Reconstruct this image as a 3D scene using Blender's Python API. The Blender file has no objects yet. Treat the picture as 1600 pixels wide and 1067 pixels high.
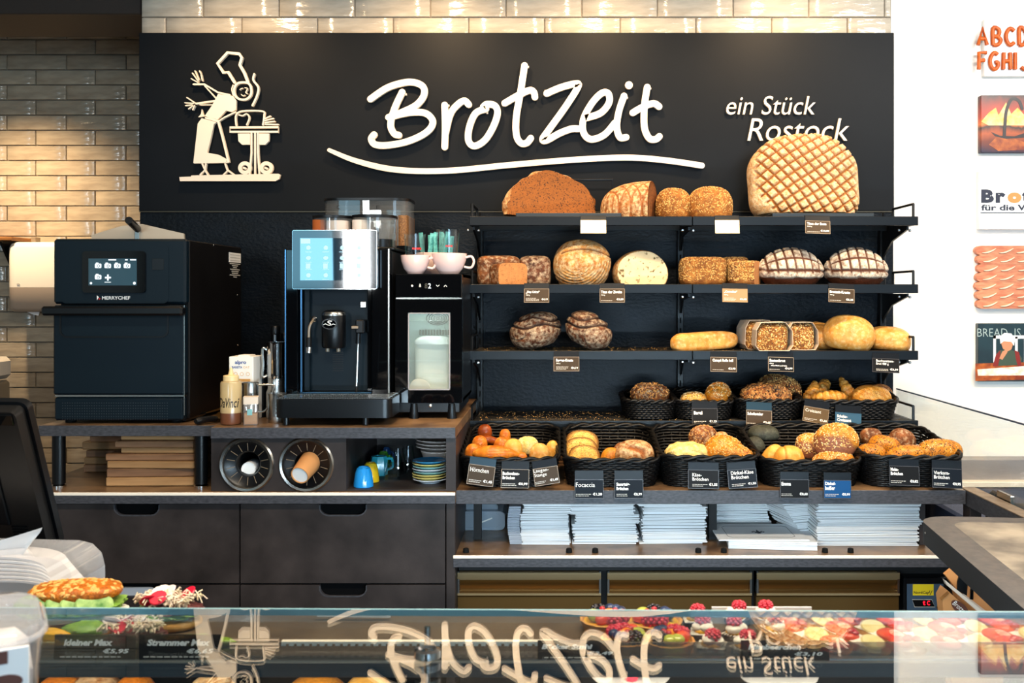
import bpy, math, random
import numpy as np
from mathutils import Vector, Matrix, Euler
random.seed(7)
RNG = np.random.default_rng(7)
sc = bpy.context.scene
COL = sc.collection
# ---------------------------------------------------------------- camera, world, light, exposure
F = 1600 * 35 / 36
CX, CY, EYE = 875.0, 460.0, 1.58
cam = bpy.data.objects.new('camera', bpy.data.cameras.new('camera'))
COL.objects.link(cam)
cam.location = (0, 0, EYE)
cam.rotation_euler = (math.pi / 2, 0, 0)
cam.data.lens, cam.data.sensor_width = 35, 36
cam.data.shift_x = -(CX - 800) / 1600
cam.data.shift_y = -(533.5 - CY) / 1600
cam.data.clip_start = .05
cam.data.dof.use_dof = True
cam.data.dof.focus_distance = 3.85
cam.data.dof.aperture_fstop = 11
sc.camera = cam
vs = sc.view_settings
vs.view_transform, vs.look, vs.exposure, vs.gamma = 'Standard', 'None', 0.0, 1.0
vs.use_curve_mapping = False
wd = bpy.data.worlds.new('daylight'); sc.world = wd; wd.use_nodes = True
wd.node_tree.nodes['Background'].inputs[0].default_value = (.55, .75, 1, 1)
wd.node_tree.nodes['Background'].inputs[1].default_value = .12
sc.cycles.max_bounces = 8
sc.cycles.diffuse_bounces = 3
sc.cycles.glossy_bounces = 4
sc.cycles.transparent_max_bounces = 16
sc.cycles.transmission_bounces = 6
sc.cycles.sample_clamp_indirect = 6
sc.cycles.caustics_reflective = False
sc.cycles.caustics_refractive = False

def light(name, kind, loc, target, power, col, **kw):
    d = bpy.data.lights.new(name, kind); o = bpy.data.objects.new(name, d); COL.objects.link(o)
    o.location = loc
    o.rotation_euler = (Vector(target) - Vector(loc)).to_track_quat('-Z', 'Y').to_euler()
    d.energy = power; d.color = col
    for k, v in kw.items(): setattr(d, k, v)
    return o
COOL, WARM, NEUT = (.62, .82, 1.0), (1.0, .67, .36), (1.0, .86, .70)
# daylight through the shop windows behind the camera
light('window_light', 'AREA', (-3.15, -3.85, 2.34), (-3.15, 0, 2.1), 24, (.30, .74, 1.0), shape='RECTANGLE', size=1.34, size_y=1.4)
light('window_light', 'AREA', (-2.22, -3.85, 2.34), (-2.22, 0, 2.1), 60, (.92, .97, 1.0), shape='RECTANGLE', size=.28, size_y=1.4)
light('window_light', 'AREA', (2.0, -3.85, 1.7), (1.6, 0, 1.4), 150, (.50, .76, 1.0), shape='RECTANGLE', size=2.6, size_y=2.6)
# warm ceiling spots above the sign and the bread
SPOT_X = (-1.34, -.52, .18, .95)
for x in SPOT_X:
    light('ceiling_spot', 'SPOT', (x, 3.72, 2.98), (x, 4.3, 2.1), 40 if x < -1 else 66, WARM, spot_size=2.0, spot_blend=1.0, shadow_soft_size=.03)
for x in (-.25, .30, .85, 1.40):
    light('track_spot', 'SPOT', (x, 2.75, 2.98), (x * .95 + .06, 3.98, 1.25), 115, (1.0, .71, .40), spot_size=.80, spot_blend=.6, shadow_soft_size=.05)
for x in (-1.5, -.75):
    light('track_spot', 'SPOT', (x, 2.9, 2.98), (x, 3.75, 1.15), 40, (1.0, .72, .44), spot_size=.85, spot_blend=.7, shadow_soft_size=.05)
light('track_spot', 'SPOT', (1.35, 1.9, 2.98), (1.3, 2.45, .95), 60, (1.0, .78, .55), spot_size=.8, spot_blend=.7, shadow_soft_size=.05)
# downlight in the tiled niche
light('niche_downlight', 'SPOT', (-2.90, 4.80, 2.76), (-2.85, 5.18, 1.30), 150, (1.0, .73, .44), spot_size=2.0, spot_blend=1.0, shadow_soft_size=.04)
light('bag_fill_light', 'AREA', (.35, 1.63, 1.0), (.5, 3.4, .80), 34, (.62, .84, 1.0), shape='RECTANGLE', size=1.7, size_y=.06)  # added cool lamp without a visible fixture, brightens the paper bags
light('deck_fill_light', 'AREA', (0, 1.42, 1.043), (0, 1.50, .92), 5, (1.0, .88, .74), shape='RECTANGLE', size=2.2, size_y=.03)  # added warm lamp under the deck, brightens the goods below
# white wall wash and counter lights
light('wall_washer', 'AREA', (2.3, 2.6, 2.95), (2.3, 4.34, 1.6), 50, (1.0, .93, .84), shape='RECTANGLE', size=1.4, size_y=.3)
light('counter_light', 'AREA', (.1, 1.3, 2.95), (.1, 1.5, 1.0), 95, (1.0, .85, .66), shape='RECTANGLE', size=2.4, size_y=.25)

# ---------------------------------------------------------------- helpers
def X(px, y): return (px - CX) * y / F
def Z(py, y): return EYE - (py - CY) * y / F
def P(px, py, y): return Vector((X(px, y), y, Z(py, y)))
def S(n, y): return n * y / F
def C(h):
    h = h.lstrip('#'); v = [int(h[i:i + 2], 16) / 255 for i in (0, 2, 4)]
    return tuple(c / 12.92 if c <= .04045 else ((c + .055) / 1.055) ** 2.4 for c in v) + (1,)

def N(nt, t, **kw):
    n = nt.nodes.new(t)
    for k, v in kw.items():
        if k.startswith('i_'):
            n.inputs[k[2:].replace('_', ' ')].default_value = v
        else: setattr(n, k, v)
    return n
def ramp(nt, src, p0, p1):
    r = N(nt, 'ShaderNodeMapRange'); nt.links.new(src, r.inputs[0])
    r.inputs[1].default_value, r.inputs[2].default_value = p0, p1
    return r.outputs[0]
def mixc(nt, f, a, b):
    m = N(nt, 'ShaderNodeMix', data_type='RGBA')
    for s, v in ((m.inputs[0], f), (m.inputs[6], a), (m.inputs[7], b)):
        if hasattr(v, 'links'): nt.links.new(v, s)
        else: s.default_value = v
    return m.outputs[2]
def noise(nt, co, scale, detail=3, stretch=None):
    if stretch:
        mp = N(nt, 'ShaderNodeMapping'); mp.inputs['Scale'].default_value = stretch
        nt.links.new(co, mp.inputs[0]); co = mp.outputs[0]
    n = N(nt, 'ShaderNodeTexNoise'); n.inputs['Scale'].default_value = scale; n.inputs['Detail'].default_value = detail
    nt.links.new(co, n.inputs[0]); return n.outputs[0]
M = {}
def base(name):
    m = bpy.data.materials.new(name); m.use_nodes = True; M[name] = m
    return m, m.node_tree, m.node_tree.nodes['Principled BSDF']
def mat(name, col, rough=.5, metal=0, spec=.5, col2=None, vscale=20, stretch=None, bump=0, bscale=200, bdist=.002, emit=0, coat=0, objvar=0, lo=.35, hi=.65, ior=1.5, bstretch=None):
    m, nt, b = base(name)
    c = C(col); b.inputs['Base Color'].default_value = c
    b.inputs['Roughness'].default_value = rough; b.inputs['Metallic'].default_value = metal
    b.inputs['Specular IOR Level'].default_value = spec; b.inputs['IOR'].default_value = ior
    b.inputs['Coat Weight'].default_value = coat; b.inputs['Coat Roughness'].default_value = .08
    co = N(nt, 'ShaderNodeTexCoord').outputs['Object']
    out = None
    if col2: out = mixc(nt, ramp(nt, noise(nt, co, vscale, 4, stretch), lo, hi), c, C(col2))
    if objvar:
        h = N(nt, 'ShaderNodeHueSaturation')
        oi = N(nt, 'ShaderNodeObjectInfo')
        r = N(nt, 'ShaderNodeMapRange'); nt.links.new(oi.outputs['Random'], r.inputs[0])
        r.inputs[3].default_value, r.inputs[4].default_value = 1 - objvar, 1 + objvar
        nt.links.new(r.outputs[0], h.inputs['Value'])
        if out is None: h.inputs['Color'].default_value = c
        else: nt.links.new(out, h.inputs['Color'])
        out = h.outputs[0]
    if out is not None: nt.links.new(out, b.inputs['Base Color'])
    if bump:
        bp = N(nt, 'ShaderNodeBump'); bp.inputs['Strength'].default_value = bump; bp.inputs['Distance'].default_value = bdist
        nt.links.new(noise(nt, co, bscale, 3, bstretch or stretch), bp.inputs['Height']); nt.links.new(bp.outputs[0], b.inputs['Normal'])
    if emit:
        b.inputs['Emission Color'].default_value = c; b.inputs['Emission Strength'].default_value = emit
    return m
def glassmat(name, tint=(1, 1, 1, 1), ior=1.5, rough=.0, haze=0, hazecol=(.9, .9, .9, 1), gl=1.0):
    m = bpy.data.materials.new(name); m.use_nodes = True; M[name] = m; nt = m.node_tree; nt.nodes.clear()
    o = N(nt, 'ShaderNodeOutputMaterial'); t = N(nt, 'ShaderNodeBsdfTransparent'); t.inputs[0].default_value = tint
    g = N(nt, 'ShaderNodeBsdfGlossy'); g.inputs['Roughness'].default_value = rough; g.inputs[0].default_value = (gl, gl, gl, 1)
    f = N(nt, 'ShaderNodeFresnel'); ge = N(nt, 'ShaderNodeNewGeometry')
    mi = N(nt, 'ShaderNodeMapRange'); mi.inputs[3].default_value, mi.inputs[4].default_value = ior, 1 / ior
    nt.links.new(ge.outputs['Backfacing'], mi.inputs[0]); nt.links.new(mi.outputs[0], f.inputs[0])
    s = t.outputs[0]
    if haze:
        d = N(nt, 'ShaderNodeBsdfDiffuse'); d.inputs[0].default_value = hazecol
        mh = N(nt, 'ShaderNodeMixShader'); mh.inputs[0].default_value = haze
        nt.links.new(s, mh.inputs[1]); nt.links.new(d.outputs[0], mh.inputs[2]); s = mh.outputs[0]
    x = N(nt, 'ShaderNodeMixShader')
    nt.links.new(f.outputs[0], x.inputs[0]); nt.links.new(s, x.inputs[1]); nt.links.new(g.outputs[0], x.inputs[2])
    nt.links.new(x.outputs[0], o.inputs[0]); return m
def crust(name, dark, light_, flour, amt, groove, rough=.65, bump=.5, scale=28, bscale=260, speck=1.0):
    m, nt, b = base(name)
    co = N(nt, 'ShaderNodeTexCoord').outputs['Object']
    n1 = noise(nt, co, scale, 4); n2 = noise(nt, co, scale * 2.6, 6); n3 = noise(nt, co, bscale, 3)
    c = mixc(nt, ramp(nt, n1, .32, .68), C(dark), C(light_))
    fm = ramp(nt, n2, .66 - .45 * amt, 1.06 - .45 * amt)
    a = N(nt, 'ShaderNodeAttribute', attribute_name='k')
    c = mixc(nt, fm, c, C(flour))
    c = mixc(nt, a.outputs['Fac'], C(groove), c)
    hv = N(nt, 'ShaderNodeHueSaturation'); nt.links.new(c, hv.inputs['Color'])
    mv = N(nt, 'ShaderNodeMapRange'); nt.links.new(n3, mv.inputs[0]); mv.inputs[1].default_value, mv.inputs[2].default_value, mv.inputs[3].default_value, mv.inputs[4].default_value = .3, .7, 1 - .38 * speck, 1 + .28 * speck
    nt.links.new(mv.outputs[0], hv.inputs['Value']); c = hv.outputs[0]
    nt.links.new(c, b.inputs['Base Color']); b.inputs['Roughness'].default_value = rough
    b.inputs['Specular IOR Level'].default_value = .3
    bp = N(nt, 'ShaderNodeBump'); bp.inputs['Strength'].default_value = bump; bp.inputs['Distance'].default_value = .004
    ad = N(nt, 'ShaderNodeMath', operation='ADD'); nt.links.new(n3, ad.inputs[0]); nt.links.new(n2, ad.inputs[1])
    nt.links.new(ad.outputs[0], bp.inputs['Height']); nt.links.new(bp.outputs[0], b.inputs['Normal'])
    return m
def crumb(name, col, hole, scale=120, thr=.36):
    m, nt, b = base(name)
    co = N(nt, 'ShaderNodeTexCoord').outputs['Object']
    n1 = noise(nt, co, scale, 5); n2 = noise(nt, co, scale * .3, 2)
    h = ramp(nt, n1, thr - .06, thr + .03)
    c = mixc(nt, ramp(nt, n2, .3, .7), C(col), tuple(min(1, v * 1.25) for v in C(col)[:3]) + (1,))
    nt.links.new(mixc(nt, h, C(hole), c), b.inputs['Base Color']); b.inputs['Roughness'].default_value = .85
    bp = N(nt, 'ShaderNodeBump'); bp.inputs['Strength'].default_value = .6; bp.inputs['Distance'].default_value = .003
    nt.links.new(n1, bp.inputs['Height']); nt.links.new(bp.outputs[0], b.inputs['Normal'])
    return m

class G:
    def __init__(s): s.v, s.f = [], []
    def add(s, v, f):
        n = len(s.v); s.v += [tuple(p) for p in v]; s.f += [tuple(i + n for i in q) for q in f]; return s
    def box(s, a, b, c=0):
        x0, x1 = sorted((a[0], b[0])); y0, y1 = sorted((a[1], b[1])); z0, z1 = sorted((a[2], b[2]))
        if not c:
            v = [(x, y, z) for x in (x0, x1) for y in (y0, y1) for z in (z0, z1)]
            return s.add(v, [(0, 1, 3, 2), (4, 6, 7, 5), (0, 4, 5, 1), (2, 3, 7, 6), (0, 2, 6, 4), (1, 5, 7, 3)])
        c = min(c, (x1 - x0) / 2.01, (y1 - y0) / 2.01, (z1 - z0) / 2.01)
        lo, hi = (x0, y0, z0), (x1, y1, z1); v = []; ix = {}
        for k in range(8):
            sg = (k & 1, k >> 1 & 1, k >> 2 & 1)
            for ax in range(3):
                p = []
                for d in range(3):
                    e = hi[d] if sg[d] else lo[d]
                    if d != ax: e += -c if sg[d] else c
                    p.append(e)
                ix[k, ax] = len(v); v.append(tuple(p))
        f = []
        for ax in range(3):
            o1, o2 = (ax + 1) % 3, (ax + 2) % 3
            for sd in (0, 1):
                q = []
                for u, w in ((0, 0), (1, 0), (1, 1), (0, 1)):
                    q.append(ix[sd << ax | u << o1 | w << o2, ax])
                f.append(q if sd else q[::-1])
            for u in (0, 1):
                for w in (0, 1):
                    k0 = u << o1 | w << o2; k1 = k0 | 1 << ax
                    q = [ix[k0, o1], ix[k1, o1], ix[k1, o2], ix[k0, o2]]
                    f.append(q if (u ^ w) else q[::-1])
        for k in range(8):
            q = [ix[k, 0], ix[k, 1], ix[k, 2]]
            f.append(q if bin(k).count('1') % 2 else q[::-1])
        return s.add(v, f)
    def lathe(s, prof, o=(0, 0, 0), seg=20, axis='z', sx=1, sy=1):
        v, f = [], []; n = len(prof)
        for i in range(seg):
            a = 2 * math.pi * i / seg; ca, sa = math.cos(a) * sx, math.sin(a) * sy
            for r, h in prof:
                p = (r * ca, r * sa, h) if axis == 'z' else (r * ca, h, r * sa) if axis == 'y' else (h, r * ca, r * sa)
                v.append((p[0] + o[0], p[1] + o[1], p[2] + o[2]))
        for i in range(seg):
            j = (i + 1) % seg
            for k in range(n - 1):
                q = (i * n + k, j * n + k, j * n + k + 1, i * n + k + 1)
                f.append(q if axis != 'y' else q[::-1])
        return s.add(v, f)
    def tube(s, pts, r, seg=6, closed=False):
        pts = [Vector(p) for p in pts]; n = len(pts); v, f = [], []
        up = Vector((.13, .31, .94)).normalized(); prev = None
        for i, p in enumerate(pts):
            if closed: t = pts[(i + 1) % n] - pts[i - 1]
            else: t = pts[min(i + 1, n - 1)] - pts[max(i - 1, 0)]
            t = t.normalized() if t.length > 1e-9 else Vector((0, 0, 1))
            if prev is None: a = t.cross(up); a = a if a.length > 1e-4 else t.cross(Vector((1, 0, 0)))
            else: a = prev - t * prev.dot(t)
            a.normalize(); prev = a; b = t.cross(a)
            rr = r[i] if hasattr(r, '__len__') else r
            for k in range(seg):
                an = 2 * math.pi * k / seg
                v.append(p + (a * math.cos(an) + b * math.sin(an)) * rr)
        m = n if closed else n - 1
        for i in range(m):
            j = (i + 1) % n
            for k in range(seg):
                l = (k + 1) % seg
                f.append((i * seg + k, i * seg + l, j * seg + l, j * seg + k))
        if not closed:
            f.append(tuple(range(seg))[::-1]); f.append(tuple((n - 1) * seg + k for k in range(seg)))
        return s.add(v, f)
    def cyl(s, p0, p1, r, r1=None, seg=16):
        return s.tube([p0, p1], [r, r if r1 is None else r1], seg)
    def prism(s, poly, h0, h1, plane='xz'):
        area = sum(poly[i - 1][0] * poly[i][1] - poly[i][0] * poly[i - 1][1] for i in range(len(poly)))
        if area < 0: poly = poly[::-1]
        mk = {'xz': lambda a, b, h: (a, h, b), 'xy': lambda a, b, h: (a, b, h), 'yz': lambda a, b, h: (h, a, b)}[plane]
        lo, hi = sorted((h0, h1)); n = len(poly)
        v = [mk(a, b, lo) for a, b in poly] + [mk(a, b, hi) for a, b in poly]
        f = [tuple(range(n))[::-1], tuple(range(n, 2 * n))] + [(i, (i + 1) % n, (i + 1) % n + n, i + n) for i in range(n)]
        if plane == 'xz': f = [q[::-1] for q in f]
        return s.add(v, f)
    def ribbon(s, pts, w, y0, y1, closed=False, cap=True):
        pts = [Vector((p[0], p[1])) for p in pts]; n = len(pts); L, R = [], []
        for i in range(n):
            t = (pts[(i + 1) % n] - pts[i - 1]) if closed else (pts[min(i + 1, n - 1)] - pts[max(i - 1, 0)])
            t.normalize(); nn = Vector((-t.y, t.x)); ww = (w[i] if hasattr(w, '__len__') else w) / 2
            L.append(pts[i] + nn * ww); R.append(pts[i] - nn * ww)
        v = [(p.x, y0, p.y) for p in L] + [(p.x, y0, p.y) for p in R] + [(p.x, y1, p.y) for p in L] + [(p.x, y1, p.y) for p in R]
        f = []
        for i in range(n if closed else n - 1):
            j = (i + 1) % n
            f += [(i, j, n + j, n + i), (2 * n + i, 3 * n + i, 3 * n + j, 2 * n + j), (i, 2 * n + i, 2 * n + j, j), (n + i, n + j, 3 * n + j, 3 * n + i)]
        s.add(v, f)
        if cap and not closed:
            for i in (0, n - 1):
                ww = (w[i] if hasattr(w, '__len__') else w) / 2
                s.prism([(pts[i].x + ww * math.cos(a * math.pi / 7), pts[i].y + ww * math.sin(a * math.pi / 7)) for a in range(14)], y0 + 1e-5, y1)
        return s
    def xf(s, m, start=0):
        s.v[start:] = [tuple(m @ Vector(p)) for p in s.v[start:]]; return s

def spline(pts, n=6, closed=False):
    pts = [Vector(p) for p in pts]; out = []; m = len(pts)
    for i in range(m if closed else m - 1):
        if closed: a, b, c, d = pts[i - 1], pts[i], pts[(i + 1) % m], pts[(i + 2) % m]
        else: a, b, c, d = pts[max(i - 1, 0)], pts[i], pts[i + 1], pts[min(i + 2, m - 1)]
        for k in range(n):
            t = k / n
            out.append(.5 * ((2 * b) + (c - a) * t + (2 * a - 5 * b + 4 * c - d) * t * t + (3 * b - a - 3 * c + d) * t ** 3))
    if not closed: out.append(pts[-1])
    return out
def rrect(w, h, r, seg=4, cx=0, cy=0):
    o = []
    for k, (sx, sy) in enumerate(((1, 1), (-1, 1), (-1, -1), (1, -1))):
        for i in range(seg + 1):
            a = math.pi / 2 * (k + i / seg)
            o.append((cx + sx * (w / 2 - r) + r * math.cos(a), cy + sy * (h / 2 - r) + r * math.sin(a)))
    return o
def circ(cx, cy, r, n=20, ry=None):
    return [(cx + r * math.cos(2 * math.pi * i / n), cy + (ry or r) * math.sin(2 * math.pi * i / n)) for i in range(n)]

def mesh_of(name, v, f, m, smooth=35):
    me = bpy.data.meshes.new(name); me.from_pydata(v if isinstance(v, list) else v.tolist(), [], f if isinstance(f, list) else f.tolist())
    if m is not None: me.materials.append(M[m] if isinstance(m, str) else m)
    if smooth:
        me.shade_smooth()
        if smooth < 180: me.set_sharp_from_angle(angle=math.radians(smooth))
    me.update(); return me
def tag(o, label=None, cat=None, group=None, kind=None):
    for k, v in (('label', label), ('category', cat), ('group', group), ('kind', kind)):
        if v: o[k] = v
    return o
def thing(name, label, cat, loc=(0, 0, 0), rot=(0, 0, 0), group=None):
    o = bpy.data.objects.new(name, None); COL.objects.link(o); o.empty_display_size = .02
    o.location = loc; o.rotation_euler = rot
    return tag(o, label, cat, group)
def root_of(o):
    while o.parent: o = o.parent
    return o
def part(name, g, m, parent, label=None, w=False, smooth=35, kind=None):
    """a mesh under its thing; w: geometry given in world coordinates (thing unrotated)"""
    v = g.v
    if w:
        l = root_of(parent).location
        v = [(p[0] - l[0], p[1] - l[1], p[2] - l[2]) for p in v]
    o = bpy.data.objects.new(name, mesh_of(name, v, g.f, m, smooth)); COL.objects.link(o); o.parent = parent
    return tag(o, label, kind=kind)
def solo(name, g, m, label, cat, loc=(0, 0, 0), rot=(0, 0, 0), group=None, smooth=35, kind=None, w=False):
    v = g.v
    if w: v = [(p[0] - loc[0], p[1] - loc[1], p[2] - loc[2]) for p in v]
    o = bpy.data.objects.new(name, mesh_of(name, v, g.f, m, smooth)); COL.objects.link(o)
    o.location = loc; o.rotation_euler = rot
    return tag(o, label, cat, group, kind)
def struct(name, g, m, smooth=35):
    return solo(name, g, m, None, None, kind='structure', smooth=smooth)
def kids(o): return [c for c in ALLKIDS(o)]
def ALLKIDS(o): return list(o.children)
def copy_tree(o, parent=None):
    c = o.copy(); COL.objects.link(c)
    if parent: c.parent = parent
    for ch in o.children: copy_tree(ch, c)
    return c
def dup(o, loc, rot=None, label=None, group=None, scale=None):
    c = copy_tree(o); c.location = loc
    if rot is not None: c.rotation_euler = rot
    if scale is not None: c.scale = (scale,) * 3
    if label: c['label'] = label
    if group: c['group'] = group
    return c
_txt = {}
def textg(s, x0, z0, w, h, y, thick=.0006, shear=0, bold=0, res=2, space=1.0, line=1.0):
    """text as geometry facing -Y, its ink fitted into the box x0,z0,w,h"""
    key = (s, shear, bold, res, space, line)
    if key not in _txt:
        cu = bpy.data.curves.new('t', 'FONT'); cu.body = s; cu.shear = shear; cu.offset = bold; cu.resolution_u = res
        cu.space_character = space; cu.space_line = line; cu.fill_mode = 'FRONT'
        o = bpy.data.objects.new('t', cu); COL.objects.link(o)
        dg = bpy.context.evaluated_depsgraph_get(); me = bpy.data.meshes.new_from_object(o.evaluated_get(dg))
        _txt[key] = ([tuple(v.co) for v in me.vertices], [tuple(p.vertices) for p in me.polygons])
        bpy.data.objects.remove(o); bpy.data.curves.remove(cu); bpy.data.meshes.remove(me)
    v, f = _txt[key]
    xs = [p[0] for p in v]; ys = [p[1] for p in v]
    ax, bx, ay, by = min(xs), max(xs), min(ys), max(ys)
    kx = w / (bx - ax); kz = h / (by - ay) if h else kx
    g = G(); V = [(x0 + (p[0] - ax) * kx, y - thick, z0 + (p[1] - ay) * kz) for p in v]
    if thick > .001:                                     # solid letters: front, back and side walls
        n = len(V); cnt = {}
        for q in f:
            for i in range(len(q)): cnt[(q[i], q[(i + 1) % len(q)])] = 1
        B = [(p[0], y, p[2]) for p in V]
        ff = list(f) + [(a + n if False else b, a, a + n, b + n) for (a, b) in cnt if (b, a) not in cnt]
        return g.add(V + B, ff)
    return g.add(V, f)

# ---- dough: a cube sphere pressed into shape
_cs = {}
def csphere(n):
    if n not in _cs:
        t = np.tan(np.linspace(-math.pi / 4, math.pi / 4, n + 1)); a, b = np.meshgrid(t, t, indexing='ij'); o = np.ones_like(a)
        ix, pts, F4 = {}, [], []
        for ax in range(3):
            for sg in (1, -1):
                q = [None] * 3; q[ax] = o * sg; q[(ax + 1) % 3] = a * sg; q[(ax + 2) % 3] = b
                p = np.stack(q, -1); p /= np.linalg.norm(p, axis=-1, keepdims=True)
                idx = np.empty((n + 1, n + 1), int)
                for i in range(n + 1):
                    for j in range(n + 1):
                        k = tuple(np.round(p[i, j], 5) + 0.0)
                        if k not in ix: ix[k] = len(pts); pts.append(p[i, j])
                        idx[i, j] = ix[k]
                F4.append(np.stack([idx[:-1, :-1], idx[1:, :-1], idx[1:, 1:], idx[:-1, 1:]], -1).reshape(-1, 4))
        _cs[n] = (np.array(pts), np.concatenate(F4))
    return _cs[n]
def lumps(p, freq, seed, k=7):
    r = np.random.default_rng(seed); s = np.zeros(len(p))
    for _ in range(k):
        d = r.normal(size=3); d *= freq * r.uniform(.6, 1.7) / np.linalg.norm(d)
        s += np.sin(p @ d + r.uniform(0, 6.3))
    return s / k * 1.6
def sstep(a, b, x):
    t = np.clip((x - a) / (b - a), 0, 1); return t * t * (3 - 2 * t)
def blob(size, n=20, e=2.3, flat=.35, lump=.03, freq=3.0, seed=0, score=None, depth=.006, warp=None, cut=None, fine=0):
    D, Q = csphere(n); a, b, c = size[0] / 2, size[1] / 2, size[2] / (1 + flat)
    r = (np.abs(D) ** e).sum(1) ** (-1 / e)
    u = D * r[:, None]
    u = u * (1 + lump * lumps(D, freq, seed))[:, None]
    if fine: u = u * (1 + fine * lumps(D, freq * 5, seed + 9, 12))[:, None]
    p = u * np.array((a, b, c)); k = np.ones(len(p))
    if warp is not None: p = warp(p, u)
    if score is not None:
        g = score(p, u); nr = D / np.array((a, b, c)); nr /= np.linalg.norm(nr, axis=1, keepdims=True)
        p = p - nr * (g * depth)[:, None]; k = 1 - g
    p[:, 2] = np.maximum(p[:, 2], -flat * c) + flat * c
    fl = np.zeros(len(p), bool)
    if cut is not None:
        o, nn = np.array(cut[0], float), np.array(cut[1], float); nn /= np.linalg.norm(nn)
        d = (p - o) @ nn; p = p - np.maximum(d, 0)[:, None] * nn; fl = d > -1e-7
    return p, Q, k, fl
def kmesh(name, p, q, k, m):
    used, inv = np.unique(q, return_inverse=True); q2 = inv.reshape(q.shape)
    me = mesh_of(name, p[used], q2, m, 180)
    at = me.attributes.new('k', 'FLOAT', 'POINT'); at.data.foreach_set('value', k[used].astype(np.float32))
    return me
def seedsg(p, q, count, size, seed=0, mask=None, flat=.35, asp=.55):
    """small grains lying on the surface"""
    r = np.random.default_rng(seed)
    a, b, c = p[q[:, 0]], p[q[:, 1]], p[q[:, 2]]; d = p[q[:, 3]]
    nn = np.cross(c - a, d - b); ar = np.linalg.norm(nn, axis=1) + 1e-12; nn = nn / ar[:, None]
    cen = (a + b + c + d) / 4; wt = ar.copy()
    if mask is not None: wt = wt * mask(cen, nn)
    i = r.choice(len(q), count, p=wt / wt.sum()); s, t = r.uniform(size=(2, count, 1))
    o = (a[i] * (1 - s) + b[i] * s) * (1 - t) + (d[i] * (1 - s) + c[i] * s) * t; n_ = nn[i]
    t1 = np.cross(n_, r.normal(size=(count, 3))); t1 /= np.linalg.norm(t1, axis=1, keepdims=True); t2 = np.cross(n_, t1)
    L = size * r.uniform(.7, 1.2, (count, 1))
    V = np.stack([o + t1 * L, o + t2 * L * asp, o - t1 * L, o - t2 * L * asp, o + n_ * L * flat * 1.4, o - n_ * L * flat], 1).reshape(-1, 3)
    tri = np.array([(0, 1, 4), (1, 2, 4), (2, 3, 4), (3, 0, 4)])
    T = (np.arange(count)[:, None, None] * 6 + tri[None]).reshape(-1, 3)
    g = G(); g.v = V.tolist(); g.f = T.tolist(); return g
def dough(name, label, cat, loc, size, m, rot=(0, 0, 0), group=None, cutmat=None, seeds=None, **kw):
    """one bread: mesh (plus cut face and seeds as parts)"""
    p, q, k, fl = blob(size, **kw)
    if kw.get('cut') is None:
        o = bpy.data.objects.new(name, kmesh(name, p, q, k, m)); COL.objects.link(o)
        o.location, o.rotation_euler = loc, rot; tag(o, label, cat, group); crustq = q
    else:
        o = thing(name, label, cat, loc, rot, group)
        cf = fl[q].all(1); crustq = q[~cf]
        for nm, qq, mm in (('crust', crustq, m), ('crumb_face', q[cf], cutmat)):
            c = bpy.data.objects.new(nm, kmesh(nm, p, qq, k, mm)); COL.objects.link(c); c.parent = o
    for j, sd in enumerate(seeds or ()):
        part('seeds', seedsg(p, crustq, sd[0], sd[1], seed=j + 3, mask=sd[3] if len(sd) > 3 else (lambda c, n: (n[:, 2] > -.1) * 1.0)), sd[2], o, smooth=0, kind='stuff')
    return o
def at(px0, px1, pyt, zb, y):
    """centre x, width and height of something seen from px0 to px1 with its top at pyt, standing on zb at depth y"""
    return (X((px0 + px1) / 2, y), S(px1 - px0, y), Z(pyt, y) - zb)
# score patterns: 1 in the cut, 0 on the crust
def sc_cross(per, wd_, ang=(45, -45), uv=(0, 2), warp=0):
    def f(p, u):
        a, b = p[:, uv[0]], p[:, uv[1]]
        if warp: a = a + warp * np.sin(b * 22); b = b + warp * np.sin(a * 19)
        g = np.zeros(len(p))
        for t in ang:
            c = math.cos(math.radians(t)); s = math.sin(math.radians(t))
            d = np.abs(((a * c + b * s) / per) % 1 - .5) * 2
            g = np.maximum(g, sstep(1 - wd_, 1 - wd_ * .35, d))
        return g
    return f
def sc_loaf(perx, nv, wd_, wv=.12):
    """cuts across and along a long loaf"""
    def f(p, u):
        ph = np.arctan2(u[:, 2], -u[:, 1])            # 0 front, pi/2 top
        d1 = np.abs((p[:, 0] / perx + .12 * np.sin(ph * 2)) % 1 - .5) * 2
        d2 = np.abs((ph * nv / math.pi) % 1 - .5) * 2
        on = sstep(-.25, -.05, u[:, 2]) * sstep(1.0, .8, np.abs(u[:, 0]))
        return np.maximum(sstep(1 - wd_, 1 - wd_ * .3, d1), sstep(1 - wv, 1 - wv * .3, d2)) * on
    return f
def sc_ring(per, ax=1, ctr=(0, 0), wd_=.5):
    def f(p, u):
        o = [i for i in range(3) if i != ax]
        r = np.hypot(p[:, o[0]] - ctr[0], p[:, o[1]] - ctr[1])
        return sstep(1 - wd_, 1, np.abs((r / per) % 1 - .5) * 2) * .7
    return f
def sc_crack(freq, wd_, seed):
    def f(p, u):
        return sstep(wd_, wd_ * .3, np.abs(lumps(u, freq, seed, 6))) * sstep(-.3, .1, u[:, 2] - u[:, 1] * .4)
    return f
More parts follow.
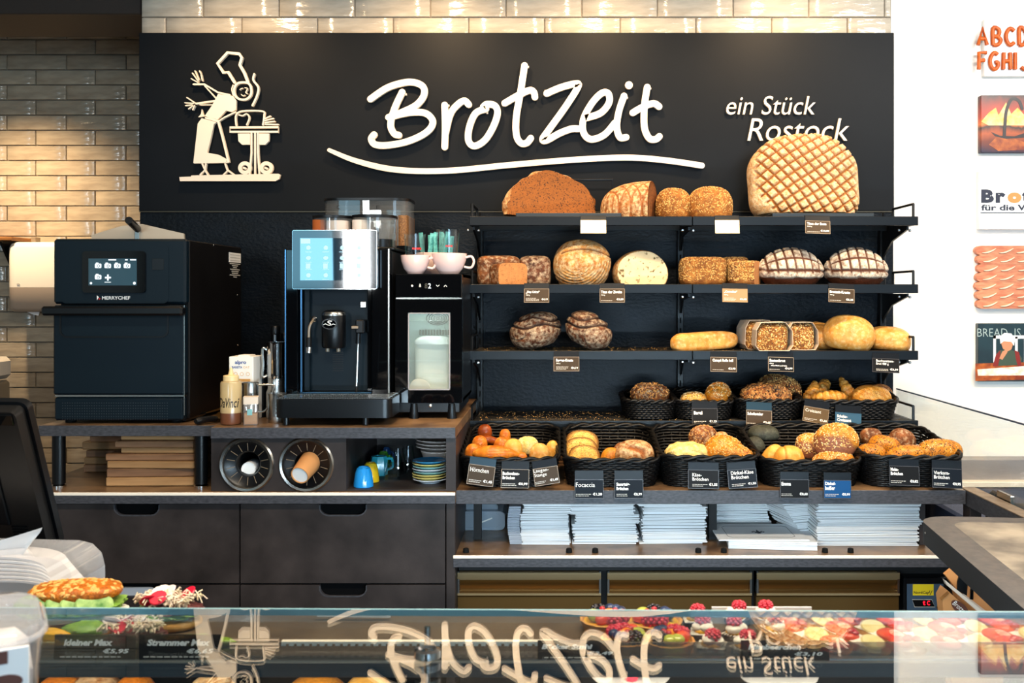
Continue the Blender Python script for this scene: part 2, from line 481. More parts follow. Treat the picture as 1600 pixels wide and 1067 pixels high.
def sc_slash(lines, w=.006):
    """single cuts: (x0,y0,x1,y1) in the top view, metres"""
    def f(p, u):
        g = np.zeros(len(p))
        for x0, y0, x1, y1 in lines:
            d = np.array((x1 - x0, y1 - y0)); L = np.hypot(*d); d = d / L
            q = p[:, :2] - np.array((x0, y0)); s = np.clip(q @ d, 0, L)
            r = np.hypot(q[:, 0] - s * d[0], q[:, 1] - s * d[1])
            g = np.maximum(g, sstep(w, w * .3, r) * (u[:, 2] > .1))
        return g
    return f
# ---------------------------------------------------------------- materials
mat('tile_glaze', '#b3a48d', .16, spec=.6, col2='#9a8b77', vscale=7, stretch=(1, 1, 5), bump=.22, bscale=9, bdist=.02, objvar=.07, bstretch=(.7, 1, 3.2))
mat('tile_glaze_pale', '#c9c0b0', .12, spec=.7, col2='#b0a798', vscale=7, stretch=(1, 1, 5), bump=.25, bscale=9, bdist=.02, objvar=.06, bstretch=(.7, 1, 3.2))
mat('grout', '#978c7e', .9)
mat('panel_black', '#0d1116', .5, spec=.13, col2='#101419', vscale=5, bump=.12, bscale=160, bdist=.001, lo=.3, hi=.75)
mat('panel_lower', '#060b11', .4, spec=.16, col2='#08101a', vscale=6, bump=.5, bscale=55, bdist=.004, stretch=(1, 1, 1.6))
mat('seam', '#4a4438', .4, .6)
mat('cream', '#f3e6d3', .45)
mat('plaster_white', '#f3efe8', .8, bump=.05, bscale=120)
mat('wall_paint', '#b9b2a8', .85)
mat('ceiling_dark', '#2a211b', .7)
mat('floor_stone', '#4c463f', .5, col2='#3d3934', vscale=6)
mat('laminate', '#3a3633', .38, spec=.45, col2='#25221f', vscale=14, bump=.15, bscale=150, bdist=.001)
mat('laminate_front', '#3f3735', .5, spec=.3, col2='#1b1615', vscale=7, bump=.15, bscale=160, bdist=.001, lo=.25, hi=.75)
mat('laminate_edge', '#45454a', .5, col2='#2f2f34', vscale=60, stretch=(1, 1, 3), bump=.15, bscale=300, bdist=.0007)
mat('laminate_top', '#8a6c4e', .3, spec=.5, col2='#5b4431', vscale=11, bump=.1, bscale=90, bdist=.0008)
mat('bright_trim', '#fff2df', .35)
mat('void_black', '#050506', .8, spec=.1)
mat('stone_grey', '#8d888a', .5, col2='#a19a98', vscale=4, stretch=(1, 1, 3))
mat('rack_black', '#090a0b', .38, spec=.28, bump=.1, bscale=400, bdist=.0005)
mat('rack_rail', '#060b11', .36, spec=.22)
mat('crumbs', '#c79a5a', .9)
mat('oven_navy', '#04141d', .45, spec=.22, bump=.06, bscale=500, bdist=.0004)
mat('oven_side', '#080606', .5, spec=.2)
mat('black_gloss', '#050608', .03, spec=.5)
mat('black_satin', '#07090c', .32, spec=.35)
mat('black_matte', '#0a0a0b', .6, spec=.35)
mat('vent_grey', '#2c3338', .5)
mat('rubber', '#0a0a0a', .8, spec=.2)
mat('steel', '#b9b7b2', .25, 1, bump=.04, bscale=60, stretch=(1, 1, 40), bdist=.0005)
mat('steel_fridge', '#77592f', .34, .75, bump=.03, bscale=60, stretch=(40, 1, 1), bdist=.0004)
mat('lip_highlight', '#a48c66', .35, .6)  # lighter copy of the drawer steel, highlight put into the lip colour
mat('chrome', '#d9d9d9', .08, 1)
mat('edge_blue_sheen', '#4f86b8', .2, .6)  # steel strips coloured blue, the reflected blue light is painted in
mat('screen_black', '#04080c', .03, spec=.8, coat=.6)
mat('screen_active', '#0c2a3a', .02, spec=1.0, ior=2.2)
mat('screen_oven', '#2c4652', .12, spec=.6, emit=.22)
mat('icon_white', '#dfe9ef', .5, emit=.75)
mat('icon_pale', '#a9cfe0', .5, emit=.30)
mat('led_red', '#ff1028', .5, emit=2.2)
mat('white_ink', '#f4f1ea', .6)
mat('grey_ink', '#b9b5ac', .6)
mat('label_white', '#ece8e0', .5)
mat('red_plastic', '#c81f1c', .4)
mat('yellow_label', '#d9a92c', .4)
mat('bottle_lower', '#7a4a30', .3, spec=.4)
mat('bottle_wax', '#e6c891', .35, spec=.4)
mat('caramel', '#6b3f28', .3)
mat('carton_white', '#efe9de', .5)
mat('ink_blue', '#2b4b8f', .5)
mat('ink_tan', '#dba763', .5)
mat('ink_black', '#17120f', .5)
mat('pink_cup', '#f0cdc4', .22, spec=.6)
mat('cup_inside', '#f2e6de', .3)
mat('cup_blue', '#1f8fd8', .15, spec=.6)
mat('cup_yellow', '#d8b21a', .15, spec=.6)
mat('cup_teal', '#2c9aa8', .15, spec=.6)
mat('cup_green', '#4f9a2e', .15, spec=.6)
mat('cup_dark_blue', '#24508c', .15, spec=.6)
mat('saucer_blue', '#2f86b8', .2, spec=.6)
mat('saucer_yellow', '#d6c878', .2)
mat('saucer_white', '#cfd6dc', .2)
mat('saucer_teal', '#7fb3b3', .2)
mat('kraft', '#c68a52', .7, bump=.1, bscale=300, bdist=.0005)
mat('paper_white', '#f4f2ee', .7)
mat('bag_white', '#eef1f3', .75, objvar=.06)
mat('bag_grey', '#a9b1bd', .7, objvar=.05)
mat('bag_print', '#3a4250', .7)
mat('wrap_paper', '#dccbb8', .7, bump=.15, bscale=90)
mat('plank_wood', '#b98d5c', .6, col2='#8a6038', vscale=12, stretch=(.25, 1, 3), bump=.2, bscale=60, objvar=.22, lo=.3, hi=.7)
mat('plank_dark', '#946a48', .6, col2='#5c3c26', vscale=12, stretch=(.25, 1, 3), bump=.2, bscale=60, objvar=.2)
mat('wood_warm', '#a56f35', .5, col2='#7a4c22', vscale=10, stretch=(.3, 1, 3))
mat('wicker', '#080707', .45, spec=.3, objvar=.1)
mat('slate', '#0e1a24', .4, spec=.5, bump=.1, bscale=80)
mat('holder_dark', '#090c11', .35, spec=.2)
mat('holder_blue', '#16303f', .35, spec=.25)
mat('card_brown', '#3a2c1c', .5, spec=.2)
mat('card_tan_glare', '#94744a', .45)  # brown card lightened to tan, reflection put into the colour
mat('card_olive', '#55432a', .5, spec=.2)
mat('card_cream_glare', '#f3deb6', .5)  # glare that washes out the card, painted as plain cream
mat('card_black', '#0e0d0d', .5, spec=.15)
mat('card_navy', '#0b1119', .5, spec=.15)
mat('card_blue', '#0a4474', .5, spec=.2)
mat('card_steel_blue', '#2c5068', .5, spec=.2)
mat('card_frame', '#8a7862', .35, spec=.6)
mat('card_frame_dark', '#3a3432', .35, spec=.6)
mat('tray_grey', '#6a6258', .55, col2='#b3a590', vscale=7, bump=.2, bscale=120, bdist=.001, lo=.42, hi=.72)
mat('rail_wood_lit', '#94806a', .45, col2='#7a6856', vscale=30)  # tan highlight along the rail top, put into the wood colour
mat('tray_side', '#1b1918', .6, spec=.3)
mat('tray_rim', '#4b4744', .5, col2='#5d5650', vscale=40)
mat('weave_blue', '#3a4560', .8, col2='#222a3c', vscale=300)
mat('towel_grey', '#a39384', .35, spec=.5)
mat('towel_white', '#ece4d6', .3, spec=.5)
mat('metal_beige', '#c3b29c', .4, .35, bump=.05, bscale=30)
mat('beans', '#5a3a1e', .5, col2='#8a6034', vscale=220, bump=.8, bscale=220, bdist=.006)
mat('cocoa', '#a8541a', .8)
mat('milk_powder', '#e9dcd3', .8)
mat('fridge_inside', '#b9c4bd', .6)
mat('milk', '#e2ddd0', .35)
mat('sachet_teal', '#0d686c', .35, col2='#5fb0ae', vscale=60, objvar=.15)
mat('yellow_sign', '#c9b416', .5)
mat('panel_blue_grey', '#34475a', .4)
mat('pos_black', '#0c0b0b', .4, spec=.45, bump=.1, bscale=600, bdist=.0003)
mat('napkin', '#f6f4f2', .8, bump=.1, bscale=40)
mat('napkin_shade', '#e6e0dc', .8)
mat('brown_ink', '#5a3022', .6)
glassmat('glass', (.97, .99, .98, 1), 1.5)
glassmat('glass_top', (.93, .96, .95, 1), 1.75)
glassmat('glass_pane', (.95, .98, .98, 1), 1.45)
glassmat('hopper_clear', (.90, .90, .88, 1), 1.5, haze=.10, hazecol=(.7, .72, .72, 1))
glassmat('jar_clear', (.93, .9, .87, 1), 1.5, haze=.12, hazecol=(.85, .75, .68, 1))
glassmat('bottle_clear', (.95, .86, .66, 1), 1.45, .15, haze=.5, hazecol=(.83, .62, .32, 1))
glassmat('box_clear', (.93, .94, .96, 1), 1.5, .05, haze=.25, hazecol=(.85, .87, .92, 1))
glassmat('film', (.90, .95, 1, 1), 1.5, .08, haze=.45, hazecol=(.62, .74, .86, 1))
glassmat('door_glass', (.93, .96, .95, 1), 1.5, haze=.10, hazecol=(.7, .8, .76, 1))
glassmat('rail_clear', (.72, .70, .67, 1), 1.45, .1, haze=.25, hazecol=(.30, .28, .25, 1))
glassmat('tumbler', (.93, .96, .97, 1), 1.55)
mat('glass_edge', '#9fd0dc', .1, spec=.8)
mat('deck', '#6b5a48', .35, spec=.4, col2='#54463a', vscale=9)
mat('deck_lip', '#3c464c', .35)

# ---------------------------------------------------------------- the setting
PT, PB = 4.30, 4.31                                      # front of the upper and the lower black wall panel
WL, WR = X(217, PT), X(1397, PT)
floor_ = struct('floor', G().box((-4.6, -4.1, -.1), (4.2, 5.6, 0)), 'floor_stone')
struct('ceiling', G().box((-4.6, -4.1, 3.2), (4.2, 5.6, 3.3)), 'wall_paint')
wall_back = struct('wall_back', G().box((WL, 4.345, 0), (WR, 4.55, 3.2)), 'grout')
wall_niche = struct('wall_left', G().box((-4.6, 5.41, 0), (WL + .3, 5.6, 3.2)), 'grout')
struct('wall_right', G().box((WR, 4.34, 0), (4.2, 4.55, 3.2)), 'plaster_white')
struct('wall_side_left', G().box((-4.6, -4, 0), (-4.45, 5.41, 3.2)), 'wall_paint')
struct('wall_side_right', G().box((4.05, -4, 0), (4.2, 4.34, 3.2)), 'plaster_white')
g = G()                                                  # shop front: solid wall with window openings
xs = [-4.6, -3.83, -2.48, -2.36, -2.08, .6, 3.4, 4.2]
for i in range(7):
    if i in (1, 3, 5): g.box((xs[i], -4.1, 0), (xs[i + 1], -4, 1.6 if i < 5 else .3)); g.box((xs[i], -4.1, 3.05), (xs[i + 1], -4, 3.2))
    else: g.box((xs[i], -4.1, 0), (xs[i + 1], -4, 3.2))
struct('wall_rear', g, 'ceiling_dark')
for n, i in ((1, 1), (2, 3), (3, 5)):
    zb0 = 1.6 if i < 5 else .3
    wdw = struct('window_%d' % n, G().box((xs[i], -4.08, zb0), (xs[i + 1], -4.06, 3.05)), 'glass')
    f = G()
    for a, b in (((xs[i], zb0), (xs[i + 1], zb0 + .06)), ((xs[i], 2.99), (xs[i + 1], 3.05)), ((xs[i], zb0 + .06), (xs[i] + .04, 2.99)), ((xs[i + 1] - .04, zb0 + .06), (xs[i + 1], 2.99))):
        f.box((a[0], -4.05, a[1]), (b[0], -4, b[1]))
    part('window_frame', f, 'black_matte', wdw)
struct('trim_1', G().box((-4.45, 4.36, Z(22, 4.36)), (X(220, 4.36), 4.75, 3.2), .004), 'ceiling_dark')
struct('trim_2', G().box((WR, 4.25, Z(752, 4.25)), (3.2, 4.34, Z(718, 4.25)), .003), 'stone_grey')
struct('trim_3', G().box((WR, 4.20, Z(762, 4.2)), (3.2, 4.34, Z(753, 4.2)), .003), 'bright_trim')
# the black wall cladding
up = solo('sign_panel', G().box((WL, PT, Z(330, PT) + .002), (WR, 4.345, Z(51, PT)), .002), 'panel_black', 'large black upper wall panel that carries the cream lettering', 'panel')
lo_ = solo('backsplash_panel', G().box((WL, PB, .6), (WR, 4.345, Z(331, PB) - .002), .002), 'panel_lower', 'dark textured lower wall panel behind the bread rack and the coffee machine', 'panel')
part('seam_strip', G().box((WL, PT + .004, Z(330, PT) - .004), (WR, 4.33, Z(330, PT) + .002)), 'seam', lo_)
# glazed wall tiles, each its own piece
def tilemesh(w, h, m):
    g = G(); r = random.Random(int(w * 1e4))
    c = .004; nx, nz = 4, 2
    fr = {}
    for i in range(nx + 1):
        for j in range(nz + 1):
            fr[i, j] = len(g.v); e = 1 if 0 < i < nx and 0 < j < nz else 0
            g.v.append((-w / 2 + c + (w - 2 * c) * i / nx, -.011 + e * r.uniform(-.0015, .001), -h / 2 + c * .6 + (h - 1.2 * c) * j / nz))
    for i in range(nx):
        for j in range(nz): g.f.append((fr[i, j], fr[i + 1, j], fr[i + 1, j + 1], fr[i, j + 1]))
    ring = [(i, 0) for i in range(nx)] + [(nx, j) for j in range(nz)] + [(i, nz) for i in range(nx, 0, -1)] + [(0, j) for j in range(nz, 0, -1)]
    n0 = len(g.v)
    for i, j in ring:
        g.v.append((-w / 2 + w * i / nx, -.007, -h / 2 + h * j / nz))
    n1 = len(g.v)
    for k in range(len(ring)):
        p = g.v[n0 + k]; g.v.append((p[0], 0, p[2]))
    L = len(ring)
    for k in range(L):
        l = (k + 1) % L
        g.f.append((fr[ring[k]], n0 + k, n0 + l, fr[ring[l]])[::-1] if False else (fr[ring[l]], fr[ring[k]], n0 + k, n0 + l))
        g.f.append((n0 + l, n0 + k, n1 + k, n1 + l))
    return mesh_of('tile', g.v, g.f, m, 50)
def tiles(parent, y, x0, x1, rows, joint_px, w, h, m, gap=.004):
    cache = {}
    for zc, off in rows:
        x = X(joint_px[off], y)
        while x > x0: x -= w
        while x < x1 - .004:
            a, b = max(x, x0), min(x + w, x1); x += w
            if b - a < .02: continue
            key = round(b - a, 3)
            if key not in cache: cache[key] = tilemesh(key - gap, h - gap, m)
            o = bpy.data.objects.new('tile', cache[key]); COL.objects.link(o); o.parent = parent
            o.location = ((a + b) / 2, y + random.uniform(-.001, .001), zc)
            o.rotation_euler = (random.gauss(0, .004), 0, random.gauss(0, .004))
TN = 5.405
rows = [(Z(50.7 + 23.6 * k, TN), k % 2) for k in range(-2, 31)]
tiles(wall_niche, TN, -3.25, WL - .42, rows, (105, 57), S(93, TN), S(23.6, TN), 'tile_glaze')
TB = 4.345
hb = S(29, TB)
tiles(wall_back, TB, X(222, TB), WR, [(Z(28, TB) + hb * (k + .5), k % 2) for k in (-1, 0, 1, 2)], (437, 379), S(118, TB), hb, 'tile_glaze_pale')
# ---------------------------------------------------------------- sign lettering and emblem
YS0, YS1 = PT - .03, PT - .014
sign = thing('shop_sign', 'large cream handwritten shop name with a long swoosh on the black panel', 'sign', (X(800, PT), PT, Z(250, PT)))
def zp(pts, ox=480, oy=40, k=.4): return [(X(ox + a * k, PT), Z(oy + b * k, PT)) for a, b in pts]
LW = S(10.3, PT)
def letter(strokes, dots=(), w=LW, par=None, name='letter', **kw):
    g = G(); par = par or sign
    for s in strokes:
        closed = s[0] == 'c'
        if closed: s = s[1:]
        g.ribbon(spline([Vector((a, b)) for a, b in zp(s, **kw)], 7, closed), w, YS0 - random.random() * 4e-4, YS1, closed)
    for a, b, r in dots:
        (cx, cz), = zp([(a, b)], **kw); g.prism(circ(cx, cz, S(r, PT)), YS0, YS1)
    for px, sgn in ((0, 0),):
        v = g.v[0]; g.box((v[0] - .004, YS1, v[2] - .004), (v[0] + .004, PT, v[2] + .004))     # stand-off stud
    return part(name, g, 'cream', par, w=True)
letter([[(375, 265), (345, 330), (330, 390), (343, 425), (362, 432)], [(252, 292), (320, 247), (400, 226), (452, 240), (460, 275), (430, 315), (370, 345), (322, 363)],
        [(326, 362), (400, 345), (465, 347), (494, 380), (470, 420), (400, 455), (320, 471), (270, 468), (255, 447), (266, 430)]])
letter([[(540, 315), (542, 400), (540, 478)], [(543, 425), (562, 350), (592, 312), (617, 299), (633, 313)]])
letter([[(700, 330), (660, 347), (636, 400), (632, 452), (655, 474), (695, 452), (728, 400), (745, 347), (735, 318), (705, 312), (690, 322)]])
letter([[(850, 162), (835, 260), (818, 360), (818, 430), (835, 462), (858, 462), (874, 444)], [(773, 308), (830, 275), (870, 258), (886, 266), (890, 284)]])
letter([[(936, 270), (990, 247), (1045, 233), (1058, 243), (1010, 320), (945, 410), (920, 447), (935, 452), (985, 425), (1030, 408), (1058, 407)]])
letter([[(1085, 366), (1145, 346), (1178, 305), (1174, 270), (1148, 270), (1110, 310), (1078, 372), (1080, 425), (1110, 448), (1160, 430), (1200, 385)]])
letter([[(1236, 280), (1216, 340), (1208, 400), (1220, 440), (1244, 440)]], [(1255, 238, 6)])
letter([[(1326, 246), (1315, 320), (1315, 400), (1333, 443), (1358, 448), (1373, 437)], [(1270, 345), (1310, 322), (1350, 309), (1372, 321)]])
sw = spline([Vector(p) for p in zp([(92, 490), (200, 533), (350, 566), (550, 570), (800, 547), (1050, 527), (1250, 519), (1400, 530), (1538, 550)])], 8)
g = G(); g.ribbon(sw, [S(6 + 3 * min(1, i / 12), PT) for i in range(len(sw))], YS0, YS1)
for i in (8, 30, 55): g.box((sw[i].x - .004, YS1, sw[i].y - .004), (sw[i].x + .004, PT, sw[i].y + .004))
part('swoosh', g, 'cream', sign, w=True)

tl = thing('slogan_sign', 'cream italic slogan in two lines above the giant loaf', 'sign', (X(1228, PT), PT, Z(220, PT)))
for s, x0, x1, yb, yt in (('ein Stück', 1134, 1273, 180, 151), ('Rostock', 1167, 1325, 221, 186)):
    part('lettering', textg(s, X(x0, PT), Z(yb, PT), S(x1 - x0, PT), S(yb - yt, PT), PT - .004, .012, shear=.22, res=4, bold=-.004), 'cream', tl, w=True)

em = thing('baker_emblem', 'cream cut-out emblem of a baker in a tall hat beside a small table', 'emblem', (X(365, PT), PT, Z(283, PT)))
def q(pts): return zp(pts, 260, 60, .225)
def poly(g, pts, dy=0): g.prism(q(pts), YS0 - dy, YS1)
def rib(g, pts, w, closed=False, sm=True, dy=0):
    p = [Vector(a) for a in q(pts)]
    g.ribbon(spline(p, 5, closed) if sm else p, S(w * .225, PT), YS0 - dy - random.random() * 3e-4, YS1, closed)
g = G(); poly(g, [(108, 968), (188, 965), (190, 957), (790, 945), (805, 952), (795, 983), (772, 996), (112, 996)])
g.box((X(300, PT), YS1, Z(281, PT)), (X(310, PT), PT, Z(279, PT))); g.box((X(420, PT), YS1, Z(281, PT)), (X(430, PT), PT, Z(279, PT)))
part('ground_bar', g, 'cream', em, w=True)
g = G()
rib(g, [(488, 315), (445, 245), (412, 248), (370, 185), (440, 110), (520, 118), (538, 145), (524, 195), (556, 250), (580, 312)], 19, sm=False)
part('hat', g, 'cream', em, w=True)
g = G(); rib(g, [(490, 345), (520, 318), (575, 318), (600, 345), (602, 397), (568, 432), (516, 428), (488, 395)], 15, True)
rib(g, [(478, 335), (470, 365), (480, 405)], 8); rib(g, [(525, 366), (535, 358), (546, 356)], 5); rib(g, [(560, 352), (578, 358), (566, 385), (576, 392)], 6); rib(g, [(535, 398), (545, 408), (560, 403)], 5)
part('head', g, 'cream', em, w=True)
g = G(); poly(g, [(375, 395), (480, 410), (500, 440), (498, 505), (470, 520), (430, 510), (372, 572), (288, 540), (330, 480), (352, 440)])
rib(g, [(290, 545), (380, 582), (420, 556), (495, 520)], 10, sm=False)
part('torso', g, 'cream', em, w=True)
g = G()
rib(g, [(455, 402), (375, 385), (280, 328), (205, 328)], 12, sm=False); rib(g, [(360, 425), (282, 338)], 8, sm=False)
for a in ([(236, 316), (190, 290)], [(238, 306), (198, 252)], [(242, 296), (216, 236)], [(266, 303), (258, 262)], [(256, 254), (247, 236)]): rib(g, a, 8, sm=False)
part('arm', g, 'cream', em, w=True)
g = G()
rib(g, [(372, 440), (225, 462)], 13, sm=False); rib(g, [(362, 470), (250, 470)], 7, sm=False)
for a in ([(225, 462), (160, 420)], [(205, 460), (146, 456)], [(195, 470), (152, 476)], [(200, 478), (172, 498)], [(212, 476), (200, 504)]): rib(g, a, 8, sm=False)
part('arm', g, 'cream', em, w=True)
g = G(); poly(g, [(262, 500), (272, 535), (288, 548), (238, 556), (258, 532)]); part('bow', g, 'cream', em, w=True)
g = G(); poly(g, [(262, 562), (365, 590), (345, 605), (325, 700), (300, 800), (380, 815), (440, 848), (425, 866), (205, 868), (235, 600)])
rib(g, [(375, 582), (412, 720), (446, 862)], 15); rib(g, [(290, 560), (375, 585)], 12, sm=False); rib(g, [(210, 870), (440, 866)], 9, sm=False)
part('apron', g, 'cream', em, w=True)
g = G()
for a in ([(266, 878), (284, 920), (252, 952)], [(284, 920), (304, 952)], [(424, 878), (440, 925), (412, 954)], [(440, 920), (492, 958)], [(290, 878), (284, 920)]): rib(g, a, 11, sm=False)
part('feet', g, 'cream', em, w=True)
g = G(); rib(g, [(624, 258), (618, 300), (652, 350), (642, 410), (612, 474)], 13); part('steam', g, 'cream', em, w=True)
g = G(); rib(g, [(500, 612), (498, 545), (540, 514), (680, 514), (692, 545), (684, 608)], 11); rib(g, [(520, 540), (545, 545), (572, 532), (590, 560), (572, 608)], 9)
for a in ([(700, 604), (790, 606)], [(700, 592), (765, 584)], [(700, 578), (755, 564)], [(700, 565), (735, 548)]): rib(g, a, 9, sm=False)
part('bread_outline', g, 'cream', em, w=True)
g = G(); rib(g, [(455, 626), (790, 624), (790, 656), (455, 656)], 14, True, False)
poly(g, [(512, 668), (596, 668), (596, 745), (540, 745), (515, 720)]); poly(g, [(658, 668), (728, 668), (725, 720), (700, 745), (658, 745)])
for x in (605, 630, 650): rib(g, [(x, 665), (x, 800), (x + (x - 630) * .5, 948)], 12, sm=False)
for cx in (560, 708):
    rib(g, [(cx + 34 * math.cos(a), 905 + 32 * math.sin(a)) for a in [i * .7 for i in range(9)]], 26, True); rib(g, [(cx - 8, 905), (cx + 6, 910)], 14)
part('pedestal_table', g, 'cream', em, w=True)

# ---------------------------------------------------------------- prints on the white wall
YW = 4.34
def canvas(label, px0, py0, py1, m, px1=1760, d=.03):
    t = thing('canvas_print', label, 'picture', (X((px0 + px1) / 2, YW), YW, Z(py1, YW)))
    part('canvas', G().box((X(px0, YW), YW - d, Z(py1, YW)), (X(px1, YW), YW, Z(py0, YW)), .002), m, t, w=True)
    return t
mat('canvas_white', '#f7f6f3', .7); mat('biscuit', '#d2600f', .5, col2='#b44c0a', vscale=40, bump=.3, bscale=80)
mat('print_orange', '#f08a4b', .6); mat('print_navy', '#1d2438', .6)
t = canvas('white picture with orange biscuit letters of the alphabet', 1534, 32, 121, 'canvas_white')
YP = YW - .03
BL = {'A': [[(0, 0), (.5, 1), (1, 0)], [(.22, .38), (.78, .38)]], 'B': [[(.1, 0), (.1, 1), (.7, .95), (.8, .72), (.6, .54), (.15, .52)], [(.6, .52), (.95, .3), (.7, .03), (.1, 0)]], 'C': [[(.95, .85), (.5, 1), (.1, .7), (.1, .3), (.5, 0), (.95, .15)]],
      'D': [[(.1, 0), (.1, 1), (.6, .95), (.95, .5), (.6, .04), (.1, 0)]], 'E': [[(.9, 1), (.1, 1), (.1, 0), (.9, 0)], [(.1, .5), (.75, .5)]], 'F': [[(.95, 1), (.1, 1), (.1, 0)], [(.1, .52), (.75, .55)]],
      'G': [[(.9, .88), (.5, 1), (.1, .65), (.12, .25), (.5, 0), (.9, .15), (.92, .42), (.6, .42)]], 'H': [[(.1, 0), (.15, 1)], [(.9, 0), (.85, 1)], [(.15, .5), (.85, .5)]], 'I': [[(.5, 0), (.5, 1)]], 'J': [[(.8, 1), (.75, .2), (.45, 0), (.1, .15)]]}
for row, yb, yt in (('ABCDE', 71, 45), ('FGHIJ', 109, 83)):
    for i, ch in enumerate(row):
        px = (1527, 1549, 1570, 1590, 1611)[i] if row[0] == 'A' else (1527, 1545, 1565, 1582, 1593)[i]
        w_ = 6 if ch == 'I' else 14; g = G()
        for st in BL[ch]:
            pts = [Vector((X(px + a * w_, YP), YP - .007, Z(yb + (yt - yb) * b_, YP))) for a, b_ in st]
            if ch not in 'AEFHI': pts = spline(pts, 4)
            g.tube(pts, S(3.1, YP), 8)
        part('biscuit_letter', g, 'biscuit', t, w=True, smooth=60)
# open fire with a poker and loaves: a printed picture
m, nt, b = base('print_fire')
co = N(nt, 'ShaderNodeTexCoord').outputs['Object']
sx = N(nt, 'ShaderNodeSeparateXYZ'); nt.links.new(co, sx.inputs[0])
cr = N(nt, 'ShaderNodeValToRGB')
for i, (p, c) in enumerate(((0, '#1c1030'), (.2, '#6a2408'), (.34, '#a84a18'), (.44, '#160a10'), (.52, '#e8761c'), (.66, '#b8300a'), (1, '#2a0604'))):
    e = cr.color_ramp.elements[i] if i < 2 else cr.color_ramp.elements.new(p)
    e.position = p; e.color = C(c)
ad = N(nt, 'ShaderNodeMath', operation='MULTIPLY_ADD'); ad.inputs[1].default_value = .34
mr = ramp(nt, sx.outputs[2], 0, .25)
nt.links.new(noise(nt, co, 16, 5, (1, 1, .45)), ad.inputs[0]); nt.links.new(mr, ad.inputs[2])
sb = N(nt, 'ShaderNodeMath', operation='SUBTRACT'); nt.links.new(ad.outputs[0], sb.inputs[0]); sb.inputs[1].default_value = .17
nt.links.new(sb.outputs[0], cr.inputs[0]); nt.links.new(cr.outputs[0], b.inputs['Base Color']); b.inputs['Roughness'].default_value = .35
mat('print_dark', '#190d14', .4); mat('print_loaf', '#b8601c', .4, col2='#7a2c0c', vscale=30); mat('print_flame', '#f0a838', .4, col2='#ffd890', vscale=30)
t = canvas('picture of a wood fire with an iron poker over loaves', 1528, 151, 240, 'print_fire')
def flat(t, pts, m, d=.0006, name='printed_shape', y=YW):
    part(name, G().prism([(X(a, y - .03), Z(b, y - .03)) for a, b in pts], y - .03 - d, y - .03), m, t, w=True)
flat(t, [(1533, 190), (1545, 176), (1556, 168), (1560, 180), (1572, 160), (1580, 178), (1590, 168), (1604, 184), (1600, 196), (1545, 196)], 'print_flame')
flat(t, [(1545, 226), (1556, 215), (1575, 213), (1600, 222), (1600, 234), (1560, 236)], 'print_loaf', .0008)
flat(t, [(1548, 206), (1562, 212), (1585, 213), (1600, 208), (1600, 215), (1572, 217), (1555, 213)], 'print_dark', .001)
g = G(); g.ribbon(spline([Vector((X(a, YP), Z(b, YP))) for a, b in ((1569, 214), (1570, 195), (1572, 175), (1577, 160), (1583, 154), (1592, 158), (1597, 170))], 5), S(5, YP), YP - .0012, YP)
part('printed_poker', g, 'print_dark', t, w=True)
t = canvas('white picture with bold navy and orange lettering', 1526, 268, 359, 'canvas_white')
for s, x0, x1, yb, yt, mm, bo in (('B', 1533, 1553, 317, 296, 'print_navy', .06), ('r', 1555.5, 1571, 317, 301, 'print_navy', .06), ('o', 1574, 1596, 317.5, 300.5, 'print_orange', .08), ('t', 1597, 1608, 317, 296, 'print_navy', .05), ('zeit', 1609, 1660, 317, 296, 'print_navy', .05), ('für die Welt', 1533, 1632, 329, 319.5, 'print_navy', .03)):
    part('lettering', textg(s, X(x0, YP), Z(yb, YP), S(x1 - x0, YP), S(yb - yt, YP), YP, .0006, bold=bo, res=3), mm, t, w=True)
part('underline', G().box((X(1532, YP), YP - .0006, Z(333.4, YP)), (X(1650, YP), YP, Z(332, YP))), 'print_navy', t, w=True)
# seven baguettes, cut out
mat('baguette_print', '#b8684a', .5, col2='#cc8a66', vscale=22, stretch=(1, 1, 4), bump=.2, bscale=60)
t = thing('canvas_print', 'cut-out picture of seven baguettes stacked on one another', 'picture', (X(1640, YW), YW, Z(484, YW)))
for k in range(7):
    yc = 391.5 + k * 13.9; x0 = 1520 + (0, 2, 3, 1, 0, 1, 2)[k]
    p_ = [(x0 + 8 * (1 - math.cos(a * math.pi / 6)), yc - 7.2 * math.sin(a * math.pi / 6 + .0)) for a in range(-3, 4)]
    p_ = [(x0 + 9 - 9 * math.cos(a * math.pi / 10), yc + 7.1 * math.sin(a * math.pi / 10)) for a in range(-5, 6)]
    g = G().prism([(X(a, YW), Z(b, YW)) for a, b in [(1760, yc - 7.1)] + p_ + [(1760, yc + 7.1)]], YW - .028 - .0015 * (k % 2), YW)
    bt = part('baguette', g, 'baguette_print', t, w=True)
    g = G()
    for i in range(3):
        xa = x0 + 14 + i * 27; g.ribbon(spline([Vector((X(xa + u * 20, YP), Z(yc + 3.5 - 6 * u + 2 * math.sin(u * 3), YP))) for u in (0, .4, .8, 1.1)], 4), [S(.5 + 1.5 * math.sin(j / 12 * 3.14), YP) for j in range(13)], YP - .0035, YP + .004, cap=False)
    mat_n = 'baguette_scar'
    if mat_n not in M: mat(mat_n, '#f3d2b6', .6)
    part('score', g, mat_n, bt, w=True)
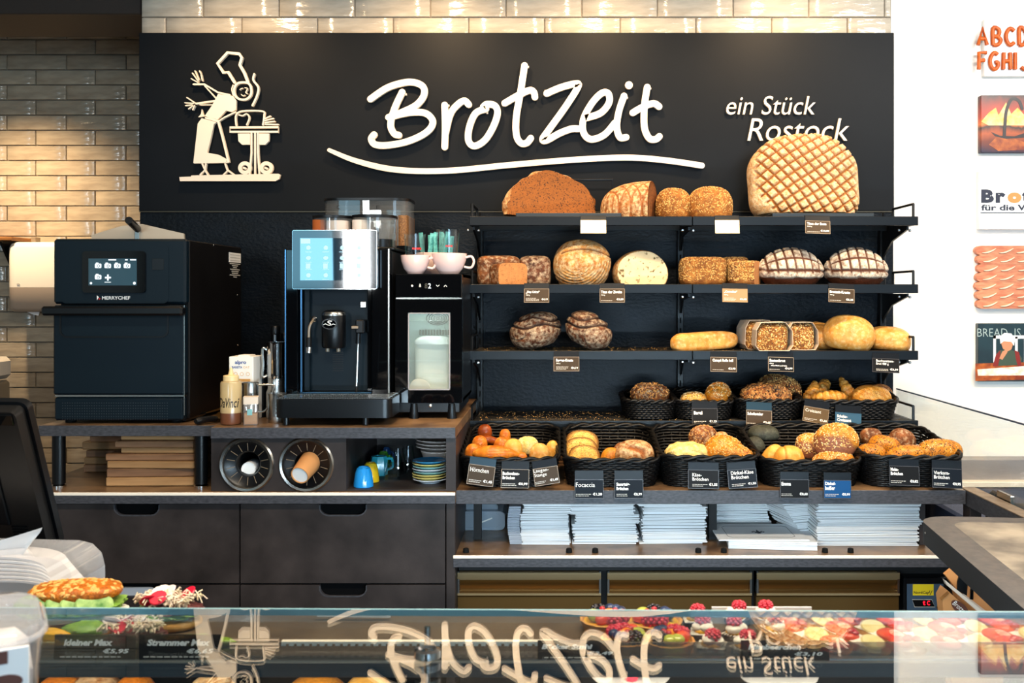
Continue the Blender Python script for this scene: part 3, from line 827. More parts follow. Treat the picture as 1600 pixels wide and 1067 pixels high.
# a child at a table, flour everywhere: a printed picture
mat('print_board', '#12262e', .4, col2='#18323a', vscale=12); mat('skin_print', '#c08460', .5); mat('red_print', '#7c1c16', .5); mat('chalk', '#9fb0ae', .7); mat('flour_print', '#efe6da', .6, col2='#d3b79a', vscale=40); mat('green_print', '#3a4a3a', .5)
t = canvas('picture of a child in a white headscarf eating at a floury table', 1524, 505, 595, 'print_board')
part('lettering', textg('BREAD  IS  LIFE', X(1527, YP), Z(526, YP), S(104, YP), S(13, YP), YP, .0006, bold=-.01), 'chalk', t, w=True)
flat(t, [(1524, 568), (1600, 566), (1650, 566), (1650, 592), (1524, 595)], 'print_loaf', .0005)
flat(t, [(1527, 577), (1600, 572), (1650, 573), (1650, 586), (1528, 587)], 'flour_print', .0008)
for xa, xb, ya, yb in ((1552, 1556, 524, 566), (1586, 1590, 526, 566), (1600, 1603, 526, 566), (1552, 1604, 524, 529)):
    flat(t, [(xa, ya), (xb, ya), (xb, yb), (xa, yb)], 'canvas_white', .0008)
flat(t, [(1560, 548), (1574, 545), (1590, 550), (1597, 560), (1594, 570), (1552, 572), (1556, 558)], 'green_print', .0012)
flat(t, [(1551, 572), (1556, 554), (1563, 547), (1562, 560), (1559, 572)], 'red_print', .0014)
flat(t, [(1596, 572), (1592, 550), (1585, 547), (1587, 560), (1590, 572)], 'red_print', .0014)
flat(t, [(1567, 545), (1564, 536), (1568, 530), (1578, 530), (1583, 537), (1580, 546), (1574, 549)], 'skin_print', .0015)
flat(t, [(1563, 537), (1562, 527), (1569, 520), (1580, 521), (1586, 530), (1584, 540), (1580, 534), (1568, 533)], 'canvas_white', .0018)
flat(t, [(1561, 560), (1566, 549), (1572, 546), (1574, 550), (1566, 562)], 'skin_print', .002)
flat(t, [(1556, 581), (1566, 576), (1580, 577), (1590, 581), (1580, 584), (1562, 585)], 'canvas_white', .0012)
# ---------------------------------------------------------------- cabinets and worktops, coffee side
ZL = .911                                                # lower worktop and bread board
XB = X(712, 3.38)                                        # where coffee side and bread side meet
YF = 3.385
cab = thing('drawer_cabinet', 'dark concrete-look base cabinet with four wide drawers under the coffee counter', 'cabinet', (X(400, YF), YF, 0))
g = G().box((-1.85, YF + .03, .08), (XB - .002, 4.29, ZL - .04))
g.box((X(697, YF), YF, .08), (XB - .002, YF + .03, ZL - .04), .002); g.box((-1.85, YF + .08, 0), (XB, 4.2, .08))
part('body', g, 'laminate_front', cab, w=True)
part('shadow_sheet', G().box((-1.84, YF + .022, .1), (X(698, YF), YF + .0295, ZL - .045)), 'void_black', cab, w=True)  # black sheet painted as the shade inside the drawers
for x0, x1, h0, h1 in ((-1.84, X(373.5, YF), 178, 249), (X(376, YF), X(695.5, YF), 499, 573)):
    for k, (yt, yb) in enumerate(((787.5, 911), (914, 1037))):
        zt, zb, a, b_, r = Z(yt, YF), Z(yb, YF), X(h0, YF), X(h1, YF), .03
        dn = S(18, YF)
        pl = [(x0, zb), (x1, zb), (x1, zt), (b_, zt)] + [(b_ - r + r * math.cos(t_), zt - dn + r + -r * math.sin(t_)) for t_ in (.3, .7, 1.1, 1.57)] + \
             [(a + r - r * math.cos(t_), zt - dn + r - r * math.sin(t_)) for t_ in (1.57, 1.1, .7, .3)] + [(a, zt), (x0, zt)]
        dr = part('drawer', G().prism(pl, YF, YF + .02), 'laminate_front', cab, w=True)
        lip = [Vector((b_ - .001, zt - .004))] + [Vector((p[0], p[1])) for p in pl[4:12]] + [Vector((a + .001, zt - .004))]
        g = G(); g.ribbon(lip, .004, YF - .0008, YF + .01)
        part('grip_edge', g, 'laminate_edge', dr, w=True)
solo('food_container', G().prism(rrect(S(56, 3.45), S(19, 3.45), .012, 4, X(213, 3.40), Z(927, 3.40)), 3.391, 3.404), 'bag_grey', 'pale plastic container seen through the grip of the lower drawer under the oven', 'container', (X(213, 3.39), 3.39, Z(938, 3.39)), w=True)

def worktop(name, label, x0, x1, y0, zt, th, y1=4.295, trim=True):
    t = thing(name, label, 'worktop', ((x0 + x1) / 2, y0, zt - th))
    part('slab', G().box((x0, y0 + .004, zt - th), (x1, y1, zt), .0015), 'laminate_top', t, w=True)
    part('front_edge', G().box((x0, y0, zt - th), (x1, y0 + .0038, zt - (.0105 if trim else 0)), .001), 'laminate_edge', t, w=True)
    if trim: part('edge_trim', G().box((x0, y0 - .001, zt - .010), (x1, y0 + .0039, zt + .0005), .001), 'bright_trim', t, w=True)
    return t
worktop('lower_worktop', 'long dark worktop over the drawers with a bright front strip', -1.85, XB, 3.36, ZL, .038)
ZU = Z(668, 3.366)
worktop('upper_worktop', 'raised worktop with a warm wood-tone top under the coffee machine', X(329, 3.366), XB, 3.366, ZU, .037, trim=False)
t = worktop('oven_shelf', 'raised worktop on black legs that carries the oven', X(60, 3.42), X(328, 3.37), 3.42, ZU, .037, trim=False)
for px in (92, 314):
    for y in (3.46, 4.15):
        xc = X(px, 3.46); g = G().lathe([(0, ZL + .012), (.022, ZL + .012), (.022, ZU - .037), (0, ZU - .037)], (xc, y, 0), 16)
        lg = part('leg', g, 'black_satin', t, w=True)
        part('foot', G().lathe([(0, ZL + .0005), (.024, ZL + .0005), (.024, ZL + .006), (.016, ZL + .0115), (0, ZL + .0115)], (xc, y, 0), 16), 'chrome', lg, w=True)
# the box with two cup dispensers and the open cubby
YC = 3.385
cb = thing('dispenser_box', 'dark box under the raised worktop with two round openings and an open cubby', 'cabinet', (X(520, YC), YC, ZL))
x0, x1, x2, x3 = X(330, YC), X(529, YC), X(541, YC), X(697, YC); zt, zb = ZU - .0375, ZL + .001
ax, bx, cz, rr = X(386, YC), X(479, YC), Z(725.5, YC), S(38, YC)
g = G(); n = 48                                          # front plate with two round holes
def hole_panel(g, xa, xb, za, zb_, cx, cz, r, y0, y1, n=48):
    inner = [(cx + r * math.cos(2 * math.pi * i / n), cz + r * math.sin(2 * math.pi * i / n)) for i in range(n)]
    outer = []
    for i in range(n):
        c, s = math.cos(2 * math.pi * i / n), math.sin(2 * math.pi * i / n)
        tx = ((xb - cx) if c > 0 else (xa - cx)) / c if abs(c) > 1e-6 else 1e9
        tz = ((zb_ - cz) if s > 0 else (za - cz)) / s if abs(s) > 1e-6 else 1e9
        k = min(tx, tz); outer.append((cx + c * k, cz + s * k))
    for i in range(n):                                    # pull the nearest spokes into the corners
        pass
    for X0, Z0 in ((xa, za), (xa, zb_), (xb, za), (xb, zb_)):
        j = min(range(n), key=lambda i: (outer[i][0] - X0) ** 2 + (outer[i][1] - Z0) ** 2); outer[j] = (X0, Z0)
    v = [(p[0], y0, p[1]) for p in inner + outer] + [(p[0], y1, p[1]) for p in inner + outer]
    f = []
    for i in range(n):
        j = (i + 1) % n
        f += [(i, n + i, n + j, j), (2 * n + i, 2 * n + j, 3 * n + j, 3 * n + i), (i, j, 2 * n + j, 2 * n + i), (n + i, 3 * n + i, 3 * n + j, n + j)]
    g.add(v, f)
mid = (ax + bx) / 2
hole_panel(g, x0, mid, zb, zt, ax, cz, rr, YC, YC + .016); hole_panel(g, mid, x1, zb, zt, bx, cz, rr, YC, YC + .016)
part('front_plate', g, 'laminate_front', cb, w=True, smooth=20)
g = G().box((x0, YC + .016, zb), (x0 + .016, 3.95, zt)).box((x1, YC, zb), (x2, 3.95, zt)).box((x3, YC, zb), (XB, 3.95, zt)).box((x0, 3.95, zb), (XB, 3.966, zt)).box((x2, YC + .004, zb), (x3, 3.95, zb + .004))
part('carcass', g, 'laminate_front', cb, w=True)
for k, xc in enumerate((ax, bx)):
    rg = part('dispenser_ring', G().lathe([(S(36, YC), YC - .001), (S(37.5, YC), YC - .010), (S(41, YC), YC - .012), (S(43.3, YC), YC - .006), (S(43.3, YC), YC + .0005)], (xc, 0, cz), 40, 'y'), 'steel', cb, w=True)
    part('funnel', G().lathe([(S(36.5, YC), YC - .002), (S(33, YC), YC + .004), (S(20, YC), YC + .012), (S(18, YC), YC + .02), (S(18, YC), YC + .25), (0, YC + .25)], (xc, 0, cz), 40, 'y'), 'black_satin', rg, w=True)
    for i in range(14):
        a = 2 * math.pi * (i + .5) / 14; c, s = math.cos(a), math.sin(a)
        p0 = (xc + c * S(21, YC), YC + .0105, cz + s * S(21, YC)); p1 = (xc + c * S(33, YC), YC + .003, cz + s * S(33, YC))
        part('lip_slit', G().tube([p0, p1], .0011, 4), 'card_frame', rg, w=True)
def paper_cup(label, mouth, base_, r0, r1, m, printed=False):
    mo, ba = Vector(mouth), Vector(base_); L = (ba - mo).length
    t = thing('paper_cup', label, 'cup', mo, (ba - mo).to_track_quat('Z', 'Y').to_euler())
    part('cup_wall', G().lathe([(r0 * .97, .004), (r0, 0), (r0 + .002, .004), (r1, L), (r1 - .002, L), (r1 - .003, L - .004)], seg=28), m, t)
    part('cup_base', G().lathe([(0, L - .004), (r1 - .002, L - .004)], seg=28), 'paper_white', t, 'white cup bottom')
    if printed:
        for i in range(5):
            a = 4.1 + i * .25; z = L * .8
            part('printed_mark', G().box((-.004, -.0006, -.0015), (.004, .0006, .0015)).xf(Matrix.Translation((math.cos(a) * (r1 + .0026), math.sin(a) * (r1 + .0026), z)) @ Matrix.Rotation(a + math.pi / 2, 4, 'Z')), 'brown_ink', t)
    return t
paper_cup('brown paper cup sticking out of the second round dispenser', P(492, 713, YC + .06), P(468, 743, YC - .05), .038, .031, 'kraft', True)
paper_cup('white paper cup deep inside the first round dispenser', P(398, 728, YC + .12), P(388, 733, YC + .03), .026, .024, 'paper_white')

# crockery in the cubby
zc = ZL + .0055
def cup_down(label, px, pyb, y, w, h, m, handle=0):
    k = w / .11
    t = thing('coffee_cup', label, 'cup', (X(px, y), y, zc), (0, 0, handle or 0))
    r = w / 2
    part('cup_body', G().lathe([(r * .95, 0), (r, .002), (r * .97, h * .25), (r * .84, h * .7), (r * .66, h * .94), (r * .56, h * .955), (r * .5, h), (r * .44, h), (r * .42, h - .003), (0, h - .003)], seg=28), m, t)
    part('handle', G().tube(spline([Vector((r * .9, 0, h * .3)), Vector((r * 1.3, 0, h * .35)), Vector((r * 1.32, 0, h * .62)), Vector((r * .8, 0, h * .75))], 4), .005, 6), m, t)
    return t
cup_down('bright blue espresso cup turned upside down, front of the cubby', 568, 760, 3.44, S(31, 3.44), S(31, 3.44), 'cup_blue', 1.9)
cup_down('yellow espresso cup upside down behind the bright blue one', 579, 748, 3.53, S(27, 3.53), S(30, 3.53), 'cup_yellow', 1.8)
cup_down('dark blue cup upside down, deepest in the cubby row', 604, 0, 3.88, S(16, 3.88), .068, 'cup_dark_blue', .2)
cup_down('green cup upside down behind the teal mug', 599, 0, 3.78, S(21, 3.78), .068, 'cup_green', .0)
t = thing('coffee_mug', 'teal angular mug upside down in the middle of the cubby', 'cup', (X(592, 3.66), 3.66, zc))
part('cup_body', G().lathe([(.030, 0), (.033, .002), (.032, .055), (.028, .07), (.02, .07), (.018, .067), (0, .067)], seg=8), 'cup_teal', t)
part('handle', G().tube(spline([Vector((.028, 0, .06)), Vector((.048, 0, .058)), Vector((.05, 0, .03)), Vector((.03, 0, .02))], 4), .005, 6), 'cup_teal', t)
for px, y, r, h, lb in ((612, 3.56, .030, .062, 'small clear cut-glass tumbler upside down beside the yellow cup'), (621, 3.70, .036, .095, 'clear drinking glass upside down behind the cut-glass tumbler'), (637, 3.76, .034, .095, 'clear drinking glass upside down between cups and saucers')):
    g = G().lathe([(r, 0), (r, .003), (r * .95, h * .4), (r * .68, h * .85), (r * .62, h), (0, h), (0, h - .006), (r * .58, h - .008), (r * .88, h * .4), (r * .93, 0), (r, 0)], seg=10 if h < .08 else 20)
    solo('drinking_glass', g, 'tumbler', lb, 'glass', (X(px, y), y, zc), smooth=20)
y = 3.52; r = S(27, y)
for i, m in enumerate(('saucer_white', 'saucer_yellow', 'saucer_yellow', 'saucer_teal', 'saucer_white', 'saucer_teal', 'saucer_yellow', 'saucer_blue')):
    nm = {'saucer_white': 'white', 'saucer_yellow': 'pale yellow', 'saucer_teal': 'pale teal', 'saucer_blue': 'blue'}[m]
    pos = ('lowest of the stack', 'second from the bottom', 'third from the bottom', 'fourth from the bottom', 'fifth from the bottom', 'third from the top', 'second from the top', 'topmost of the stack')[i]
    g = G().lathe([(0, 0), (r * .55, 0), (r * .6, .003), (r, .013), (r, .015), (r * .97, .0155), (r * .6, .0065), (r * .34, .0055), (r * .3, .004), (0, .004)], seg=32)
    solo('saucer', g, m, '%s saucer, %s in the cubby' % (nm, pos), 'saucer', (X(672, y) + random.uniform(-.002, .002), y, zc + i * .0092), group='stacked saucers')
y = 3.72
for i in range(3):
    g = G().lathe([(0, 0), (.05, 0), (.088, .013), (.088, .0155), (.05, .006), (0, .005)], seg=28)
    solo('plate', g, 'cup_inside', 'dark-lit plate at the back of the cubby, ' + ('bottom one', 'middle one', 'top one')[i], 'plate', (X(687, y), y, zc + .085 + i * .0125 - .0), group='plates at the back')
solo('bowl', G().lathe([(0, 0), (.04, 0), (.07, .08), (.072, .084), (.066, .084), (.036, .006), (0, .006)], seg=24), 'cup_inside', 'bowl under the plates at the back of the cubby', 'bowl', (X(687, y), y, zc))

# chopping boards under the oven
cols = ('plank_wood', 'plank_dark')
bl = [(166, 303, 762, 744, 3.47), (168, 303, 748, 733, 3.475), (166, 305, 735, 725, 3.47), (165, 303, 725, 713, 3.48), (188, 303, 720, 711, 3.49), (179, 303, 712, 699, 3.48), (188, 305, 700, 688, 3.5)]
zz = ZL + .0012
hs = (.031, .030, .026, .024, .021, .024, .022)
for i, (a, b_, _, _, y) in enumerate(bl):
    w = S(b_ - a, y); h = hs[i]
    g = G().box((-w / 2, 0, 0), (w / 2, .24, h - .0008), .003)
    solo('serving_board', g, cols[i % 2], 'thick wooden board in the front stack under the oven, ' + ('lowest', 'second from bottom', 'third from bottom', 'middle', 'third from top', 'second from top', 'topmost')[i], 'board', (X((a + b_) / 2, y), y, zz), (0, 0, random.uniform(-.06, .06)), 'wooden boards, front stack')
    zz += h
zz = ZL + .0012
for i, (a, b_, y, h) in enumerate(((130, 180, 3.74, .029), (131, 184, 3.745, .027), (134, 186, 3.74, .027), (128, 180, 3.75, .030), (140, 182, 3.74, .024), (136, 180, 3.745, .028), (152, 205, 3.76, .028))):
    w = S(b_ - a, y) * 1.6; g = G().box((-.0, 0, 0), (w, .22, h - .0008), .003)
    solo('serving_board', g, cols[(i + 1) % 2], 'wooden board in the rear stack under the oven, ' + ('lowest', 'second from bottom', 'third from bottom', 'middle', 'third from top', 'second from top', 'topmost')[i], 'board', (X(a, y), y, zz), (0, 0, random.uniform(-.01, .01)), 'wooden boards, rear stack')
    zz += h

# ---------------------------------------------------------------- oven
YO = 3.46
ov = thing('speed_oven', 'tall black countertop oven with touch screen beside the coffee machine', 'oven', (X(186, YO), YO, ZU))
xl, xr = X(83, YO), X(290, YO)
g = G().box((xl + .005, YO + .04, ZU + .012), (xr - .001, 4.07, Z(374, YO)), .004)
part('body', g, 'oven_side', ov, w=True)
part('control_housing', G().box((xl, YO, Z(475, YO)), (xr, YO + .04, Z(373, YO)), .008), 'oven_navy', ov, w=True)
fp = part('control_panel', G().prism(rrect(S(169, YO), S(92, YO), .02, 5, X(179.5, YO), Z(428, YO)), YO - .0022, YO), 'oven_navy', ov, w=True)
sc_ = part('touch_screen', G().prism(rrect(S(98, YO), S(65, YO), .012, 5, X(180, YO), Z(425, YO)), YO - .012, YO - .002), 'black_gloss', ov, w=True)
part('display', G().box((X(141, YO), YO - .0128, Z(446, YO)), (X(216, YO), YO - .012, Z(404, YO))), 'screen_oven', sc_, w=True)
YI = YO - .0128
for i, (px, py) in enumerate(((156, 415.5), (171, 415.5), (186, 415.5), (201, 415.5), (156, 433))):
    g = G().prism(rrect(S(10, YO), S(7, YO), .003, 3, X(px, YO), Z(py, YO)), YI - .0006, YI).box((X(px - 3.4, YO), YI - .0006, Z(py - 5, YO)), (X(px + .5, YO), YI, Z(py - 3, YO)))
    ic = part('screen_icon', g, 'icon_white', sc_, w=True)
    g = G(); g.ribbon([Vector((a, b)) for a, b in circ(X(px + .6, YO), Z(py + .2, YO), S(1.9, YO), 12)], S(.9, YO), YI - .0009, YI - .0006, True)
    g.box((X(px - 4.2, YO), YI - .0004, Z(py + 6.8, YO)), (X(px + 4.2, YO), YI, Z(py + 6, YO)))
    part('icon_print', g, 'screen_oven', sc_, w=True)
g = G().box((X(170, YO), YI - .0004, Z(438.4, YO)), (X(172.5, YO), YI, Z(429, YO))).box((X(166.6, YO), YI - .0004, Z(435, YO)), (X(176, YO), YI, Z(432.6, YO))).box((X(166, YO), YI - .0004, Z(441.3, YO)), (X(176, YO), YI, Z(440.5, YO)))
for a, b_, c in ((172, 184, 407), (198, 202, 407), (206, 215, 407)): g.box((X(a, YO), YI - .0004, Z(c, YO)), (X(b_, YO), YI, Z(c - 1.7, YO)))
g.prism(circ(X(212.5, YO), Z(442.5, YO), S(2.2, YO), 12), YI - .0005, YI); g.prism(circ(X(145, YO), Z(442.5, YO), S(1.8, YO), 12), YI - .0005, YI)
part('screen_icon', g, 'icon_white', sc_, w=True)
part('sensor_window', G().box((X(238, YO), YO - .0035, Z(422, YO)), (X(256, YO), YO - .002, Z(404, YO)), .001), 'black_satin', ov, w=True)
part('lettering', textg('MERRYCHEF', X(160, YO), Z(468, YO), S(44, YO), S(5.4, YO), YO - .0024, bold=.02), 'white_ink', ov, w=True)
g = G().prism([(X(152, YO), Z(469, YO)), (X(152, YO), Z(461.5, YO)), (X(155, YO), Z(464, YO)), (X(154, YO), Z(466, YO))], YO - .0032, YO - .0022)
lg = part('logo_mark', g, 'white_ink', ov, w=True)
part('logo_mark', G().prism([(X(154.6, YO), Z(468.6, YO)), (X(155.4, YO), Z(465, YO)), (X(158, YO), Z(466.8, YO))], YO - .0032, YO - .0022), 'red_plastic', ov, w=True)
dr = part('oven_door', G().box((xl, YO - .002, Z(617, YO)), (X(288, YO), YO + .038, Z(477, YO)), .006), 'oven_navy', ov, w=True)
g = G(); a0, a1, zt_, zb_ = X(95, YO), X(263, YO), Z(490, YO), Z(526.5, YO); r = .024
pts = [Vector((a0, zt_))] + [Vector((a0 + r - r * math.cos(t_), zb_ + r - r * math.sin(t_))) for t_ in (0, .4, .8, 1.2, 1.57)] + [Vector((a1 - r + r * math.cos(t_), zb_ + r - r * math.sin(t_))) for t_ in (1.57, 1.2, .8, .4, 0)] + [Vector((a1, zt_))]
g.ribbon(pts, .006, YO - .0045, YO)
part('door_groove', g, 'black_satin', dr, w=True)
hy = 3.395
part('handle', G().box((X(63, hy), hy, Z(493, hy)), (X(284, hy), hy + .03, Z(478.5, hy)), .007).box((X(88, hy), hy + .03, Z(491, hy)), (X(96, hy), YO, Z(481, hy))).box((X(262, hy), hy + .03, Z(491, hy)), (X(280, hy), YO, Z(481, hy)), .003), 'black_satin', dr, w=True)
part('steel_corner_strip', G().box((xr - .006, YO - .001, ZU + .03), (xr - .003, YO + .002, Z(477, YO))), 'steel', ov, w=True)
part('gap_line', G().box((xl + .004, YO + .004, Z(620, YO)), (xr - .008, YO + .03, Z(617.3, YO))), 'steel', ov, w=True)
vb = part('vent_base', G().box((xl + .002, YO + .002, ZU + .012), (xr - .01, YO + .04, Z(621, YO)), .006), 'oven_navy', ov, w=True)
g = G()
for i in range(44):
    for j in range(7): g.box((X(97 + i * 3.8, YO), YO + .0012, Z(655.5 - j * 4.2, YO)), (X(98.1 + i * 3.8, YO), YO + .0021, Z(654.4 - j * 4.2, YO)))
part('vent_holes', g, 'vent_grey', vb, w=True, kind='stuff', smooth=0)
for px in (100, 268):
    for y in (YO + .05, 4.0): part('foot', G().cyl((X(px, YO), y, ZU + .0005), (X(px, YO), y, ZU + .0125), .018), 'rubber', ov, w=True)
def sidepx(px, py, x): y = x * F / (px - CX); return (x, y, Z(py, y))
a, b_ = sidepx(358, 394, xr), sidepx(376, 411, xr)
st = part('rating_label', G().box((xr - .001, a[1], b_[2]), (xr + .0006, b_[1], a[2])), 'label_white', ov, w=True)
g = G()
for k in range(3): g.box((xr, a[1] + .01, b_[2] + .006 + k * .011), (xr + .001, b_[1] - .01, b_[2] + .009 + k * .011))
part('printed_line', g, 'grey_ink', st, w=True)
g = G()
for k, w_ in enumerate((.9, .5, .3, .8, .6, .5, .9, .3)): zz = a[2] - .046 - k * .0075; ym = (a[1] + b_[1]) / 2; hw = (b_[1] - a[1]) / 2 * w_; g.box((xr, ym - hw, zz), (xr + .0008, ym + hw, zz + .004))
part('printed_line', g, 'grey_ink', ov, w=True)
for px, py in ((371, 461), (372, 539), (334, 383)):
    p = sidepx(px, py, xr); part('screw', G().lathe([(.004, 0), (.003, .002), (0, .0025)], (p[1], 0, 0), 8).xf(Matrix(((0, 0, 1, xr - .0005), (1, 0, 0, 0), (0, 1, 0, p[2]), (0, 0, 0, 1)))), 'steel', ov, w=True)
# steel cover plate with black handle on the oven
yp = 3.56; zt_ = Z(374, YO) + .001
cv = thing('oven_peel', 'beige metal scoop with a black tube handle lying on the oven', 'utensil', (X(214, yp), yp, zt_))
zz = lambda py: max(Z(py, yp), zt_)
part('plate', G().prism([(X(142, yp), zt_), (X(143, yp), zz(367)), (X(190, yp), zz(353)), (X(222, yp), zz(350)), (X(287, yp), zz(365)), (X(288, yp), zt_)], yp, yp + .012).box((X(142, yp), yp, zt_), (X(288, yp), yp + .3, zt_ + .004)), 'metal_beige', cv, w=True)
part('clip', G().box((X(211, yp), yp - .006, zt_ + .002), (X(219, yp), yp, zz(352)), .002), 'steel', cv, w=True)
hd = part('handle', G().cyl((X(201, 3.44), 3.44, Z(344, 3.44)), (X(217, yp), yp - .012, zz(358)), .013, seg=14), 'black_satin', cv, w=True)
part('handle_bore', G().lathe([(.0065, 0), (.0065, .003), (.0, .003)], seg=12).xf(Matrix.Translation((X(201, 3.44), 3.4385, Z(344, 3.44))) @ Matrix.Rotation(-math.pi / 2, 4, 'X')), 'steel', hd, w=True)
# towel dispenser on the tiles
YD = 5.39
td = thing('towel_dispenser', 'white and grey paper towel dispenser on the tiled wall', 'dispenser', (X(52, YD), YD, Z(487, YD)))
def rbox(g, w, d, z0, z1, r, cx, yb, top=0, bot=0):
    prof = [(z0, .90 if bot else 1), (z0 + .02 * bot, 1), (z1 - .03 * top, 1), (z1 - .008 * top, .95 if top else 1), (z1, .86 if top else 1)]
    pl = rrect(w, d * 2, r, 5)
    pl = [p for p in pl]; n = len(pl)
    v = [(cx + x * s, yb + min(0, y * s), z) for z, s in prof for x, y in pl]
    f = [(k * n + i, k * n + (i + 1) % n, (k + 1) * n + (i + 1) % n, (k + 1) * n + i) for k in range(len(prof) - 1) for i in range(n)]
    f += [tuple(range(n))[::-1], tuple((len(prof) - 1) * n + i for i in range(n))]
    return g.add(v, f)
wd_ = S(90, 5.2)
part('cover', rbox(G(), wd_, .2, Z(449, 5.2), Z(378, 5.2), .05, X(55, 5.2), YD, top=1), 'towel_white', td, w=True, smooth=50)
part('lower_cover', rbox(G(), wd_, .2, Z(487, 5.2), Z(449.3, 5.2), .05, X(55, 5.2), YD, bot=1), 'towel_grey', td, w=True, smooth=50)
part('latch', G().box((X(48, 5.25), 5.25, Z(378, 5.25)), (X(56, 5.25), 5.3, Z(370, 5.25)), .003), 'card_frame', td, w=True)
part('paper_end', G().prism([(X(40, 5.25), Z(486, 5.25)), (X(62, 5.25), Z(486, 5.25)), (X(60, 5.25), Z(493, 5.25)), (X(50, 5.25), Z(491, 5.25))], 5.25, 5.252), 'napkin', td, w=True)
part('logo_mark', G().prism(circ(X(29, 5.19), Z(444, 5.19), .008, 12, .005), 5.187, 5.19), 'grey_ink', td, w=True)
# wooden wall rack at the edge and a metal machine below
t = thing('wall_rack', 'small wooden shelf on a black bracket beside the towel dispenser', 'shelf', (X(0, 5.3), 5.39, Z(380, 5.3)))
part('board', G().box((X(-60, 5.2), 5.18, Z(376, 5.2)), (X(22, 5.2), 5.39, Z(370, 5.2)), .003), 'wood_warm', t, w=True)
part('bracket', G().prism([(5.2, Z(377, 5.2)), (5.39, Z(377, 5.2)), (5.39, Z(440, 5.3)), (5.37, Z(440, 5.3))], X(-2, 5.2), X(2, 5.2), 'yz'), 'black_satin', t, w=True)
t = thing('kitchen_appliance', 'metal and white appliance cut off by the picture edge beside the oven', 'appliance', (X(-20, 4.6), 4.6, ZU - .3))
part('housing', G().box((X(-130, 4.5), 4.5, Z(700, 4.5)), (X(-30, 4.5), 4.75, Z(600, 4.5)), .015), 'steel', t, w=True)
part('top_cover', G().box((X(-130, 4.5), 4.49, Z(598, 4.5)), (X(-29, 4.5), 4.76, Z(562, 4.5)), .02), 'towel_white', t, w=True)
part('base', G().box((X(-135, 4.5), 4.48, 0), (X(-31, 4.5), 4.8, Z(701, 4.5)), .01), 'black_satin', t, w=True)
# ---------------------------------------------------------------- coffee machine
YM = 3.55
cm = thing('coffee_machine', 'tall black coffee machine with touch screen and bean hoppers', 'coffee machine', (X(520, YM), YM, ZU))
ml, mr_, zt = X(446, YM), X(607, YM), Z(389, YM)
part('body', G().box((ml, 3.63, ZU + .03), (mr_, 4.12, zt), .006), 'black_satin', cm, w=True)
part('side_pillar', G().box((ml, YM, ZU + .035), (X(466, YM), 3.63, zt), .004), 'black_gloss', cm, w=True)
part('side_pillar', G().box((X(580, YM), YM, ZU + .035), (mr_, 3.63, zt), .004), 'black_gloss', cm, w=True)
for a in (445.4, 470):
    part('edge_strip', G().box((X(a, YM), YM - .003, Z(612, YM)), (X(a + 1.6, YM), YM + .01, Z(390 if a < 450 else 452, YM))), 'edge_blue_sheen', cm, w=True)
part('edge_strip', G().box((X(606.5, YM), YM - .003, Z(614, YM)), (X(608.5, YM), YM + .01, zt)), 'steel', cm, w=True)
part('inner_column', G().box((X(472, YM), 3.575, Z(612, YM)), (X(481, YM), 3.63, Z(450, YM)), .002), 'oven_navy', cm, w=True)
part('inner_column', G().box((X(572, YM), 3.575, Z(612, YM)), (X(580, YM), 3.63, Z(450, YM)), .002), 'black_gloss', cm, w=True)
part('brew_panel', G().box((X(480, YM), 3.60, Z(612, YM)), (X(573, YM), 3.63, Z(450, YM))), 'oven_navy', cm, w=True)
ys = 3.50
sb = part('screen_housing', G().prism(rrect(S(131, ys), S(91, ys), .006, 4, X(522.5, ys), Z(405.5, ys)), ys, ys + .03), 'screen_black', cm, w=True)
part('screen_frame', G().prism(rrect(S(132.5, ys), S(92.5, ys), .007, 4, X(522.5, ys), Z(405.5, ys)), ys + .004, ys + .034), 'chrome', cm, w=True)
part('display', G().box((X(469, ys), ys - .0006, Z(438, ys)), (X(579, ys), ys, Z(372, ys))), 'screen_active', sb, w=True)
YI = ys - .0006
g = G().box((X(470, YI), YI - .0002, Z(380.5, YI)), (X(485, YI), YI, Z(373, YI)))
for px in (482, 509, 535, 561):
    for j, py in enumerate((387, 403, 414.5, 430)):
        if (px + j) % 3 == 1 and j == 3: continue
        if j == 2: g.box((X(px - 4, YI), YI - .0003, Z(py + 5, YI)), (X(px + 3, YI), YI, Z(py - 3, YI)))
        elif j == 1: g.prism(circ(X(px, YI), Z(py, YI), S(4, YI), 12, S(3, YI)), YI - .0003, YI)
        else: g.lathe([(0, 0), (S(2, YI), 0), (S(3.5, YI), .0002), (0, .0002)], (X(px, YI), YI - .0003, Z(py, YI)), 10, 'y')
        g.box((X(px - 5, YI), YI - .0002, Z(py + 7, YI)), (X(px + 5, YI), YI, Z(py + 6.2, YI)))
part('screen_icon', g, 'icon_pale', sb, w=True, kind='stuff')
# brew head with its oval badge
yh, cx_ = 3.53, X(519.5, 3.53); r = S(18.5, yh)
bh = part('brew_head', G().lathe([(0, Z(484, yh)), (r * .6, Z(484.5, yh)), (r * .92, Z(487, yh)), (r, Z(492, yh)), (r, Z(541, yh)), (r * .9, Z(544, yh)), (0, Z(544, yh))], (cx_, yh + .02, 0), 32).box((cx_ - r * .8, yh + .02, Z(541, yh)), (cx_ + r * .8, 3.6, Z(492, yh))), 'black_satin', cm, w=True)
part('brew_head_cap', G().lathe([(r * .93, Z(487.4, yh)), (r * .985, Z(489.5, yh)), (r * 1.006, Z(492, yh)), (r * 1.006, Z(493, yh))], (cx_, yh + .02, 0), 32), 'steel', bh, w=True)
yb_ = yh + .02 - r - .0015
g = G(); e_ = [Vector(p) for p in circ(X(517, yh), Z(506, yh), S(11, yh), 28, S(7.6, yh))]; g.ribbon(e_, S(1.5, yh), yb_ - .001, yb_ + .001, True)
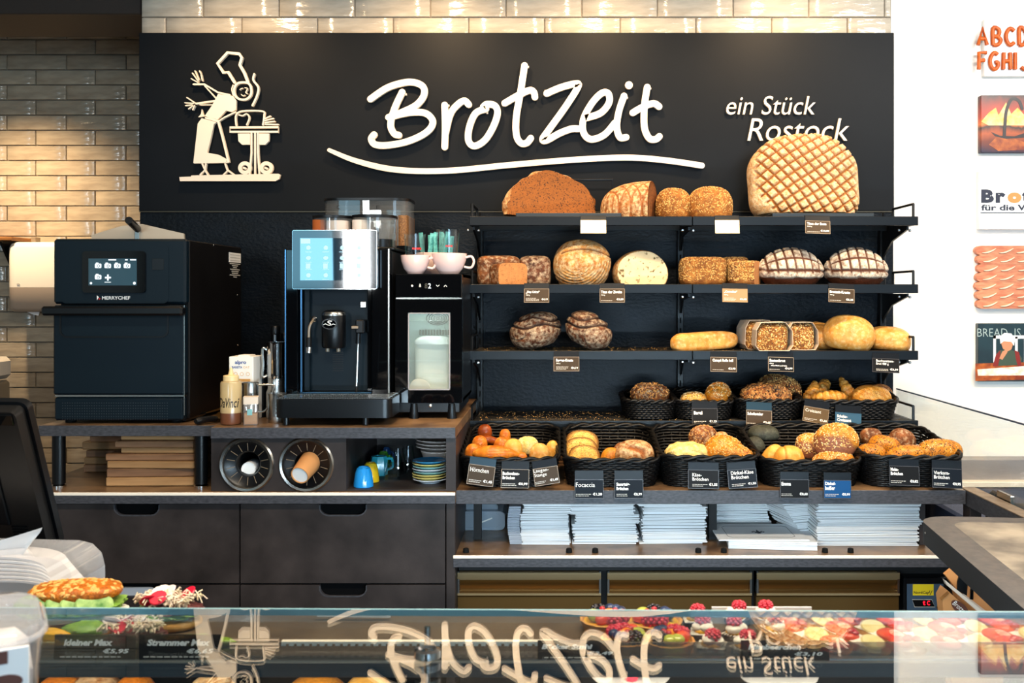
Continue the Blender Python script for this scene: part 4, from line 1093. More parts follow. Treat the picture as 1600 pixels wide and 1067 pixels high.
bd = part('badge', g, 'chrome', bh, w=True)
part('badge_plate', G().prism(circ(X(517, yh), Z(506, yh), S(10.6, yh), 24, S(7.2, yh)), yb_ - .0002, yb_ + .004), 'black_gloss', bh, w=True)
g = G(); g.ribbon(spline([Vector((X(a, yh), Z(b, yh))) for a, b in ((520.5, 501.5), (516, 501.3), (515, 503.5), (518.5, 505), (517.5, 507.5), (514, 507))], 5), S(1.5, yh), yb_ - .0009, yb_ - .0003)
g.ribbon(spline([Vector((X(a, yh), Z(b, yh))) for a, b in ((508, 507), (511, 505.6), (514, 507), (520, 507.4), (523, 505.8), (526, 507))], 4), S(1, yh), yb_ - .0009, yb_ - .0003)
part('badge_mark', g, 'white_ink', bh, w=True)
for px in (510.5, 527.5): part('nozzle', G().cyl((X(px, yh), yh + .012, Z(544, yh)), (X(px, yh), yh + .012, Z(549.5, yh)), .007, seg=12), 'card_frame', bh, w=True)
# hot water tap
yt = 3.585
wt = part('water_tap', G().lathe([(S(4.6, yt), 3.5995), (S(4.6, yt), 3.592), (S(3.2, yt), 3.590), (S(2.6, yt), 3.594), (0, 3.594)], (X(489.5, yt), 0, Z(498.5, yt)), 20, 'y'), 'chrome', cm, w=True)
part('spout', G().tube(spline([P(489.5, 498.5, 3.59), P(489, 500, 3.565), P(485.5, 506, 3.55), P(483, 514, 3.548), P(482.5, 529, 3.548)], 5), .0045, 8), 'card_frame', wt, w=True)
part('spout_grip', G().cyl(P(482.7, 527, 3.548), P(482.4, 543, 3.548), .0098, seg=14), 'black_matte', wt, w=True)
part('spout_tip', G().cyl(P(482.4, 542.5, 3.548), P(482.3, 551, 3.548), .0115, .0105, seg=14), 'chrome', wt, w=True)
# steam wand
sw_ = part('steam_valve', G().box(P(555, 521, 3.53), P(574, 499, 3.60), .004).box(P(549, 515, 3.525), P(561, 508, 3.55), .002), 'black_satin', cm, w=True)
part('valve_button', G().box(P(549, 513.5, 3.523), P(560, 509.5, 3.5255), .001), 'card_frame', sw_, w=True)
part('wand_sleeve', G().cyl(P(560, 520, 3.55), P(559.5, 537, 3.55), .0085, seg=12), 'black_satin', sw_, w=True)
part('wand_tube', G().cyl(P(559.5, 536, 3.55), P(557, 604, 3.55), .0042, seg=10), 'steel', sw_, w=True)
part('wand_tip', G().cyl(P(557, 603, 3.55), P(556.8, 613, 3.55), .0055, .004, seg=10), 'black_matte', sw_, w=True)
part('key_knob', G().box(P(562.5, 481, 3.594), P(573, 471, 3.60), .002).lathe([(.006, 3.594), (.0055, 3.591), (0, 3.591)], (X(567, 3.594), 0, Z(476, 3.594)), 14, 'y'), 'steel', cm, w=True)
g = G()
for k in range(9): g.box((X(520, 3.6), 3.5985, Z(551 + k * 3.6, 3.6)), (X(536, 3.6), 3.6, Z(549.8 + k * 3.6, 3.6)))
part('vent_ribs', g, 'black_satin', cm, w=True, kind='stuff')
part('back_lip', G().box(P(455, 616, 3.575), P(583, 612, 3.60), .002), 'edge_blue_sheen', cm, w=True)
# drip tray
yd = 3.40
dt = part('drip_tray', G().prism(rrect(S(183, yd), .2, .03, 6, X(520, yd), yd + .1), Z(653, yd), Z(624, yd), 'xy').box((ml + .01, 3.56, ZU + .03), (mr_ - .01, 3.64, Z(624, yd))), 'black_satin', cm, w=True)
g = G(); zg = Z(624, yd) + .001
part('tray_sink', G().prism(rrect(S(176, yd), .185, .025, 5, X(520, yd), yd + .1), zg - .0008, zg, 'xy'), 'void_black', dt, w=True)
for k in range(46):
    px = 433 + k * 3.8; g.box((X(px, yd), yd + .012, zg), (X(px + 1.7, yd), yd + .19, zg + .004))
for k in range(4): g.box((X(432, yd), yd + .012 + k * .056, zg + .0005), (X(608, yd), yd + .017 + k * .056, zg + .0045))
part('drip_grille', g, 'steel', dt, w=True, kind='stuff', smooth=0)
for px, y in ((447, 3.43), (571, 3.43), (460, 4.05), (590, 4.05), (603, 3.62)):
    part('foot', G().cyl((X(px, y), y, ZU + .0005), (X(px, y), y, ZU + .034), .011, seg=14), 'black_satin', cm, w=True)
# hoppers on top
def stadium(x0, x1, y0, y1, n=8, r=None):
    r = r or (y1 - y0) / 2; return rrect(x1 - x0, y1 - y0, r, n, (x0 + x1) / 2, (y0 + y1) / 2)
def hopper(px0, px1, pyt, pyb, y, y1, fills, left_r=None):
    a, b = X(px0, y), X(px1, y); zt_, zb_ = Z(pyt, y), Z(pyb, y)
    o = part('bean_hopper', G().prism(stadium(a, b, y, y1, 8, min(.07, (b - a) / 2.2)), zb_, zt_, 'xy'), 'hopper_clear', cm, w=True)
    part('hopper_lid', G().prism(stadium(a - .003, b + .003, y - .003, y1 + .003, 8, min(.07, (b - a) / 2.2)), zt_ + .0005, zt_ + .010, 'xy'), 'black_satin', o, w=True)
    for fa, fb, ft, m in fills:
        part('hopper_filling', G().prism(stadium(X(fa, y), X(fb, y), y + .004, y1 - .004, 6, min(.06, S(fb - fa, y) / 2.3)), zb_ + .001, Z(ft, y), 'xy'), m, o, w=True)
    return o
zt = Z(389, YM)
h1 = hopper(502, 638, 313, 384, 3.88, 4.10, ((505, 618, 364, 'black_satin'), (619.5, 636, 336, 'beans')))
h2 = hopper(484, 543.5, 340, 385, 3.66, 3.84, ((486, 505, 343, 'cocoa'), (506, 541, 344, 'milk_powder')))
h3 = hopper(545.5, 612, 339, 386, 3.66, 3.84, ((548, 572, 343, 'milk_powder'), (573, 610, 373, 'black_satin')))
for s, px in (('C', 526), ('E', 588)):
    part('lettering', textg(s, X(px, 3.88), Z(327, 3.88), S(5, 3.88), S(6, 3.88), 3.8795), 'black_matte', h1, w=True)
part('hopper_deck', G().box((X(484, 3.66), 3.64, zt), (X(618, 3.66), 4.11, Z(386.5, 3.66)), .003), 'black_satin', cm, w=True)

# ---------------------------------------------------------------- milk fridge
YR = 3.60
fl, fr_ = X(617.5, YR), X(722, YR); y1 = 3.98
mf = thing('milk_fridge', 'narrow black milk cooler with a glass door window beside the coffee machine', 'fridge', (X(670, YR), YR, ZU))
zt, zb = Z(428, YR), Z(629, YR)
g = G().box((fl, YR + .03, zb), (fl + .012, y1, zt)).box((fr_ - .012, YR + .03, zb), (fr_, y1, zt)).box((fl, y1 - .012, zb), (fr_, y1, zt)).box((fl, YR + .03, zt - .012), (fr_, y1, zt)).box((fl, YR + .03, zb), (fr_, y1, zb + .012))
part('cabinet', g, 'black_satin', mf, w=True)
part('control_panel', G().box((fl, YR, Z(464.5, YR)), (fr_, YR + .03, zt), .003), 'black_gloss', mf, w=True)
part('gap_strip', G().box((fl + .002, YR + .003, Z(467, YR)), (fr_ - .002, YR + .03, Z(465, YR))), 'steel', mf, w=True)
for s, a, b_, m in (('8', 663.5, 668, 'seam'), ('2', 669, 673.5, 'icon_white')):
    part('digit', textg(s, X(a, YR), Z(450.5, YR), S(b_ - a, YR), S(8, YR), YR, bold=.01), m, mf, w=True)
part('indicator', G().prism(circ(X(644, YR), Z(446.5, YR), S(1.7, YR), 10), YR - .0005, YR), 'white_ink', mf, w=True)
part('indicator', G().prism([(X(654.5, YR), Z(448.5, YR)), (X(658, YR), Z(448.5, YR)), (X(657.5, YR), Z(444, YR)), (X(656, YR), Z(442.5, YR)), (X(655, YR), Z(445, YR))], YR - .0005, YR), 'grey_ink', mf, w=True)
for px, sg in ((684, -1), (696, 1)):
    g = G(); g.ribbon([Vector((X(px - 2.2, YR), Z(446.5 + sg * 1.2, YR))), Vector((X(px, YR), Z(446.5 - sg * 1.2, YR))), Vector((X(px + 2.2, YR), Z(446.5 + sg * 1.2, YR)))], S(.9, YR), YR - .0005, YR)
    part('indicator', g, 'white_ink', mf, w=True)
wa, wb, wt_, wu = X(637.5, YR), X(703.5, YR), Z(488.5, YR), Z(609.5, YR); zd = Z(467.5, YR)
dr = part('glass_door', G().box((fl, YR, zb), (wa, YR + .028, zd)).box((wb, YR, zb), (fr_, YR + .028, zd)).box((wa, YR, wt_), (wb, YR + .028, zd)).box((wa, YR, zb), (wb, YR + .028, wu)), 'black_gloss', mf, w=True)
part('door_window', G().prism(rrect(wb - wa, wt_ - wu, .004, 3, (wa + wb) / 2, (wt_ + wu) / 2), YR + .004, YR + .008), 'door_glass', dr, w=True)
g = G(); g.ribbon([Vector(p) for p in rrect(wb - wa - .004, wt_ - wu - .004, .006, 4, (wa + wb) / 2, (wt_ + wu) / 2)], .004, YR - .0005, YR + .004, True)
part('window_frame', g, 'stone_grey', dr, w=True)
yi = 3.80
part('inner_lining', G().box((fl + .014, yi, zb + .014), (fr_ - .014, yi + .004, zt - .05)).box((fl + .0125, YR + .032, zb + .014), (fl + .016, yi, zt - .05)).box((fr_ - .016, YR + .032, zb + .014), (fr_ - .0125, yi, zt - .05)).box((fl + .014, YR + .032, zb + .0125), (fr_ - .014, yi, zb + .018)), 'fridge_inside', mf, w=True)
for k, rr in enumerate((.006, .015, .024, .033, .042)):
    g = G(); cxx, czz = X(684, yi), Z(497, yi)
    g.ribbon([Vector((cxx + rr * math.cos(a), czz + rr * math.sin(a) * .62)) for a in [i * math.pi / 10 for i in range(20)]], .0035, yi - .004, yi, True)
    part('fan_grille_ring', g, 'black_satin', mf, w=True)
for k in range(11):
    part('cooling_fin', G().box((X(656 + k * 4.4, yi), yi - .01, Z(523, yi)), (X(658.2 + k * 4.4, yi), yi, Z(515, yi))), 'seam', mf, w=True)
part('inner_shelf', G().box((fl + .018, YR + .04, Z(501, 3.7)), (fr_ - .018, yi - .012, Z(500, 3.7))), 'door_glass', mf, w=True)
light('fridge_lamp', 'POINT', ((fl + fr_) / 2, 3.66, Z(494, 3.66)), (0, 0, 0), .55, (.85, 1.0, .95), shadow_soft_size=.02)
t = thing('milk_container', 'translucent milk container with a crumpled lid film inside the cooler', 'container', (X(675, 3.70), 3.70, zb + .0185))
g = rbox(G(), .135, .06, zb + .019, Z(536, 3.68), .02, X(675, 3.7), 3.77)
part('tank', g, 'milk', t, w=True, smooth=40)
p, q_, k, _ = blob((.13, .10, .03), 12, 3, .2, .12, 5, 4); g = G(); g.v = (p + np.array((X(675, 3.7), 3.725, Z(538, 3.68)))).tolist(); g.f = q_.tolist()
part('film_cover', g, 'napkin', t, w=True, smooth=20)
p, q_, k, _ = blob((.075, .012, .05), 10, 2.2, .5, .12, 4, 8); g = G(); g.v = (p + np.array((X(655, 3.66), 3.665, zb + .03))).tolist(); g.f = q_.tolist()
part('sticker', g, 'wrap_paper', t, 'crumpled paper at the foot of the container', w=True, smooth=30)
part('base_panel', G().box((fl + .01, YR + .012, Z(645, YR)), (fr_ - .01, y1, zb - .001), .002), 'black_satin', mf, w=True)
part('lock', G().lathe([(0, YR + .0118), (.006, YR + .0118), (.006, YR + .004), (.004, YR + .003), (0, YR + .003)][::-1], (X(672, YR), 0, Z(634, YR)), 12, 'y'), 'steel', mf, w=True)
for px, y in ((647, 3.615), (706, 3.615), (654, 3.94), (707, 3.94)):
    part('foot', G().lathe([(0, ZU + .0005), (.018, ZU + .0005), (.013, Z(631, YR)), (0, Z(631, YR))], (X(px, y), y, 0), 14), 'black_satin', mf, w=True)
# pink cups, tumblers and sachets on the fridge
zt += .0005
def pink(label, px, y, w, h, ang):
    r = w / 2; t = thing('coffee_cup', label, 'cup', (X(px, y), y, zt), (0, 0, ang), 'pink cups')
    part('cup_body', G().lathe([(0, 0), (r * .5, 0), (r * .56, .004), (r * .78, h * .3), (r * .95, h * .68), (r, h), (r * .96, h + .001), (r * .9, h * .68), (r * .72, h * .3), (r * .45, .01), (0, .008)], seg=32), 'pink_cup', t)
    part('handle', G().tube(spline([Vector((r * .96, 0, h * .82)), Vector((r * 1.28, 0, h * .86)), Vector((r * 1.42, 0, h * .6)), Vector((r * 1.25, 0, h * .32)), Vector((r * .86, 0, h * .36))], 5), .0045, 8), 'pink_cup', t)
    return t
pink('pale pink cup holding a tumbler, beside the bean hoppers', 649, 3.66, S(46, 3.66), S(29, 3.66), -.15)
pink('larger pale pink cup holding a taller tumbler, toward the bread rack', 702, 3.67, S(55, 3.67), S(32, 3.67), -.1)
pink('pale pink cup behind the two others, holding teal sachets', 676, 3.83, S(56, 3.83), S(34, 3.83), .9)
def tumbler(label, px, y, pyt, pyb, w0, w1, txt):
    h = Z(pyt, y) - Z(pyb, y); r0, r1 = S(w0, y) / 2, S(w1, y) / 2
    t = thing('drinking_glass', label, 'glass', (X(px, y), y, Z(pyb, y)))
    part('glass_body', G().lathe([(0, 0), (r0, 0), (r1, h), (r1 - .0016, h), (r0 - .0016, .008), (0, .008)], seg=28), 'tumbler', t)
    g = G()
    for i, c in enumerate(txt):
        a = -1.62 + i * .17; g.box((-.0021, -.0003, -.0035 - .001 * (i % 2)), (.0021, .0003, .0035), 0)
        g.xf(Matrix.Translation((math.cos(a) * (r0 + (r1 - r0) * .55 + .0006), math.sin(a) * (r0 + (r1 - r0) * .55 + .0006), h * .56)) @ Matrix.Rotation(a + math.pi / 2, 4, 'Z'), len(g.v) - 8)
    part('printed_mark', g, 'red_plastic', t)
tumbler('clear tumbler with red print standing in the smaller pink cup', 648, 3.66, 366, 418, 26, 33, 'abcdef')
tumbler('taller clear tumbler with red print standing in the larger pink cup', 700, 3.67, 359, 418, 29, 37, 'abcd')
for i in range(9):
    y = 3.80 + random.uniform(0, .06); px = 664 + i * 4.6 + random.uniform(-1, 1); zb_ = zt + .012; zz_ = Z(random.uniform(361, 372), y)
    g = G().box((-.0085, -.002, 0), (.0085, .002, zz_ - zb_), .001)
    for v in range(len(g.v)):
        if g.v[v][2] < .004 or g.v[v][2] > zz_ - zb_ - .004: g.v[v] = (g.v[v][0], g.v[v][1] * .2, g.v[v][2])
    solo('paper_sachet', g, 'sachet_teal', ('first', 'second', 'third', 'fourth', 'fifth', 'sixth', 'seventh', 'eighth', 'last')[i] + ' teal paper sachet in the rear pink cup, counted from the bean hoppers', 'sachet', (X(px, y), y, zb_), (random.uniform(-.1, .1), random.uniform(-.16, .16), random.uniform(-.6, .6)), 'teal sachets')

# ---------------------------------------------------------------- bottles and jugs beside the coffee machine
zw = ZU + .0005
y = 3.45; r = S(16.2, y)
t = thing('sauce_bottle', 'squeeze bottle of brown sauce with black script lettering', 'bottle', (X(361, y), y, zw))
h = S(68, y)
part('bottle_body', G().lathe([(r, h * .272), (r, h * .94), (r * .93, h * .985), (r * .7, h), (0, h)], seg=28), 'bottle_clear', t)
part('sauce', G().lathe([(0, .002), (r * .93, .002), (r * .96, .006), (r * .985, .01), (r * .985, h * .27), (0, h * .27)], seg=24), 'caramel', t)
part('collar', G().lathe([(r * .74, h), (r * .74, h + .016), (r * .68, h + .019), (r * .3, h + .021), (0, h + .021)], seg=24), 'bottle_wax', t)
part('spout', G().lathe([(.010, h + .02), (.0075, h + .032), (.003, Z(574, y) - zw), (0, Z(574, y) - zw)], seg=12), 'bottle_wax', t)
g = textg('DaVinci', -r * .95, h * .40, r * 1.88, h * .22, 0, shear=.25, res=3, bold=.012)
g.v = [(a, -math.sqrt(max(0, (r * 1.01) ** 2 - a * a)) if abs(a) < r else 0, c) for a, b_, c in g.v]
part('lettering', g, 'ink_black', t)
y = 3.44
t = thing('spice_jar', 'square clear jar of brown powder with a pale lid', 'jar', (X(392.5, y), y, zw), (0, 0, .2))
w = S(22, y); h = S(38, y)
part('jar_body', G().prism(rrect(w, w, .005, 3), 0, h * .88, 'xy'), 'jar_clear', t)
part('spice', G().prism(rrect(w * .9, w * .9, .004, 3), .004, h * .48, 'xy'), 'plank_wood', t)
part('jar_lid', G().prism(rrect(w * 1.02, w * 1.02, .005, 3), h * .86, h * 1.16, 'xy'), 'wrap_paper', t)
part('jar_label', G().box((-w * .22, -w / 2 - .0006, h * .42), (w * .12, -w / 2, h * .66)), 'saucer_teal', t)
y = 3.53
def jug(name, label, px, y, pyt, pyb, r0, r1, hd, m='steel', cat='jug', hm=None):
    zz = Z(pyb, y); h = Z(pyt, y) - zz
    t = thing(name, label, cat, (X(px, y), y, zz)); r0, r1 = S(r0, y), S(r1, y)
    part('body', G().lathe([(0, 0), (r0 * .96, 0), (r0, .003), (r0, h * .3), (r1 * .97, h * .9), (r1 * 1.02, h), (r1 * .97, h), (r0 * .94, h * .3), (0, .004)], seg=28), m, t)
    if hd:
        s, e, zt_, zb_ = hd
        part('handle', G().tube(spline([Vector((s * r1 * .95, 0, h * zt_)), Vector((s * (r1 + e), 0, h * zt_)), Vector((s * (r1 + e * 1.05), 0, h * (zt_ * .75 + zb_ * .25))), Vector((s * (r1 + e * .55), 0, h * (zb_ + .06))), Vector((s * r0 * .95, 0, h * zb_))], 5), .0038, 8), hm or m, t)
    return t
def stand(py, y): return py
pb = lambda y: CY + (EYE - zw) * F / y
jug('milk_jug', 'steel cup with a wire handle behind the spice jar', 391, 3.52, 597.5, pb(3.52), 12.5, 13, (1, S(22, 3.52), .93, .25))
jug('milk_jug', 'low steel pot beside the drip tray of the coffee machine', 432, 3.50, 614, pb(3.50), 13, 13.5, None)
bj = thing('blender_jug', 'tall polished steel jug with handle on a steel base near the coffee machine', 'jug', (X(432, 3.62), 3.62, zw))
y = 3.62
part('base', G().lathe([(0, 0), (.036, 0), (.036, Z(612, y) - zw), (.031, Z(606, y) - zw), (.031, Z(591, y) - zw), (0, Z(591, y) - zw)], seg=24), 'steel', bj)
part('jug_body', G().lathe([(0, Z(590.5, y) - zw), (.032, Z(590.5, y) - zw), (.034, Z(585, y) - zw), (.034, Z(537, y) - zw), (.0355, Z(534, y) - zw), (.033, Z(534, y) - zw), (.031, Z(585, y) - zw), (0, Z(588, y) - zw)], seg=28), 'chrome', bj)
part('handle', G().tube(spline([Vector((-.03, -.005, Z(547, y) - zw)), Vector((-.047, -.012, Z(545, y) - zw)), Vector((-.045, -.012, Z(570, y) - zw)), Vector((-.047, -.012, Z(588, y) - zw)), Vector((-.03, -.004, Z(586, y) - zw))], 5), .0055, 8), 'steel', bj)
y = 3.52
t = thing('milk_carton', 'white plant milk carton with blue and orange print', 'carton', (X(384, 3.60), 3.60, zw), (0, 0, -.06))
y = 3.60; w = S(38.5, y); h = Z(556, y) - zw
part('carton_body', G().box((-w / 2, -w / 2, 0), (w / 2, w / 2, h), .002), 'carton_white', t)
part('top_fold', G().prism([(-w * .22, h), (w * .3, h), (w * .28, h + .005), (-w * .18, h + .005)], -w * .3, w * .3), 'carton_white', t)
yf = -w / 2
part('lettering', textg('alpro', -w * .25, h - .030, w * .46, .017, yf, bold=.03, res=3), 'ink_blue', t)
part('lettering', textg('BARISTA', -w * .37, h - .042, w * .42, .008, yf, bold=.03), 'ink_blue', t)
part('lettering', textg('OAT', w * .09, h - .042, w * .26, .008, yf, bold=.0), 'ink_tan', t)
for i in range(3):
    g = G(); g.ribbon([Vector(p) for p in circ(-w * .22 + i * w * .25, h - .062, .006, 14)], .0015, yf - .0005, yf, True); part('printed_ring', g, 'ink_tan', t)
part('printed_band', G().box((-w * .4, yf - .0005, h - .089), (w * .38, yf, h - .079)), 'ink_tan', t)
y = 3.66; zh = Z(562, y) - zw
t = thing('steel_flask', 'black vacuum flask with a banded cap behind the milk carton', 'flask', (X(407, y), y, zw))
part('flask_body', G().lathe([(0, 0), (.027, 0), (.027, zh * .74), (.021, zh * .84), (0, zh * .84)], seg=24), 'black_satin', t)
part('cap', G().lathe([(.0205, zh * .845), (.0215, zh * .86), (.0215, zh * .98), (.018, zh), (0, zh)], seg=24), 'black_gloss', t)
part('cap_band', G().lathe([(.0222, zh * .9), (.0222, zh * .915)], seg=24).lathe([(.0225, zh * .80), (.0225, zh * .82)], seg=24), 'chrome', t)
for px, y, pyt, lb in ((430.5, 3.74, 509, 'dark syrup bottle with a red and yellow band behind the steel jug'), (446, 3.78, 520, 'dark syrup bottle half hidden by the coffee machine')):
    zh = Z(pyt, y) - zw; t = thing('syrup_bottle', lb, 'bottle', (X(px, y), y, zw))
    part('bottle_body', G().lathe([(0, 0), (.035, 0), (.036, .005), (.036, zh * .52), (.022, zh * .68), (.0175, zh * .84), (.0165, zh * .9), (0, zh * .9)], seg=24), 'black_gloss', t)
    part('cap', G().lathe([(.0172, zh * .9), (.0178, zh * .905), (.0178, zh * .985), (.015, zh), (0, zh)], seg=20), 'black_satin', t)
    part('red_band', G().lathe([(.0200, zh * .775), (.0188, zh * .825)], seg=24), 'red_plastic', t)
    part('yellow_band', G().lathe([(.0222, zh * .705), (.0204, zh * .77)], seg=24), 'yellow_label', t)
# spatulas
def spatula(label, a, b_, c, y0):
    t = thing('spatula', label, 'utensil', (a[0], a[1], zw))
    loc = Vector((a[0], a[1], zw)); A, B, Cc = Vector(a) - loc, Vector(b_) - loc, Vector(c) - loc
    part('handle', G().tube(spline([A, A.lerp(B, .5) + Vector((0, 0, .002)), B], 4), [.009, .0125, .013, .0125, .012, .0115, .011, .010, .008], 10), 'black_satin', t)
    d = (Cc - B).normalized(); n = Vector((-d.y, d.x, 0)) * .045
    part('blade', G().add([B + n * .3, B - n * .3, Cc - n, Cc + n] + [p + Vector((0, 0, .002)) for p in (B + n * .3, B - n * .3, Cc - n, Cc + n)], [(3, 2, 1, 0), (4, 5, 6, 7), (0, 1, 5, 4), (1, 2, 6, 5), (2, 3, 7, 6), (3, 0, 4, 7)]), 'steel_fridge', t)
z_ = zw + .0135
spatula('spatula with a black handle lying in front of the sauce bottle', (X(309, 3.44), 3.42, z_), (X(334, 3.47), 3.50, z_), (X(352, 3.62), 3.68, z_), 3.4)
spatula('spatula with a thin black handle lying along the oven side', (X(291, 3.52), 3.50, z_ + .000), (X(319, 3.66), 3.66, z_), (X(336, 3.8), 3.84, z_), 3.5)
# ---------------------------------------------------------------- bread counter
YN = 3.40
bc = worktop('bread_worktop', 'thick dark worktop carrying the front row of bread baskets', X(712.5, YN), X(1509, YN), YN, ZL, .047, trim=False)
for px in (746, 1114):
    part('leg', G().box((X(px - 6, 3.6), 3.6, .694), (X(px + 6, 3.6), 3.63, ZL - .047)), 'black_matte', bc, w=True)
YG = 3.38; ZG = Z(868, YG)
bs = worktop('bag_shelf', 'low dark worktop with a bright front strip that carries the paper bags', X(708, YG), X(1497, YG), YG, ZG, .04)
for px in (728, 889, 930, 1091, 1131, 1289, 1329):
    part('rubber_stop', G().lathe([(0, 0), (.011, 0), (.010, .013), (.007, .015), (0, .015)], (X(px, 3.42), 3.42, ZG + .0005), 12), 'rubber', bs, w=True)
solo('shelf_back', G().box((XB + .002, 4.02, ZG + .001), (X(1509, YN), 4.04, ZL - .048)), 'laminate_front', 'dark back board behind the paper bags', 'board', kind=None)
solo('side_board', G().box((X(1440, 3.5), 3.52, ZG + .001), (X(1440, 3.5) + .02, 4.0, ZL - .048)), 'laminate_front', 'dark upright board at the end of the paper bag shelf', 'board')
# refrigerated counter under it
fc = thing('fridge_counter', 'steel refrigerated counter with three drawers and a temperature display', 'fridge', (X(1060, 3.45), 3.45, 0))
xa, xb = XB + .003, X(1500, 3.45)
part('body', G().box((xa, 3.50, .05), (xb, 4.2, ZG - .042)).box((xa, 3.46, Z(891, 3.46)), (xb, 3.50, ZG - .042)), 'black_matte', fc, w=True)
yq = 3.45
for px0, px1 in ((715, 939), (949, 1174.5), (1182, 1405)):
    z = lambda py: Z(py, yq)
    pr = [(3.499, z(894)), (3.452, z(894)), (3.447, z(897)), (3.45, z(905)), (3.468, z(914)), (3.480, z(924)), (3.480, z(926)), (3.450, z(927)), (3.448, z(930)), (3.455, z(933)), (3.455, z(1010)), (3.499, z(1010))]
    d = part('drawer', G().prism(pr, X(px0, yq), X(px1, yq), 'yz'), 'steel_fridge', fc, w=True)
    part('drawer_lip', G().prism([(3.452, z(893.2)), (3.444, z(894.5)), (3.4435, z(902)), (3.447, z(905.5)), (3.452, z(904))], X(px0, yq), X(px1, yq), 'yz').prism([(3.4535, z(926.2)), (3.4445, z(926.4)), (3.4445, z(929.6)), (3.4535, z(930))], X(px0, yq), X(px1, yq), 'yz'), 'lip_highlight', d, w=True)
    for a, b_ in ((px0, px0 + 3), (px1 - 3, px1)):
        part('drawer_end', G().prism([(3.499, z(893)), (3.446, z(893)), (3.446, z(930)), (3.499, z(930))], X(a, yq), X(b_, yq), 'yz'), 'steel', d, w=True)
cpn = part('control_panel', G().box((X(1412, yq), yq, Z(1000, yq)), (X(1480, yq), 3.50, Z(902, yq)), .003), 'black_satin', fc, w=True)
part('display_panel', G().box((X(1417, yq), yq - .001, Z(990, yq)), (X(1474, yq), yq, Z(912, yq))), 'panel_blue_grey', cpn, w=True)
bd = part('maker_plate', G().box((X(1426, yq), yq - .0018, Z(930, yq)), (X(1458.5, yq), yq - .0008, Z(912.5, yq))), 'yellow_sign', cpn, w=True)
part('lettering', textg('NordCap', X(1427.3, yq), Z(929, yq), S(24, yq), S(6, yq), yq - .0019, bold=.012), 'ink_black', fc, w=True)
g = G(); g.ribbon([Vector((X(1453, yq), Z(928.5, yq))), Vector((X(1456, yq), Z(922.5, yq)))], S(.9, yq), yq - .0025, yq - .0019).ribbon([Vector((X(1451.5, yq), Z(925.5, yq))), Vector((X(1452.5, yq), Z(922.5, yq)))], S(.9, yq), yq - .0025, yq - .0019)
part('logo_mark', g, 'ink_black', fc, w=True)
pl = [(X(a, yq), Z(b_, yq)) for a, b_ in ((1425, 936.5), (1455.5, 936.5), (1460.5, 948), (1429, 948))]
part('display', G().prism(pl, yq - .0016, yq - .0008), 'void_black', cpn, w=True)
g = G(); g.ribbon([Vector(p) for p in pl], .0016, yq - .002, yq - .0008, True); part('display_frame', g, 'grey_ink', cpn, w=True)
for s, a in (('t', 1441.5), ('C', 1448)):
    part('digit', textg(s, X(a, yq), Z(945.2, yq), S(4.6 if s == 'C' else 4, yq), S(7, yq), yq - .0017, bold=.02), 'led_red', fc, w=True)
part('button', G().prism(circ(X(1467.5, yq), Z(948, yq), S(4.5, yq), 14), yq - .0018, yq - .0008), 'steel', cpn, w=True)

# ---------------------------------------------------------------- wall rack
ZS = [Z(p, 3.92) for p in (338, 444, 548, 657)]
XL, XR, XM = X(733.5, 3.92), X(1435, 3.92), X(1082, 3.92)
rack = thing('bread_rack', 'black metal wall rack with four slatted bread shelves', 'shelf', ((XL + XR) / 2, 4.30, ZL))
for px in (750, 1063, 1379):
    xc = X(px, 4.28)
    up_ = part('upright', G().box((xc - .013, 4.275, ZL), (xc + .013, 4.309, ZS[0] + .02), .002), 'rack_black', rack, w=True)
    g = G()
    for k in range(22): g.box((xc - .003, 4.2735, ZL + .05 + k * .045), (xc + .003, 4.2755, ZL + .075 + k * .045))
    part('slot', g, 'void_black', up_, w=True, kind='stuff', smooth=0)
for k, zs in enumerate(ZS):
    sh = part('shelf', G().box((XL, 3.92, zs - .036), (XM - .001, 3.935, zs), .0015).box((XM + .001, 3.92, zs - .036), (XR, 3.935, zs), .0015), 'rack_rail', rack, w=True)
    part('side_rail', G().box((XL, 3.935, zs - .034), (XL + .012, 4.262, zs - .004)), 'rack_black', sh, w=True)
    part('side_rail', G().box((XR - .012, 3.935, zs - .034), (XR, 4.262, zs - .004)), 'rack_black', sh, w=True)
    part('rear_rail', G().box((XL, 4.262, zs - .034), (XR, 4.274, zs - .004)), 'rack_black', sh, w=True)
    for j in range(9):
        y = 3.945 + j * .0355
        part('slat', G().box((XL + .0125, y, zs - .012), (XR - .0125, y + .022, zs - .003), .002), 'rack_black', sh, w=True)
    part('cross_bar', G().box((XM - .01, 3.936, zs - .033), (XM + .01, 4.261, zs - .0125)), 'rack_black', sh, w=True)
    for xe, sg in ((XL + .006, 1), (XR - .006, -1)):
        part('end_guard', G().tube([(xe, 3.96, zs - .004), (xe, 3.96, zs + .052), (xe, 4.20, zs + .052), (xe, 4.20, zs - .004)], .0055, 6), 'rack_black', sh, w=True)
    for xc in (X(750, 4.28), X(1063, 4.28), X(1379, 4.28)):
        part('bracket', G().prism([(4.274, zs - .037), (3.97, zs - .037), (3.97, zs - .05), (4.15, zs - .085), (4.274, zs - .15)] if xc != X(1063, 4.28) else [(4.274, zs - .037), (3.99, zs - .037), (3.99, zs - .05), (4.20, zs - .065), (4.25, zs - .12), (4.274, zs - .12)], xc - .004, xc + .004, 'yz'), 'rack_black', sh, w=True)
        part('bracket_screw', G().box((xc + .012, 3.99, zs - .056), (xc + .022, 4.0, zs - .046), .002).box((xc - .03, 3.995, zs - .054), (xc - .02, 4.005, zs - .045), .002), 'steel', sh, w=True)
g = G(); r = random.Random(3)                            # fallen crumbs and seeds on the two lowest shelves
